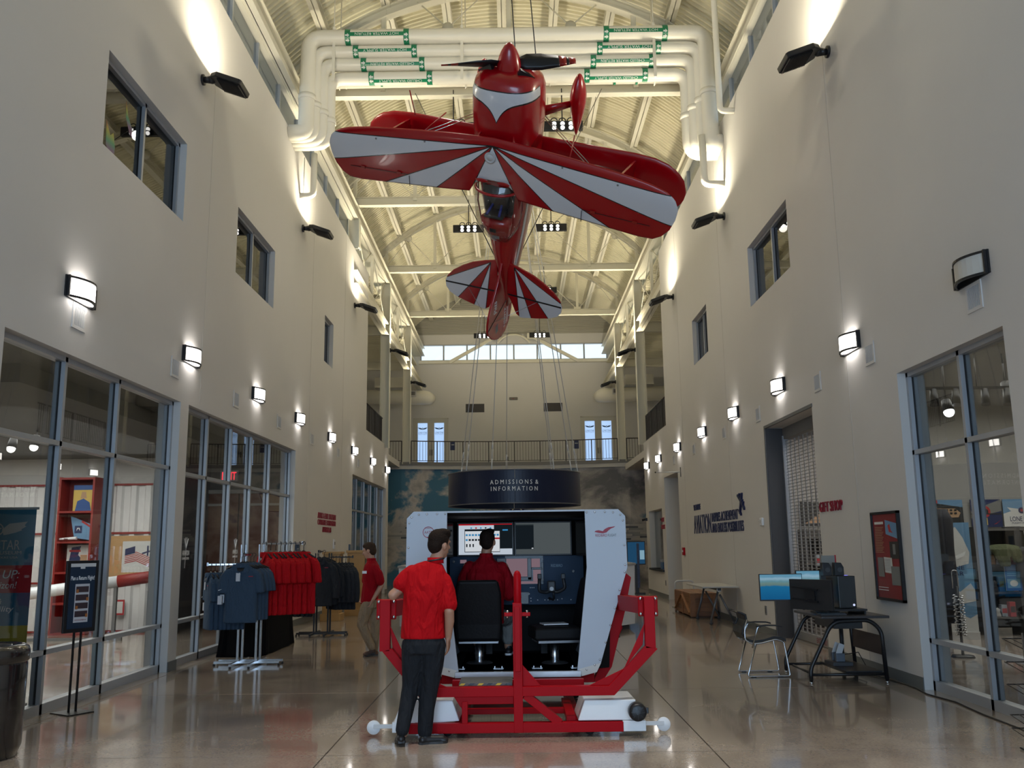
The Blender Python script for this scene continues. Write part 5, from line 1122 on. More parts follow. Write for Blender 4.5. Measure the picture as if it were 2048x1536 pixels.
MB().box(-.55, .55, 0, .03, -.44, .40).build('board', P('plywood', (.50, .30, .13), .5, noise=.1), t); fl_ = [(0, 1, 0, 1, 2)]+[([(.08, .58-.055*i), (.4, .66-.055*i), (.8, .46-.055*i), (.8, .435-.055*i), (.4, .635-.055*i), (.08, .555-.055*i)], 4) for i in range(6)]+[([(.08, .75), (.36, .84), (.36, .62), (.08, .54)], 5), ([(.55, .62), (.85, .72), (.86, .68), (.57, .58)], 5), ([(.7, .85), (.74, .85), (.74, .52), (.7, .52)], 5)]
print_(t, .72, .62, fl_).location = (.12, 0, -.02)
for x in (-.5, .5):
    for z in (-.39, .35): MB().ball((x, -.003, z), (.018, .01, .018), 10, 6).build('screw', M_chrome, t)
t = thing('wing_boom', 'long white boom with a dark red end hanging before the ribbed wall', 'model part', (-9.9, 16.9, .75))
MB().tube([(0, 0, .0), (2.35, .5, .30)], .11, 18).build('tube', M_wgloss, t); MB().tube([(2.35, .5, .30), (3.0, .64, .39), (3.08, .66, .42)], [.115, .11, .02], 18).build('red_end', M_redst, t); MB().tube([(.6, .1, -.05), (.62, .1, -.3)], .02, 8).build('hook', M_mid, t); MB().box(.2, 2.6, .2, .26, -.75, -.70).box(.3, .36, .2, .26, -.75, .0).box(2.3, 2.36, .44, .5, -.75, .22).build('stand', M_mid, t)
card('wall_frame', 'small red framed notice low on the ribbed wall', 'frame', (-8.02, 18.60, .50), .22, .30, [(0, 1, 0, 1, 4), (.15, .85, .12, .88, 2)])
t = thing('light_switch', 'white switch plates on the slate partition behind the glass', 'switch', (-7.0, 17.99, .42)); MB().box(-.13, -.03, -.012, 0, -.06, .06).build('plate', M_white, t); MB().box(.03, .13, -.012, 0, -.06, .06).build('plate', M_white, t)
for x, y, z, nm in ((-7.85, 14.0, 3.22, 'left'), (-7.55, 14.1, 3.25, 'right')):
    t = thing('track_lamp', '%s glowing ceiling spotlight inside the exhibit room' % nm, 'spotlight', (x, y, z)); MB().tube([(0, 0, .18), (0, -.05, 0)], [.05, .08], 14).build('shade', M_black, t); MB().ball((0, -.06, -.01), .062).build('bulb', E('room_bulb', (1, .94, .85), 8), t); MB().tube([(0, 0, .18), (0, 0, 3.51-z)], .012, 6).build('rod', M_black, t)
# --- roll-up banner just inside the glass
t = thing('roll_up_banner', 'tall roll-up banner with blue, red, yellow and green bands inside the glass', 'banner', (-5.55, 9.5, 0), .12)
bn = MB(); 
for z0, z1, mi in ((.10, .52, 0), (.52, .88, 1), (.88, 1.21, 2), (1.21, 1.49, 3), (1.49, 2.07, 4)): bn.quad((-.5, 0, z0), (.5, 0, z0), (.5, 0, z1), (-.5, 0, z1), mi)
bn.build('fabric', [P('banner_green', (.11, .24, .10), .6, noise=.3, nscale=3), P('banner_yellow', (.50, .40, .02), .6, noise=.4, nscale=4), P('banner_blue', (.015, .15, .28), .6, noise=.3, nscale=3), P('banner_red', (.48, .02, .03), .6), P('banner_sky', (.06, .24, .38), .6, noise=.4, nscale=3)], t)
MB().box(-.52, .52, -.012, .012, 2.065, 2.09).build('top_rail', M_lgrey, t); MB().box(-.52, .52, -.1, .1, 0, .1).build('base', M_lgrey, t); MB().tube([(0, .05, .1), (0, .05, 2.07)], .012, 6).build('pole', M_mid, t)
TB = lambda x, z: Matrix.Translation((x, -.003, z))
text('LONE STAR', M_lgrey, t, TB(.10, 1.70), w=.52, h=.10, depth=.001); text('FLIGHT MUSEUM', M_lgrey, t, TB(.12, 1.62), w=.52, h=.035, depth=.001); text('HOUSTON, TEXAS USA', M_lgrey, t, TB(.12, 1.57), w=.46, h=.025, depth=.001)
text('BUCKLE UP:', M_white, t, TB(.06, 1.40), w=.64, h=.085, depth=.001, shear=.2); text('See the Horizon!', M_white, t, TB(.06, 1.29), w=.60, h=.07, depth=.001, shear=.2)
text('History &\nTraining Facility', M_white, t, TB(.04, 1.08), w=.62, h=.15, depth=.001, shear=.2); text('Field Trips', M_white, t, TB(-.10, .74), w=.4, h=.07, depth=.001, shear=.2)
for s in (-1, 1):
    w = [(.05*s, .0), (.12*s, .06), (.30*s, .08), (.27*s, .04), (.29*s, .03), (.24*s, .0), (.25*s, -.01), (.18*s, -.035), (.07*s, -.06)]; MB().prism([(.12+x, 1.86+z) for x, z in w], -.004, -.002, 'y').build('logo_wing', M_lgrey, t)
MB().lathe([(.055, 0), (.068, 0)], 28, (.12, -.004, 1.86), 'y').build('logo_ring', M_lgrey, t); MB().prism([(.12+math.sin(pi*i/5)*(.055 if i % 2 == 0 else .022), 1.86+math.cos(pi*i/5)*(.055 if i % 2 == 0 else .022)) for i in range(10)], -.005, -.003, 'y').build('logo_star', M_lgrey, t)
# --- litter bin, sign stand
t = thing('litter_bin', 'glossy black round litter bin at the left edge by the glass', 'bin', (-4.34, 7.62, 0))
M_bin = P('bin_gloss', (.012, .011, .011), .18, coat=.6)
MB().lathe([(0, 0), (.265, 0), (.27, .02), (.285, .05), (.30, .09), (.305, .72), (.30, .74)], 40).build('body', M_bin, t); MB().lathe([(.30, .74), (.315, .755), (.315, .83), (.30, .865), (.27, .88), (.20, .88), (.17, .86), (.16, .78), (0, .77)], 40).build('lid', M_bin, t)
t = thing('sign_stand', 'black floor stand holding a navy return flight sign beside the glass', 'sign', (-4.56, 9.62, 0), math.radians(58)); t.scale = (.64, 1, 1)
A = MB().box(-.28, .28, -.02, .005, .80, 1.53); A.build('frame', M_black, t, bevel=.004); MB().box(-.22, .22, -.024, -.02, .84, 1.50).build('poster_sheet', P('sheet_navy', (.006, .022, .05), .4), t)
MB().box(-.22, .22, -.026, -.0235, 1.465, 1.50).box(-.05, .03, -.026, -.0235, 1.445, 1.465).build('header_strip', M_lgrey, t)
text('Plan a Return Flight!', M_white, t, Matrix.Translation((0, -.025, 1.345)), w=.41, h=.055, depth=.001, bold=.01); MB().box(-.12, .13, -.026, -.0245, .90, 1.29).build('label_sheet', P('sheet_white', (.5, .5, .53), .5), t)
for i in range(4): lb = MB().box(-.105+.0*i, .115, -.028, -.026, 1.205-.083*i, 1.265-.083*i).build('label_block', P('label_dark', (.035, .02, .028), .5), t); MB().box(-.10+(.18 if i % 2 else 0), -.06+(.18 if i % 2 else 0), -.029, -.028, 1.20-.083*i, 1.235-.083*i).build('label_picture', P('label_orange', (.35, .12, .03), .5), t)
text('www.lonestarflight.org', M_sred2, t, Matrix.Translation((0, -.0265, .925)), w=.2, h=.014, depth=.001)
for x in (-.06, .06): MB().box(x-.012, x+.012, -.008, .012, 0, .82).build('post', M_black, t)
MB().box(-.22, .22, -.16, .16, 0, .012).build('base_plate', M_black, t)
# --- clothes racks
M_blue = cloth('heather_blue', (.040, .066, .105), 14, .35); M_rdp = cloth('bright_red', (.42, .004, .008), 14, .45); M_jk = cloth('charcoal_jacket', (.020, .023, .030), 12, .5); M_tag = P('paper_tag', (.55, .55, .58), .5)
def garment(kind, mat):
    """hanging garment, hook at the origin, front towards -y"""
    L = .70 if kind == 'polo' else .76; w = .20 if kind == 'polo' else .225
    tor = [ering((0, 0, -.115), .07, .045, p=2), ering((0, 0, -.14), .12, .05), ering((0, 0, -.18), w*.9, .05), ering((0, 0, -.23), w, .052), ering((0, 0, -.45), w*.97, .05), ering((0, 0, -L*.85), w*.98, .052), ering((0, 0, -L-.1), w*1.0, .055)]
    pr = [('loft', tor)]
    for s in (-1, 1):
        if kind == 'polo': pr.append(('loft', [ering((s*.155, 0, -.165), .03, .04, yaw=0), ering((s*.185, 0, -.23), .06, .048), ering((s*.212, 0, -.34), .062, .045), ering((s*.228, 0, -.45), .060, .042)]))
        else: pr.append(('loft', [ering((s*.17, 0, -.17), .03, .04), ering((s*.22, 0, -.26), .065, .055), ering((s*.27, .0, -.42), .068, .05), ering((s*.295, .0, -.58), .060, .045), ering((s*.285, .0, -.74), .048, .04)]))
    return pr
def make_garment(kind, name, mat, label, cat, group, logo):
    t = thing(name, label, cat, (0, 0, -50), 0, group)
    solid('fabric', garment(kind, mat), .012, 3, mat, t)
    mb = MB()
    for s in (-1, 1): mb.add([(s*.012, -.066, -.215), (s*.095, -.068, -.205), (s*.115, -.055, -.150), (s*.085, -.02, -.098), (s*.05, -.058, -.150)], [(0, 1, 4), (1, 2, 3, 4)])
    mb.lathe([(.062, 0), (.080, -.012), (.078, -.055)], 20, (0, .005, -.095)); mb.build('collar', mat, t)
    MB().lathe([(0, 0), (.055, 0)], 16, (0, 0, 0)).build('neck_opening', M_black, t).matrix_local = Matrix.Translation((0, -.048, -.145)) @ Matrix.Rotation(1.15, 4, 'X')
    MB().tube([(-.19, 0, -.165), (0, 0, -.085), (.19, 0, -.165)], .009, 6).tube([(0, 0, -.09), (0, 0, -.03)]+arcpts((0, -.0), .022, -pi/2, pi, 8, lambda u, v: (u, 0, v-.022+.022)), .004, 6).build('hanger', M_black, t)
    MB().box(.10, .155, -.062, -.056, -.26, -.248).build('chest_logo', logo, t)
    if kind == 'polo':
        MB().box(-.05, .0, -.064, -.060, -.31, -.21).build('swing_tag', M_tag, t); MB().box(-.27, -.22, -.03, .02, -.58, -.48).build('sleeve_tag', M_tag, t)
        MB().prism([(-.265, -.41), (-.253, -.418), (-.215, -.398), (-.253, -.408)], -.052, -.046, 'y').build('sleeve_tick', M_white, t)
        for z in (-.19, -.23): MB().ball((0, -.056, z), .006, 8, 6).build('button', M_mid, t)
    return t
g1 = make_garment('polo', 'polo_shirt', M_blue, '', 'shirt', '', M_sred2); g2 = make_garment('polo', 'polo_shirt', M_rdp, '', 'shirt', '', M_white); g3 = make_garment('jacket', 'pullover_jacket', M_jk, '', 'jacket', '', M_sred2)
SC = 1.13
def hang(g, x, y, z, rz, lab, grp, sc_=SC): return dup(g, (x, y, z), rz, lab, grp, scale=(sc_, sc_, sc_))
def rack(name, label, x, y, mat, hs, ends):
    """four-way rack: H base, two pairs of posts, three arms"""
    t = thing(name, label, 'clothes rack', (x, y, 0))
    for yy in (-.11, .11): MB().box(-.46, .46, yy-.016, yy+.016, .03, .062).build('base_bar', mat, t)
    for xx in (-.13, .13): MB().box(xx-.016, xx+.016, -.46, .42, .03, .062).build('base_bar', mat, t)
    for xx, yy in ((-.46, -.11), (.46, -.11), (-.46, .11), (.46, .11), (-.13, -.44), (.13, -.44)): MB().lathe([(0, 0), (.018, 0), (.018, .03), (0, .03)], 10, (xx, yy, 0)).build('foot', M_blackp, t)
    for xx, yy in ((-.13, -.11), (.13, -.11), (-.13, .11), (.13, .11)): MB().box(xx-.014, xx+.014, yy-.014, yy+.014, .06, 1.0).build('outer_post', mat, t); MB().box(xx-.010, xx+.010, yy-.010, yy+.010, 1.0, hs[('f', 'l', 'r', 'b')[(xx > 0)+2*(yy > 0)]] if False else max(hs)-.02).build('inner_post', mat, t)
    for (a, b, z) in ends: MB().bar((*a, z), (*b, z), .022, .022).build('arm', mat, t); MB().bar((*b, z-.02), (*b, z+.03), .026, .026).build('arm_stop', mat, t)
    return t
rack('clothes_rack', 'chrome four-way clothes rack of blue and red polo shirts by the glass', -3.85, 13.35, M_chrome, (1.60, 1.42, 1.71), [((0, -.11), (0, -.52), 1.545), ((-.13, 0), (-.62, -.08), 1.41), ((.10, .11), (.62, .45), 1.70)])
MB().box(0, 0, 0, 0, 0, 0)
hang(g1, -3.85, 12.86, 1.545, 0, 'heather blue polo facing out at the front of the chrome rack', 'blue polos on the front arm', 1.16)
for i in range(4): hang(g1, -3.845+.03*i, 12.93+.055*i, 1.545, .05+.03*i, 'heather blue polo hanging %s behind the front one on the chrome rack' % ORD[i], 'blue polos on the front arm')
for i in range(8): hang(g1, -4.42+.058*i, 13.27+.012*i, 1.405, -1.05+.03*(i % 3), 'heather blue polo hung edge on, %s from the left on the chrome rack' % ORD[i], 'blue polos on the left arm')
for i in range(8): hang(g2, -3.70+.062*i, 13.50+.04*i, 1.70, -.95+.06*(i % 3), 'bright red polo on the highest arm of the chrome rack, %s from the left' % ORD[i], 'red polos on the right arm', 1.28)
hang(g2, -3.20, 13.76, 1.70, -.55, 'outermost bright red polo shirt, its front showing, on the chrome rack', 'red polos on the right arm', 1.28)
rack('clothes_rack', 'black four-way clothes rack of charcoal pullovers behind the red shirts', -3.70, 17.57, M_black, (1.55, 1.4, 1.45), [((0, -.11), (0, -.45), 1.56), ((-.13, 0), (-.72, 0), 1.33), ((.13, 0), (.56, .0), 1.45)])
hang(g3, -3.69, 17.15, 1.56, 0, 'charcoal pullover facing out at the front of the black rack', 'charcoal pullovers', 1.16); hang(g3, -3.62, 17.24, 1.56, .08, 'charcoal pullover half hidden right behind the front one', 'charcoal pullovers', 1.14)
for i in range(7): hang(g3, -4.40+.075*i, 17.57, 1.33, -1.25+.05*(i % 3), 'charcoal pullover hung edge on, %s from the left on the black rack' % ORD[i], 'charcoal pullovers on the left arm')
for i in range(6): hang(g3, -3.52+.062*i, 17.57, 1.45, -1.0+.05*(i % 3), 'charcoal pullover on the right arm of the black rack, %s from its post' % ORD[i], 'charcoal pullovers on the right arm')
for g in (g1, g2, g3):
    for c in kids(g): bpy.data.objects.remove(c)
    bpy.data.objects.remove(g)
# black draped table
t = thing('draped_table', 'table under a floor length black cloth behind the chrome rack', 'table', (-4.28, 15.35, 0))
q = []
for z, s in ((.0, 1.10), (.03, 1.09), (.25, 1.05), (.5, 1.02), (.70, 1.0), (.745, .985), (.75, .95)):
    ring = []; N = 120
    for k in range(N):
        a = 2*pi*k/N; c, d = math.cos(a), math.sin(a); x = .34*math.copysign(abs(c)**.25, c); y = 1.0*math.copysign(abs(d)**.25, d); wv = 1+.035*math.sin(k*1.7)*(1-z/.75)+.02*math.sin(k*.9+1)*(1-z/.75)
        ring.append((x*s*wv, y*s*(1+(wv-1)*.5), z))
    q.append(ring)
MB().loft(q).build('cloth', P('black_drape', (.003, .003, .0035), .9, spec=.1), t)
for sx, sy in ((-1, -1), (1, -1), (1, 1), (-1, 1)): MB().tube([(sx*.27, sy*.85, 0), (sx*.27, sy*.85, .72)], .018, 8).build('leg', M_mid, t)
# oak cabinets
def cabinet(x, y, lab, h=1.54, w=.38):
    t = thing('oak_cabinet', lab, 'cabinet', (x, y, 0))
    MB().box(-w/2, w/2, -.2, .2, .14, h-.06).build('body', M_wood, t, bevel=.004); MB().box(-w/2-.04, w/2+.04, -.24, .24, 0, .16).build('plinth', M_wood, t, bevel=.006); MB().box(-w/2-.025, w/2+.025, -.225, .225, h-.06, h).build('top', M_wood, t, bevel=.006)
    MB().box(w/2, w/2+.004, -.06, .10, h-.45, h-.12).build('slot_window', M_dark, t); MB().box(w/2, w/2+.012, -.03, .05, h-.40, h-.30).build('latch', M_chrome, t); return t
cabinet(-4.22, 21.1, 'oak cabinet with a stepped plinth behind the charcoal pullovers'); cabinet(-3.93, 22.6, 'oak cabinet standing behind the person in khaki chinos', 1.56, .42)
t = thing('wooden_chest', 'low red-brown wooden chest behind the oak cabinet', 'chest', (-4.1, 24.2, 0)); MB().box(-.35, .5, -.3, .3, .02, .5).build('body', P('trunk_wood', (.16, .05, .02), .4, noise=.2), t, bevel=.01); MB().box(-.37, .52, -.32, .32, .5, .55).build('lid', P('trunk_lid', (.14, .045, .018), .4), t, bevel=.01)
# ================================================================== RIGHT SIDE OF THE HALL
t = thing('wall_lettering', 'dark red raised GIFT SHOP letters on the right wall', 'lettering', (XR, 12.97, 0), RR); letters3d(t, 'GIFT SHOP', M_sred2, 2.055, 2.20, -.47, .47, .02)
t = thing('wall_lettering', 'dark navy raised aviation motto on the right wall', 'lettering', (XR, 20.5, 0), RR)
ly = lambda y: 20.5-y
letters3d(t, 'WE BELIEVE', M_snavy, 2.435, 2.575, ly(22.95), ly(22.12)); letters3d(t, 'AVIATION', M_snavy, 1.86, 2.31, ly(23.0), ly(21.0)); letters3d(t, 'INSPIRES ACHIEVEMENT', M_snavy, 2.10, 2.305, ly(20.88), ly(18.42)); letters3d(t, 'AND ENDLESS POSSIBILITIES', M_snavy, 1.857, 2.068, ly(20.9), ly(18.0))
def plane_icon(par, cx, cz, k, rot, mat, th=.04):
    A = Matrix.Translation((cx, 0, cz)) @ Matrix.Rotation(rot, 4, 'Y') @ Matrix.Scale(k, 4)
    MB(A).prism([(-.05, -.5), (.05, -.5), (.06, .3), (.03, .48), (0, .52), (-.03, .48), (-.06, .3)], -th/k, 0, 'y').build('plane_body', mat, par)
    MB(A).prism([(-.62, .02), (-.60, .12), (0, .22), (.60, .12), (.62, .02), (0, .05)], -th/k*.98, 0, 'y').build('plane_wing', mat, par); MB(A).prism([(-.22, -.48), (-.2, -.40), (0, -.36), (.2, -.40), (.22, -.48)], -th/k*.96, 0, 'y').build('plane_tail', mat, par)
    for x in (-.36, -.18, .18, .36): MB(A).prism([(x-.03, .1), (x+.03, .1), (x+.03, .27), (x, .30), (x-.03, .27)], -th/k*1.02, 0, 'y').build('engine', mat, par)
plane_icon(t, ly(18.08), 2.40, .46, .55, M_snavy)
t = thing('wall_lettering', 'two small dark red words between ticket window and door recess', 'lettering', (XR, 27.85, 0), RR); letters3d(t, 'GUEST', M_sred2, 2.285, 2.415, -.32, .25); letters3d(t, 'SERVICES', M_sred2, 2.065, 2.20, -.34, .34)
t = thing('fire_pull', 'red fire alarm pull on the wall edge beside the door recess', 'alarm', (XR, 24.5, 1.42), RR); MB().box(-.10, .10, -.05, 0, -.10, .10).build('case', M_red, t, bevel=.006); MB().box(-.05, .05, -.06, -.05, -.02, .03).build('handle', M_white, t)
t = thing('wall_thermostat', 'small white thermostat on the right wall next to the grille gate', 'thermostat', (XR, 16.62, 2.0), RR); MB().box(-.08, .08, -.04, 0, -.07, .07).build('case', M_white, t, bevel=.01); MB().box(-.04, .04, -.045, -.04, -.03, .03).build('face', M_lgrey, t); MB().tube([(-.08, -.02, 0), (-.22, -.02, .02)], .01, 6).build('conduit', M_lgrey, t)
for y, z, nm in ((16.75, .42, 'beside the grille gate'), (27.8, .46, 'below the ticket window')):
    t = thing('wall_outlet', 'grey outlet plate low on the right wall %s' % nm, 'outlet', (XR, y, z), RR); MB().box(-.05, .05, -.012, 0, -.08, .08).build('plate', M_mid, t); MB().box(-.02, .02, -.016, -.012, -.05, .05).build('socket', M_dark, t)
t = thing('sign_bracket', 'thin bare sign arm sticking out above the door recess', 'bracket', (XR, 24.55, 3.54), RR); MB().box(-.02, .02, -.012, 0, -.13, .13).build('plate', M_black, t); MB().tube([(0, -.01, 0), (0, -.68, .0)], .014, 8).build('arm', M_lgrey, t); MB().ball((0, -.69, 0), .022, 10, 8).build('finial', M_black, t)
t = thing('wall_camera', 'small black security camera on the corner of the right wall', 'camera', (XR, 31.2, 2.45), RR); MB().box(-.04, .04, -.06, 0, -.05, .05).build('mount', M_black, t); MB().tube([(0, -.06, 0), (0, -.18, -.02)], .04, 12).build('lens', M_black, t)
t = thing('counter_item', 'small blue and white box on the ticket window sill', 'box', (XR+.12, 28.6, .845)); MB().box(-.1, .1, -.22, .22, 0, .22).build('body', P('box_blue', (.03, .09, .2), .5), t); MB().box(-.105, .105, -.225, .225, .22, .30).build('lid', P('box_grey', (.25, .26, .28), .5), t)
# --- rolling grille gate
gt = thing('grille_gate', 'closed aluminium rolling grille gate in the right wall opening', 'gate', (XR+.33, 14.81, 0), RR)
M_gr = P('grille_alu', (.36, .36, .36), .4, .5)
rod = MB().tube([(-1.22, 0, 0), (1.22, 0, 0)], .006, 6).mesh('rod', M_gr); link = MB().box(-.016, .016, -.010, .010, .14, 3.4).mesh('link', M_gr)
for k in range(60): o = put(rod, 'rod', gt); o.location = (0, 0, .16+.055*k)
for k in range(11): o = put(link, 'link', gt); o.location = (-1.15+.23*k, 0, 0)
MB().box(-1.24, 1.24, -.025, .025, .01, .14).build('bottom_bar', M_gr, gt); text('EXIT ONLY', M_sred2, gt, Matrix.Translation((.1, -.027, .075)), w=.5, h=.08, depth=.001)
for s in (-1, 1): MB().box(s*1.25-.03, s*1.25+.03, -.05, .05, 0, 3.5).build('guide_rail', M_alu, gt)
MB().box(-1.3, 1.3, -.03, .3, 3.44, 3.64).build('hood', M_mid, gt)
MB().box(XR+.005, XR+TH+.05, 16.08, 16.115, 0, 3.64).build('trim_6', M_dark, kind='structure'); MB().box(XR-.012, XR+.02, 16.10, 16.15, 0, 3.66).box(XR-.012, XR+.02, 13.47, 16.15, 3.64, 3.69).build('trim_7', P('gate_casing', (.12, .12, .125), .5), kind='structure')
# --- framed poster
t = thing('framed_poster', 'tall red story panel in a black frame on the right wall', 'picture', (XR, 11.08, 1.45), RR)
w, h = .80, 1.06
for b in ((-w/2, w/2, h/2-.03, h/2), (-w/2, w/2, -h/2, -h/2+.03), (-w/2, -w/2+.03, -h/2, h/2), (w/2-.03, w/2, -h/2, h/2)): MB().box(b[0], b[1], -.04, 0, b[2], b[3]).build('frame_rail', M_black, t)
MB().box(-w/2+.02, w/2-.02, -.02, -.01, -h/2+.02, h/2-.02).build('panel', P('panel_red', (.24, .018, .022), .35, noise=.15, nscale=5), t)
it = [([(.50, .93), (.97, .88), (.97, .70), (.50, .76)], 7), ([(.60, .86), (.68, .88), (.72, .80), (.80, .77), (.70, .78), (.64, .78)], 4), (.62, .97, .47, .67, 6), (.74, .84, .52, .64, 8), ([(.35, .49), (.68, .48), (.70, .29), (.36, .30)], 3), ([(.36, .485), (.67, .475), (.69, .295), (.37, .305)], 2), (.10, .34, .25, .48, 8), (.62, .95, .16, .38, 8), (.08, .45, .88, .91, 2)]+[(.09, .44-.03*(i % 3), .84-.02*i, .847-.02*i, 3) for i in range(16)]+[(.1, .5, .12-.03*i, .13-.03*i, 2) for i in range(2)]+[(.4, .66, .46-.018*i, .463-.018*i, 6) for i in range(8)]
print_(t, w-.06, h-.06, it).location = (0, -.02, 0)
# --- racing chair style guest chair
ch = thing('guest_chair', 'black mesh guest chair with chrome sled legs beside the simulator desk', 'chair', (3.07, 11.75, 0), 0)
mesh_bk = P('chair_mesh', (.014, .014, .015), .6)
for y in (-.24, .24):
    MB().tube(fillet([(-.13, y, .40), (-.25, y, .014), (.27, y, .014), (.215, y, .42), (.12, y, .45), (-.06, y, .405), (-.18, y, .395), (-.26, y, .45), (-.26, y, .56), (-.225, y, .69)], .03), .011, 8).build('side_frame', M_chrome, ch)
    for x in (-.18, .15): MB().box(x-.03, x+.03, y-.013, y+.013, 0, .012).build('glide', M_blackp, ch)
    MB().tube(fillet([(-.18, y*1.06, .35), (-.10, y*1.06, .60), (-.06, y*1.06, .605)], .02), .010, 8).build('arm_post', M_chrome, ch)
    MB().loft([[(x, y*1.06+w_, z+dz) for w_, dz in ((-.025, 0), (.025, 0), (.022, .018), (-.022, .018))] for x, z in ((-.12, .60), (.0, .612), (.14, .608), (.20, .592))], smooth=False).build('armrest', M_blackp, ch, bevel=.006)
seatp = [(-.22, .43), (-.15, .405), (-.02, .42), (.10, .455), (.19, .45), (.25, .415)]
MB().loft([[(x, -.225, z), (x, .225, z), (x, .225, z+.03), (x, 0, z+.022), (x, -.225, z+.03)] for x, z in seatp], smooth=False).build('seat', mesh_bk, ch)
bkp = [(-.235, .44), (-.285, .52), (-.265, .60), (-.225, .68), (-.235, .745), (-.30, .775), (-.335, .78)]
MB().loft([[(x+.01, -.215, z), (x+.02, 0, z-.002), (x+.01, .215, z), (x-.012, .215, z), (x-.004, 0, z), (x-.012, -.215, z)] for x, z in bkp[:3]], smooth=False).build('lower_back', mesh_bk, ch)
MB().loft([[(x+.01, -.215, z), (x+.02, 0, z-.002), (x+.01, .215, z), (x-.012, .215, z), (x-.004, 0, z), (x-.012, -.215, z)] for x, z in bkp[3:]], smooth=False).build('upper_back', mesh_bk, ch)
for y in (-.22, .22): MB().tube([(x, y, z) for x, z in bkp], .014, 8).build('back_rail', M_blackp, ch)
# --- desk with flight controls
dk = thing('computer_desk', 'black tubular desk with slanted legs and low foot platform by the wall', 'desk', (3.85, 11.42, 0))
MB().loft([[(-.28, -.52, z), (.52, -.52, z), (.52, .55, z), (-.28, .55, z)] for z in (.735, .765)], smooth=False).build('desktop', P('desk_top', (.035, .033, .036), .35), dk, bevel=.006)
for y in (-.46, .53): MB().tube(fillet([(-.43, y, .03), (-.43, y, .16), (-.14, y, .70), (.30, y, .715), (.43, y, .60), (.455, y, .03)], .12, 6), .024, 12).build('leg_frame', M_black, dk); MB().tube([(-.43, y, .10), (.45, y, .10)], .018, 8).build('foot_rail', M_black, dk)
for x, y in ((-.43, -.46), (.455, -.46), (-.43, .53), (.455, .53)): MB().lathe([(0, 0), (.022, 0), (.022, .012), (.012, .03), (0, .03)], 14, (x, y, 0)).build('leveller', M_chrome, dk)
MB().box(-.10, .24, -.40, .3, .61, .735).build('drawer_box', M_black, dk, bevel=.004); MB().box(.435, .45, -.46, .53, .31, .53).build('modesty_panel', P('modesty_brown', (.045, .026, .02), .5), dk); MB().box(.0, .42, -.42, .5, .10, .13).build('foot_platform', M_black, dk)
MB().tube([(-.36, -.30, .09), (-.36, .45, .09)], .016, 8).build('cross_rail', M_black, dk); MB().tube([(.30, .53, .05), (.30, .53, .70)], .024, 10).build('rear_post', M_black, dk)
t = thing('rudder_pedals', 'grey rudder pedal pair on the foot platform of the desk', 'pedals', (3.98, 11.62, .131)); MB().box(-.12, .12, -.16, .16, 0, .04).build('base', M_dark, t)
for y in (-.07, .07): MB().box(-.06, .05, y-.035, y+.035, .04, .14).build('pedestal', P('pedal_grey', (.10, .12, .15), .4), t, bevel=.008); MB().bar((-.02, y, .12), (.03, y, .25), .07, .012, (0,1,0)).build('pedal', M_lgrey, t)
M_scr = bpy.data.materials.new('sea_screen'); M_scr.use_nodes = True; _t = M_scr.node_tree; _t.nodes.clear()
_e = _t.nodes.new('ShaderNodeEmission'); _o = _t.nodes.new('ShaderNodeOutputMaterial'); _c = _t.nodes.new('ShaderNodeTexCoord'); _s = _t.nodes.new('ShaderNodeSeparateXYZ'); _r = _t.nodes.new('ShaderNodeValToRGB'); _n = _t.nodes.new('ShaderNodeTexNoise'); _mm = _t.nodes.new('ShaderNodeMath'); _mm.operation = 'MULTIPLY_ADD'; _mm.inputs[1].default_value = .16
_n.inputs['Scale'].default_value = 9; _n.inputs['Detail'].default_value = 6; _t.links.new(_c.outputs['Generated'], _s.inputs[0]); _t.links.new(_c.outputs['Object'], _n.inputs[0]); _t.links.new(_n.outputs[0], _mm.inputs[0]); _t.links.new(_s.outputs['Z'], _mm.inputs[2]); _t.links.new(_mm.outputs[0], _r.inputs[0])
_q = _r.color_ramp.elements; _q[0].position = 0; _q[0].color = (.006, .075, .19, 1); _q[1].position = 1; _q[1].color = (.10, .25, .36, 1)
for p_, c_ in ((.60, (.010, .12, .26)), (.645, (.10, .17, .17)), (.72, (.12, .20, .19)), (.80, (.10, .22, .26)), (.92, (.22, .36, .46))): _k = _q.new(p_); _k.color = (*c_, 1)
_e.inputs[1].default_value = 1.0; _t.links.new(_r.outputs[0], _e.inputs[0]); _t.links.new(_e.outputs[0], _o.inputs[0])
def monitor(name, label, loc, rz, w, h, lit=True):
    t = thing(name, label, 'monitor', loc, rz); MB().box(-w/2, w/2, -.012, .025, -h/2, h/2).build('case', M_blackp, t, bevel=.004)
    MB().box(-w/2+.008, w/2-.008, -.0135, -.012, -h/2+.018, h/2-.008).build('display', M_scr if lit else P('off_screen', (.01, .01, .012), .1), t)
    MB().box(-.07, .07, .025, .05, -.07, .07).build('mount_plate', M_black, t); MB().bar((-.12, .06, .06), (.2, .10, .09), .025, .02).build('mount_arm', M_black, t); MB().bar((-.12, .06, -.08), (.2, .10, -.05), .025, .02).build('mount_arm', M_black, t); return t
monitor('monitor', 'lit flat monitor showing blue sea and coastline beside the desk', (3.29, 11.50, 1.075), -.04, .53, .33)
monitor('monitor', 'dark back of the monitor turned towards the wall over the desk', (3.57, 11.20, 1.0), 2.25, .58, .36)
monitor('monitor', 'monitor standing behind the other two with only its top edge lit', (3.67, 11.62, 1.075), -.05, .30, .40)
t = thing('monitor_stand', 'black upright post and arms carrying the monitors on the desk', 'stand', (3.80, 11.45, .766)); MB().box(-.03, .03, -.03, .03, 0, .50).build('post', M_black, t); MB().box(-.14, .14, -.12, .12, 0, .02).build('base', M_black, t)
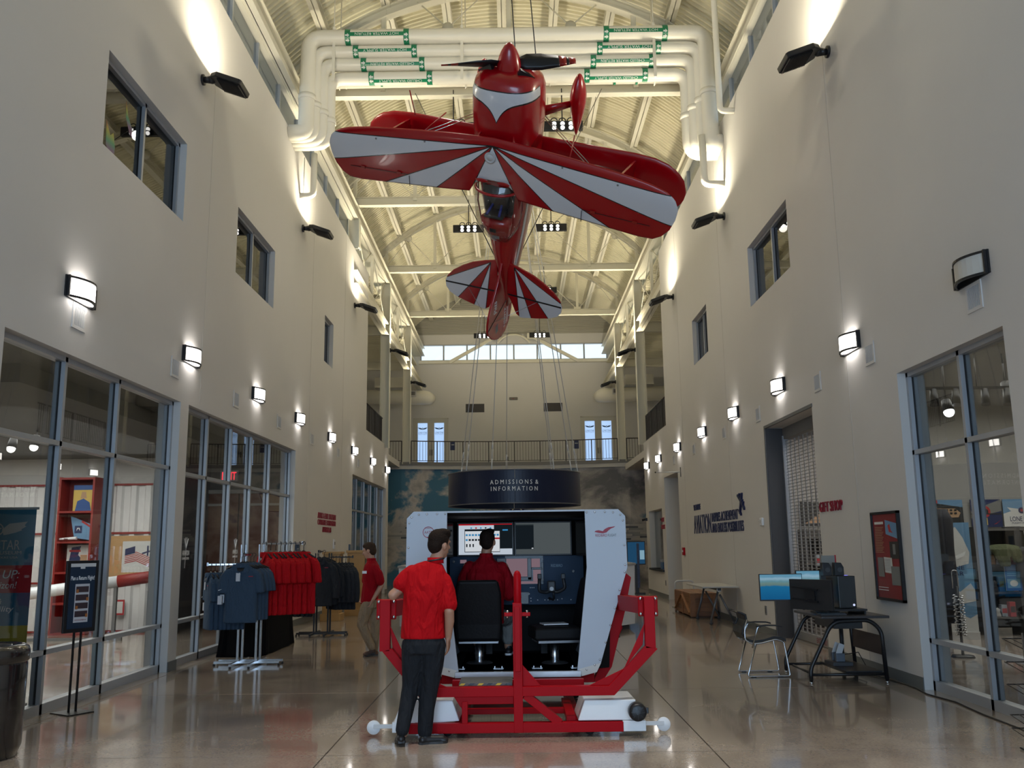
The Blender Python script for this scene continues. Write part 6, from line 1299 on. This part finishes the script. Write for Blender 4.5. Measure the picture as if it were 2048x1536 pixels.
for z in (.26, .38): MB().bar((0, 0, z), (-.26, -.06, z-.02), .03, .03).build('arm', M_black, t)
t = thing('computer_tower', 'black computer tower standing on the desk before the wall', 'computer', (4.02, 11.45, .83)); MB().box(-.11, .10, -.22, .22, 0, .385).build('case', P('tower_black', (.008, .008, .009), .3), t, bevel=.008); MB().ball((.065, -.222, .04), .014, 10, 8).build('power_button', E('power_led', (.6, .65, .9), 1), t); MB().box(.02, .06, -.1, -.04, .385, .388).build('status_light', E('led_blue', (.2, .2, 1), 1.5), t)
t = thing('desk_shelf', 'black raised shelf under the computer tower', 'shelf', (4.0, 11.42, .766)); MB().box(-.28, .20, -.30, .30, .04, .062).build('board', M_black, t); MB().box(-.27, -.25, -.28, .28, 0, .04).build('foot', M_black, t); MB().box(.17, .19, -.28, .28, 0, .04).build('foot', M_black, t)
t = thing('keyboard', 'dark keyboard lying at the front edge of the desk', 'keyboard', (3.74, 11.05, .766), .1); MB().box(-.16, .16, -.07, .07, 0, .018).build('case', M_dark, t, bevel=.004); MB().box(-.15, .15, -.06, .06, .018, .024).build('keys', P('keys', (.03, .05, .07), .4), t)
for x, nm in ((3.83, 'left'), (3.98, 'right')):
    t = thing('desk_speaker', '%s black wedge speaker on top of the computer tower' % nm, 'speaker', (x, 11.38, 1.216)); MB().prism([(-.06, 0), (.05, 0), (.05, .10), (.02, .155), (-.06, .16)], -.05, .05, 'y').build('cabinet', M_black, t, bevel=.005); MB().lathe([(0, 0), (.03, 0)], 16, (0, -.052, .07), 'y').build('cone', M_dark, t)
t = thing('display_card', 'pale grey card with a red edge standing behind the speakers', 'card', (3.95, 11.60, 1.216)); MB().box(-.10, .07, 0, .02, 0, .24).build('card_face', P('card_grey', (.26, .25, .22), .5), t); MB().box(.07, .085, -.005, .02, 0, .245).build('red_edge', P('card_red', (.45, .01, .02), .4), t)
t = thing('power_cord', 'thin black cord running along the foot of the right wall', 'cord'); MB().tube([(4.30, 11.9, .02), (4.42, 11.1, .008), (4.44, 10.5, .008), (4.38, 10.1, .008), (4.45, 9.6, .008), (4.38, 8.9, .008), (4.36, 8.2, .008), (4.3, 7.2, .008)], .008, 6).build('cable', M_black, t)
t = thing('desk_cable', 'black cable loop hanging behind the desk legs', 'cord'); MB().tube([(4.12, 11.80, .70), (4.14, 11.85, .35), (4.08, 11.80, .16), (4.20, 11.75, .05), (4.35, 11.72, .10), (4.30, 11.80, .25), (4.14, 11.85, .22)], .007, 6).build('cable', M_black, t)
# --- folding table and crate
t = thing('folding_table', 'pale grey flip-top table on castors along the right wall', 'table', (4.13, 19.42, 0)); MB().box(-.40, .34, -.85, .85, .735, .765).build('tabletop', P('table_grey', (.42, .42, .40), .4), t, bevel=.008); MB().box(-.06, .0, -.75, .75, .68, .73).build('beam', M_dark, t)
M_leg = P('leg_silver', (.16, .165, .175), .4, .6)
for y in (-.68, .70):
    MB().tube([(-.04, y, .70), (-.22, y, .08)], .024, 10).build('leg', M_leg, t); MB().tube([(-.02, y, .60), (.24, y, .08)], .022, 10).build('leg', M_leg, t); MB().lathe([(0, -.03), (.045, -.03), (.045, .03), (0, .03)], 16, (-.03, y, .69), 'y').build('pivot', M_lgrey, t)
    for x in (-.22, .24): MB().lathe([(0, -.02), (.035, -.02), (.035, .02), (0, .02)], 14, (x, y, .0355), 'y').build('castor', M_dark, t); MB().box(x-.012, x+.012, y-.03, y+.03, .04, .09).build('castor_fork', M_dark, t)
t = thing('wooden_crate', 'long brown slatted wooden crate on the floor against the right wall', 'crate', (4.15, 21.55, 0)); M_cr = [P('crate_a', (.20, .085, .030), .5, noise=.2), P('crate_b', (.17, .07, .025), .5, noise=.2), P('crate_c', (.235, .10, .036), .5, noise=.2)]
MB().box(-.265, .265, -.985, .985, .05, .50).build('inner_box', M_cr[1], t)
for k in range(5):
    for x in (-.285, .265): MB().box(x, x+.02, -1.0, 1.0, .04+.096*k, .128+.096*k).build('plank', M_cr[k % 3], t)
    for y in (-1.005, .985): MB().box(-.285, .285, y, y+.02, .04+.096*k, .128+.096*k).build('plank', M_cr[(k+1) % 3], t)
for k in range(6): MB().box(-.29+.097*k, -.198+.097*k, -1.0, 1.0, .50, .53).build('lid_plank', M_cr[k % 3], t)
for y in (-.96, .0, .96): MB().box(-.305, -.285, y-.045, y+.045, .03, .52).build('batten', M_cr[2], t)
MB().bar((-.295, -.9, .10), (-.295, -.06, .46), .02, .08, (1,0,0)).build('diagonal_batten', M_cr[2], t); MB().bar((-.295, .06, .46), (-.295, .9, .10), .02, .08, (1,0,0)).build('diagonal_batten', M_cr[2], t)
for x in (-.24, .24): MB().box(x-.045, x+.045, -1.025, -1.005, .03, .52).build('batten', M_cr[2], t)
for y in (-.8, .8): MB().box(-.25, .25, y-.05, y+.05, 0, .05).build('skid', M_cr[1], t)
t = thing('hand_cart', 'bare grey tubular cart handle standing behind the crate', 'cart', (4.12, 22.75, 0)); MB().tube(fillet([(-.22, 0, .06), (-.22, 0, .72), (.24, 0, .72), (.24, 0, .06)], .1), .02, 8).build('handle', M_lgrey, t); MB().box(-.26, .28, -.08, .3, .06, .09).build('deck', M_mid, t)
for x in (-.2, .22): MB().lathe([(0, -.02), (.03, -.02), (.03, .02), (0, .02)], 12, (x, .1, .03), 'x').build('wheel', M_dark, t)
# --- wire rack at the right edge
t = thing('wire_rack', 'thin black wire display rack at the right edge of the picture', 'rack', (4.12, 7.35, 0))
for x in (-.25, .2): MB().tube(fillet([(x, -.2, .92), (x, -.2, .02), (x+.05, -.2, .012), (x+.08, .15, .012)], .04), .007, 6).build('upright', M_black, t)
for z in (.12, .22, .45, .62, .80):
    mb = MB().tube([(-.25, -.2, z), (.2, -.2, z), (.2, .1, z+.05), (-.25, .1, z+.05)], .005, 6, closed=True)
    for k in range(5): mb.tube([(-.18+.09*k, -.2, z), (-.18+.09*k, .1, z+.05)], .004, 6)
    o = mb.build('wire_basket', M_black, t); o['kind'] = 'stuff'
# --- inside the gift shop
for x, w, lab, items in ((6.3, 1.5, 'gift shop wall poster of a cream aircraft nose seen through the grille', [(0, 1, 0, 1, 6), ([(.05, .25), (.35, .75), (.8, .95), (1, .9), (1, .4), (.5, .3)], 3), ([(.4, .35), (.75, .4), (.75, .5), (.4, .45)], 6), (0, 1, 0, .16, 8)]),
        (8.22, .98, 'gift shop wall poster of a cockpit full of dials', [(0, 1, 0, 1, 7), ([(0, .80), (.5, .88), (1, .74), (1, 0), (0, 0)], 6), ([(.06, .62), (.12, .72), (.85, .70), (.95, .55), (.9, .40), (.1, .36)], 3)]+[(.14+.085*i, .19+.085*i, .62-.11*j, .68-.11*j, 6) for i in range(9) for j in range(2)]+[(.2, .3, .9, .99, 6), (.45, .5, .88, .99, 4), (.3, .55, .05, .2, 2)]),
        (9.16, .60, 'gift shop wall poster of an orange ringed propeller aeroplane', [(0, 1, 0, 1, 5), ([(0, .6), (1, 1), (1, .6), (0, .35)], 8), ([(.36+.12*0+.22*.5+.17*math.cos(a*pi/8), .58+.2*math.sin(a*pi/8)) for a in range(16)], 4), ([(.47+.1*math.cos(a*pi/6), .58+.11*math.sin(a*pi/6)) for a in range(12)], 6), (0, 1, .48, .52, 6), (.44, .52, .12, .36, 0), ([(.05, .3), (.2, .16), (.3, .14), (.18, .2)], 4), ([(.95, .3), (.8, .16), (.7, .14), (.82, .2)], 4)])):
    card('wall_poster', lab, 'poster', (x, 17.74, 2.12), w, .56, items, back=M_black)
t = card('wall_poster', 'gift shop wall poster of a winged star badge on clouds', 'poster', (9.85, 17.74, 2.12), .72, .56, [(0, 1, 0, 1, 7), ([(0, .5), (.3, .62), (.7, .55), (1, .68), (1, 0), (0, 0)], 2), ([(.12, .72), (.42, .66), (.42, .55), (.2, .6)], 2), ([(.88, .72), (.58, .66), (.58, .55), (.8, .6)], 2), ([(.5+.09*math.cos(a*pi/8), .61+.11*math.sin(a*pi/8)) for a in range(16)], 5), ([(.5+.035*math.cos(a*pi/4), .61+.045*math.sin(a*pi/4)) for a in range(8)], 4)], back=M_black)
text('LONE STAR', M_pnav, t, Matrix.Translation((0, -.008, -.10)), w=.48, h=.09, depth=.001); text('FLIGHT MUSEUM', M_pnav, t, Matrix.Translation((0, -.008, -.18)), w=.42, h=.03, depth=.001)
t = thing('sky_banner', 'tall narrow sky and cloud banner with winged badge inside the gift shop', 'banner', (7.42, 15.6, 0), -.5)
MB().box(-.28, .28, -.004, .006, .12, 1.92).build('fabric', M_sky, t); print_(t, .56, 1.8, [([(.1, .72), (.3, .80), (.45, .93), (.62, .96), (.8, .86), (.95, .72), (.9, .62), (.5, .58), (.15, .62)], 2), ([(.0, .36), (.3, .42), (.6, .36), (.9, .44), (1, .38), (1, .28), (.5, .24), (0, .28)], 2), ([(0, .12), (.4, .18), (.8, .12), (1, .16), (1, 0), (0, 0)], 2), ([(.1, .50), (.4, .53), (.6, .48), (.3, .46)], 2)]).location = (0, -.005, 1.02); MB().box(-.29, .29, -.06, .06, 0, .12).build('base', M_lgrey, t); text('LONE\nSTAR', M_pnav, t, Matrix.Translation((0, -.012, 1.12)), w=.3, h=.16, depth=.001)
for s in (-1, 1): MB().prism([(.03*s, 1.36), (.2*s, 1.44), (.16*s, 1.36), (.05*s, 1.30)], -.014, -.011, 'y').build('wing', M_white, t)
MB().tube([(0, .03, .1), (0, .03, 1.9)], .012, 6).build('pole', M_mid, t)
t = thing('shop_column', 'dark clothes stand just inside the gift shop glass', 'stand', (6.78, 14.6, 0)); MB().tube([(0, 0, 0), (0, 0, 2.1)], .03, 8).build('pole', M_black, t); MB().loft([ering((0, 0, z), w_, w_*.7) for z, w_ in ((.35, .17), (.9, .19), (1.5, .18), (1.95, .20), (2.12, .12))]).build('dark_robe', P('robe', (.012, .012, .018), .8), t); MB().lathe([(0, 0), (.24, 0), (.2, .03), (0, .03)], 20).build('base', M_black, t)
def shelf_unit(x0, x1, y, lab, zs):
    t = thing('display_shelf', lab, 'shelf', ((x0+x1)/2, y, 0)); w = (x1-x0)/2
    for s in (-1, 1): MB().box(s*w-.03, s*w+.03, -.2, .2, 0, 1.85).build('upright', M_dark, t)
    for z in zs: MB().box(-w, w, -.22, .22, z-.02, z+.02).build('shelf_board', P('shelf_grey', (.10, .095, .09), .6), t)
    MB().box(-w, w, .19, .21, .1, 1.85).build('back_panel', P('shelf_backing', (.06, .055, .05), .7), t)
shelf_unit(8.12, 8.74, 16.2, 'open grey display shelf of souvenirs inside the gift shop', (.30, .72, 1.18, 1.80)); shelf_unit(8.80, 9.6, 16.2, 'open grey display shelf nearest the right edge inside the gift shop', (.30, .72, 1.18, 1.80)); shelf_unit(5.2, 6.9, 16.6, 'dark display shelf behind the grille gate', (.35, .8, 1.25, 1.7)); shelf_unit(7.3, 8.1, 17.2, 'dark display shelf behind the sky banner', (.5, .95, 1.4))
cols = [(.30, .17, .07), (.03, .08, .22), (.35, .03, .04), (.45, .45, .44), (.10, .12, .06), (.02, .02, .025), (.25, .3, .35)]
CM = [P('goods_%s' % n, c, .6) for n, c in zip(('tan', 'blue', 'red', 'white', 'olive', 'black', 'slate'), cols)]
wd = ('tan', 'blue', 'red', 'white', 'olive', 'black', 'slate')
for sx, sn in ((8.10, 'souvenir shelf by the sky banner'), (8.82, 'souvenir shelf nearest the right edge'), (5.3, 'shelf behind the grille gate')):
    for zi, z in enumerate((.32, .74, 1.20)):
        lev = ('lowest', 'middle', 'upper')[zi]
        for k in range(5):
            c = (k*3+zi*2+int(sx*7)) % 7; hh = .10+.05*((k*5+zi) % 4); yy = 15.98+.03*(k % 3)+(.4 if sx < 6 else 0); x = sx+.07+.115*k+(.12*k if sx < 6 else 0)
            t = thing('gift_box', '%s souvenir on the %s board of the %s' % (wd[c], lev, sn), 'souvenir', (x, yy, z), 0, 'souvenirs on shop shelves')
            if k % 3 == 1: MB().lathe([(0, 0), (.05, 0), (.055, .02), (.035, hh*.6), (.05, hh*.8), (.0, hh)], 14).build('figure', CM[c], t)
            else: MB().box(-.05, .05, -.05, .05, 0, hh).build('carton', CM[c], t, bevel=.006); MB().box(-.04, .04, -.052, -.05, hh*.3, hh*.7).build('carton_label', CM[(c+3) % 7], t)
t = thing('folded_shirts', 'olive green shirts draped over the shop shelf top', 'clothes', (8.45, 15.95, 1.45)); solid('fabric', [('ell', (0, 0, .0), (.34, .16, .10)), ('loft', [ering((-.1, -.1, .02), .15, .08), ering((-.08, -.14, -.12), .13, .05), ering((-.05, -.15, -.28), .09, .03)]), ('loft', [ering((.14, -.1, .02), .12, .08), ering((.16, -.14, -.1), .10, .05), ering((.17, -.15, -.22), .07, .03)])], .015, 2, cloth('olive', (.075, .085, .045), 10, .6), t)
t = thing('hanging_jacket', 'black jacket hanging on the shop shelf corner', 'clothes', (8.77, 15.85, 1.25)); solid('fabric', [('loft', [ering((0, 0, .25), .06, .05), ering((0, 0, .18), .14, .07), ering((-.02, 0, -.05), .15, .07), ering((-.04, 0, -.28), .14, .07)])], .015, 2, CM[5], t)
card('shop_notice', 'white printed notice board on the right shop shelf', 'sign', (9.03, 15.90, 1.62), .40, .30, [(0, 1, 0, 1, 2), (.18, .30, .35, .85, 8), (.32, .42, .2, .85, 1), (.22, .5, .88, .96, 3)]+[(.6, .92, .82-.09*i, .85-.09*i, 6) for i in range(8)])
card('shop_poster', 'blue printed poster leaning on the middle board of the shop shelf', 'poster', (8.55, 15.88, .98), .28, .44, [(0, 1, 0, 1, 1), (.1, .9, .1, .45, 7), ([(.5+.25*math.cos(a*pi/8), .28+.12*math.sin(a*pi/8)) for a in range(16)], 2)]+[(.12, .88, .92-.07*i, .95-.07*i, 7) for i in range(6)])
t = thing('chain_mannequin', 'silver tinsel hanging on a dark stand just inside the shop glass', 'stand', (6.28, 13.2, 0)); MB().tube([(0, 0, 0), (0, 0, .98)], .02, 8).build('pole', M_black, t); MB().lathe([(0, 0), (.16, 0), (.14, .03), (0, .03)], 16).build('base', M_black, t)
mb = MB()
for k in range(70):
    a = k*2.4; z = .30+.008*k; mb.ball((.055*math.cos(a), .055*math.sin(a)-.02, z), (.03, .03, .012), 6, 4)
o = mb.build('tinsel', M_chrome, t); o['kind'] = 'stuff'
MB().tube(fillet([(-.05, 0, .95), (-.05, 0, 1.2), (.03, 0, 1.2), (.03, 0, .95)], .04), .008, 8).build('hoop', M_chrome, t)
for x, y, z, nm in ((6.0, 12.4, 3.38, 'left'), (6.96, 12.6, 3.66, 'right')):
    t = thing('track_lamp', '%s lit track spotlight inside the gift shop' % nm, 'spotlight', (x, y, z)); MB().tube([(0, 0, .16), (0, -.06, 0)], [.06, .08], 14).build('shade', M_black, t); MB().ball((0, -.065, -.01), .07).build('bulb', E('shop_bulb', (1, .98, .95), 8), t); MB().tube([(0, 0, .16), (0, 0, 4.24-z)], .012, 6).build('rod', M_black, t)
for x, nm in ((5.75, 'left'), (6.75, 'right')):
    t = thing('track_rail', '%s dark track lamp rail under the shop ceiling' % nm, 'spotlight', (x, 12.2, 3.5)); MB().box(-.5, .5, -.02, .02, .16, .20).build('rail', M_black, t); MB().tube([(-.4, 0, .2), (-.4, 0, .74)], .01, 6).tube([(.4, 0, .2), (.4, 0, .74)], .01, 6).build('rods', M_black, t)
    for e in (-.3, 0, .3): MB().tube([(e, 0, .16), (e-.03, -.06, -.06)], [.045, .06], 12).build('lamp_can', M_black, t)
# ================================================================== CENTRE BACKGROUND
# round hanging sign over the information desk
cy, zc, rr = 18.9, 2.765, 1.375
t = thing('hanging_ring_sign', 'round navy admissions and information sign hanging over the desk', 'sign', (-.025, cy, zc)); M_ring = P('ring_navy', (.004, .009, .032), .38, spec=.3)
for k in range(4):
    a0 = -pi/2+.012+k*pi/2; mb = MB(); q = []
    for i in range(33):
        a = a0+(pi/2-.006)*i/32; c, s = math.cos(a), math.sin(a); q.append([(rr*c, rr*s, -.325), (rr*c, rr*s, .325), ((rr-.05)*c, (rr-.05)*s, .325), ((rr-.05)*c, (rr-.05)*s, -.325)])
    mb.loft(q, smooth=False); mb.build('curved_panel', M_ring, t)
for z in (-.325, .325): MB().tube([(rr*math.cos(2*pi*i/72), rr*math.sin(2*pi*i/72), z) for i in range(72)], .012, 6, closed=True).build('rim', P('rim_grey', (.12, .12, .13), .4, .5), t)
M_sgn = P('ring_letters', (.78, .76, .72), .5)
def arc_text(s, z, w, h):
    n0 = len(kids(t)); root = bpy.data.objects.new('x', None); COL.objects.link(root); letters3d(root, s, M_sgn, z, z+h, -w/2, w/2, .012)
    for o in kids(root):
        o.parent = t
        for v in o.data.vertices:
            a = v.co.x/rr-pi/2; r_ = rr+.002-v.co.y; v.co = Vector((r_*math.cos(a), r_*math.sin(a), v.co.z))
    bpy.data.objects.remove(root)
arc_text('A D M I S S I O N S  &', .04, .95, .085); arc_text('I N F O R M A T I O N', -.09, .92, .085)
for a in (-2.35, -1.9, -.95, -.55, .1, .9, 1.7, 2.6):
    x, y = rr*.985*math.cos(a), rr*.985*math.sin(a); hub = Vector((-.03+.12*math.cos(a), 19.3-cy+.1*math.sin(a), 11.85-zc)); p = Vector((x, y, .33)); d = (hub-p).normalized()
    MB().tube([p+d*.55, hub], .009, 6).build('suspension_rod', M_lgrey, t); MB().tube([p, p+d*.22], .012, 6).tube([p+d*.42, p+d*.55], .016, 6).tube([p+d*.22+Vector((.012, 0, 0)), p+d*.42+Vector((.012, 0, 0))], .006, 6).tube([p+d*.22-Vector((.012, 0, 0)), p+d*.42-Vector((.012, 0, 0))], .006, 6).build('turnbuckle', M_lgrey, t)
# faceted information desk
t = thing('information_desk', 'large white faceted round information desk behind the simulator', 'desk', (0, 18.9, 0)); N = 10; M_desk = P('desk_white', (.66, .67, .68), .35)
ra, rb, rc_ = [], [], []
for k in range(N):
    a = 2*pi*(k+.5)/N; b = 2*pi*(k+1)/N; ra.append((2.45*math.cos(a), 2.45*math.sin(a), 1.22)); rc_.append((2.42*math.cos(a), 2.42*math.sin(a), .10)); rb.append((2.28*math.cos(b), 2.28*math.sin(b), .66))
for k in range(N):
    j = (k+1) % N
    for tri in ((ra[k], ra[j], rb[k]), (rc_[k], rb[k], rc_[j]), (ra[k], rb[k], rc_[k]), (ra[j], rc_[j], rb[k])): MB().add(list(tri)+[(p[0]*.985, p[1]*.985, p[2]) for p in tri], [(0, 1, 2), (5, 4, 3), (0, 1, 4, 3), (1, 2, 5, 4), (2, 0, 3, 5)]).build('facet', M_desk, t)
MB().prism([(p[0]*1.01, p[1]*1.01) for p in ra], 1.22, 1.26, 'z').build('countertop', P('counter_grey', (.30, .29, .28), .35), t); MB().prism([(p[0]*.95, p[1]*.95) for p in rc_], 0, .10, 'z').build('plinth', M_dark, t)
t = thing('desk_bottle', 'small amber bottle beside a white box on the near left desk edge', 'bottle', (-1.98, 17.9, 1.261)); MB().lathe([(0, 0), (.035, 0), (.035, .09), (.012, .12), (.012, .15), (0, .15)], 14).build('bottle', P('amber', (.5, .2, .02), .3), t)
# kiosk
t = thing('info_kiosk', 'blue glowing kiosk screens by the far end of the right wall', 'kiosk', (4.0, 30.6, 0), -.2)
MB().box(-.3, .3, -.02, .05, .95, 1.72).build('case', M_blackp, t); MB().box(-.28, .28, -.025, -.02, .98, 1.69).build('display', E('kiosk_blue', (.02, .09, .19), .6), t); MB().box(.02, .10, -.06, -.026, .2, 1.65).build('side_post', P('kiosk_art', (.03, .05, .12), .5, noise=.9, nscale=14), t); MB().box(.12, .27, -.028, -.0255, 1.12, 1.42).build('bright_patch', E('kiosk_light', (.35, .6, .75), .55), t); MB().box(-.06, .06, -.02, .05, 0, .95).build('post', M_black, t); MB().box(-.25, .25, -.2, .2, 0, .03).build('base', M_black, t)
# ------------------------------------------------------------------ balcony railings
BAL = MB().box(-.008, .008, -.008, .008, .10, .93).mesh('baluster', M_rail)
POST = MB().box(-.022, .022, -.022, .022, 0, .97).mesh('railing_post', M_rail)
def railing(label, pts, z, per=1.19, skip=()):
    """pts: polyline in plan"""
    t = thing('balcony_railing', label, 'railing', (pts[0][0], pts[0][1], z)); o0 = Vector((*pts[0], 0)); P3 = [Vector((*p, 0))-o0 for p in pts]
    for h, w in ((.955, .045), (.09, .025)): MB().tube([p+Vector((0, 0, h)) for p in P3], w/2, 8).build('rail', M_rail, t)
    L = [0]
    for a, b in zip(P3, P3[1:]): L.append(L[-1]+(b-a).length)
    def at(s):
        for i in range(len(L)-1):
            if s <= L[i+1]+1e-6: return P3[i]+(P3[i+1]-P3[i])*((s-L[i])/(L[i+1]-L[i]))
        return P3[-1]
    n = max(1, round(L[-1]/per))
    for k in range(n+1): o = put(POST, 'post', t); o.location = at(L[-1]*k/n)
    m = round(L[-1]/.128)
    for k in range(1, m):
        if (k*n) % m: o = put(BAL, 'baluster', t); o.location = at(L[-1]*k/m)
railing('long bowed bronze railing along the front of the balcony', [(x, yb(x)+.08) for x in [-4.58+9.1*i/24 for i in range(25)]], 5.27)
railing('short bronze railing left of the column at the balcony end', [(-6.4, 39.55), (-5.0, 39.55)], 5.27); railing('short bronze railing right of the column at the balcony end', [(4.92, 39.55), (6.4, 39.55)], 5.27)
railing('bronze railing in the upper opening of the left side wall', [(XL-.12, 28.6), (XL-.12, 33.6)], 5.34); railing('bronze railing in the upper opening of the right side wall', [(XR+.12, 26.7), (XR+.12, 31.4)], 5.11)
# double doors on the balcony
M_fr = P('door_frame_cream', (.55, .53, .47), .5)
def winged(par, cx, cz, k, mat, y):
    for s in (-1, 1): MB().prism([(cx+x*k*s, cz+z*k) for x, z in ((.1, 0), (.22, .1), (.62, .17), (.5, .06), (.5, .02), (.4, -.03), (.36, -.06), (.12, -.10))], y-.002, y, 'y').build('logo_wing', mat, par)
    MB().lathe([(.05*k, 0), (.125*k, 0)], 20, (cx, y-.002, cz), 'y').build('logo_ring', mat, par)
M_logo = P('door_logo', (.05, .12, .22), .5); M_frost = bpy.data.materials.new('frosted_glass'); M_frost.use_nodes = True; _t = M_frost.node_tree; _b = _t.nodes['Principled BSDF']; _b.inputs['Base Color'].default_value = (.75, .82, .92, 1); _b.inputs['Roughness'].default_value = .5; _b.inputs['Transmission Weight'].default_value = 0
_o = _t.nodes['Material Output']; _tl = _t.nodes.new('ShaderNodeBsdfTranslucent'); _tl.inputs[0].default_value = (.72, .82, .95, 1); _mx = _t.nodes.new('ShaderNodeMixShader'); _mx.inputs[0].default_value = .75; _t.links.new(_b.outputs[0], _mx.inputs[1]); _t.links.new(_tl.outputs[0], _mx.inputs[2]); _t.links.new(_mx.outputs[0], _o.inputs[0])
for i, (x0, x1) in enumerate(((-5.22, -3.42), (3.38, 5.2))):
    t = struct('door_%d' % (3+i), ((x0+x1)/2, 46.0, 5.26)); w = (x1-x0)/2
    for a, b, c, d in ((-w, -w+.06, 0, 2.89), (w-.06, w, 0, 2.89), (-w, w, 2.83, 2.89)): MB().box(a, b, -.02, .12, c, d).build('frame', M_fr, t)
    for s in (-1, 1):
        a, b = sorted((s*.01, s*(w-.06)))
        for q in ((a, b, 2.64, 2.83), (a, b, 0, .2), (a, a+.16, .2, 2.64), (b-.16, b, .2, 2.64)): MB().box(q[0], q[1], 0, .05, q[2], q[3]).build('stile', M_fr, t)
        MB().box(a+.16, b-.16, .02, .03, .2, 2.64).build('frosted_pane', M_frost, t); cx = (a+b)/2; winged(t, cx, 2.34, .40, M_logo, .018); text('LONE STAR', M_logo, t, Matrix.Translation((cx, .018, 2.13)), w=.44, h=.10, depth=.002); text('FLIGHT MUSEUM', M_logo, t, Matrix.Translation((cx, .018, 2.04)), w=.42, h=.025, depth=.002)
        MB().box(s*.05, s*.05+.03, -.06, 0, .95, 1.25).build('pull', M_rail, t)
    MB().box(-.03, .03, -.01, .06, 0, 2.83).build('astragal', M_fr, t)
for x, nm in ((-2.04, 'left'), (1.99, 'right')):
    t = thing('return_grille', '%s dark square return grille high on the balcony wall' % nm, 'grille', (x, 46.0, 8.64)); MB().box(-.48, .48, -.02, 0, -.22, .22).build('frame', M_dark, t)
    for k in range(9): MB().box(-.45, .45, -.03, -.02, -.19+.045*k, -.165+.045*k).build('louvre', M_rail, t)
t = thing('emergency_light', 'small grey emergency light in the middle of the balcony wall', 'lamp', (-.05, 46.0, 9.11)); MB().box(-.22, .22, -.08, 0, -.07, .07).build('case', P('grey_case', (.16, .15, .13), .5), t, bevel=.02); MB().box(-.06, .02, -.085, -.08, -.03, -.01).build('label', M_sred2, t)
for x, nm in ((-3.2, 'left'), (3.15, 'right')):
    t = thing('door_sign', 'small navy sign beside the %s double doors on the balcony' % nm, 'sign', (x, 46.0, 6.75)); MB().box(-.12, .12, -.02, 0, -.28, .18).build('panel', P('sign_navy2', (.01, .02, .10), .4), t); MB().box(-.08, .08, -.024, -.02, -.02, .02).build('text_line', M_lgrey, t)
t = thing('wall_outlet', 'small dark outlet on the balcony wall behind the railing', 'outlet', (-.4, 46.0, 6.0)); MB().box(-.05, .05, -.015, 0, -.1, .1).build('plate', M_mid, t)
# rainbow film on the upper left window
def rainbow():
    m = bpy.data.materials.new('rainbow_film'); m.use_nodes = True; t_ = m.node_tree; b = t_.nodes['Principled BSDF']; c = t_.nodes.new('ShaderNodeTexCoord'); s = t_.nodes.new('ShaderNodeSeparateXYZ'); r = t_.nodes.new('ShaderNodeValToRGB'); e = r.color_ramp.elements
    e[0].position = 0; e[0].color = (.25, .10, .16, 1); e[1].position = 1; e[1].color = (.5, .12, .06, 1)
    for p, q in ((.3, (.18, .12, .22)), (.5, (.08, .30, .16)), (.75, (.38, .38, .06))): k = e.new(p); k.color = (*q, 1)
    t_.links.new(c.outputs['Generated'], s.inputs[0]); t_.links.new(s.outputs['Z'], r.inputs[0]); t_.links.new(r.outputs[0], b.inputs['Base Color']); b.inputs['Roughness'].default_value = .5; return m
M_rb = rainbow()
for y, z, poly, nm in ((9.93, 6.98, [(-.12, .2), (-.08, .08), (.04, .02), (.08, -.1), (.10, -.22), (.02, -.2), (-.08, -.15)], 'upper left'), (10.28, 6.55, [(-.12, .22), (0, .08), (.08, .15), (.14, -.02), (.12, -.22), (.02, -.16), (-.10, -.08)], 'lower'), (10.75, 7.05, [(-.10, .22), (-.02, .05), (.10, -.05), (.12, -.18), (.04, -.14), (-.08, .0)], 'right')):
    t = thing('rainbow_decal', '%s rainbow film butterfly on the first upper left window' % nm, 'decal', (XL-.155, y, z), RL); MB().prism(poly, -.003, 0, 'y').build('film', M_rb, t)
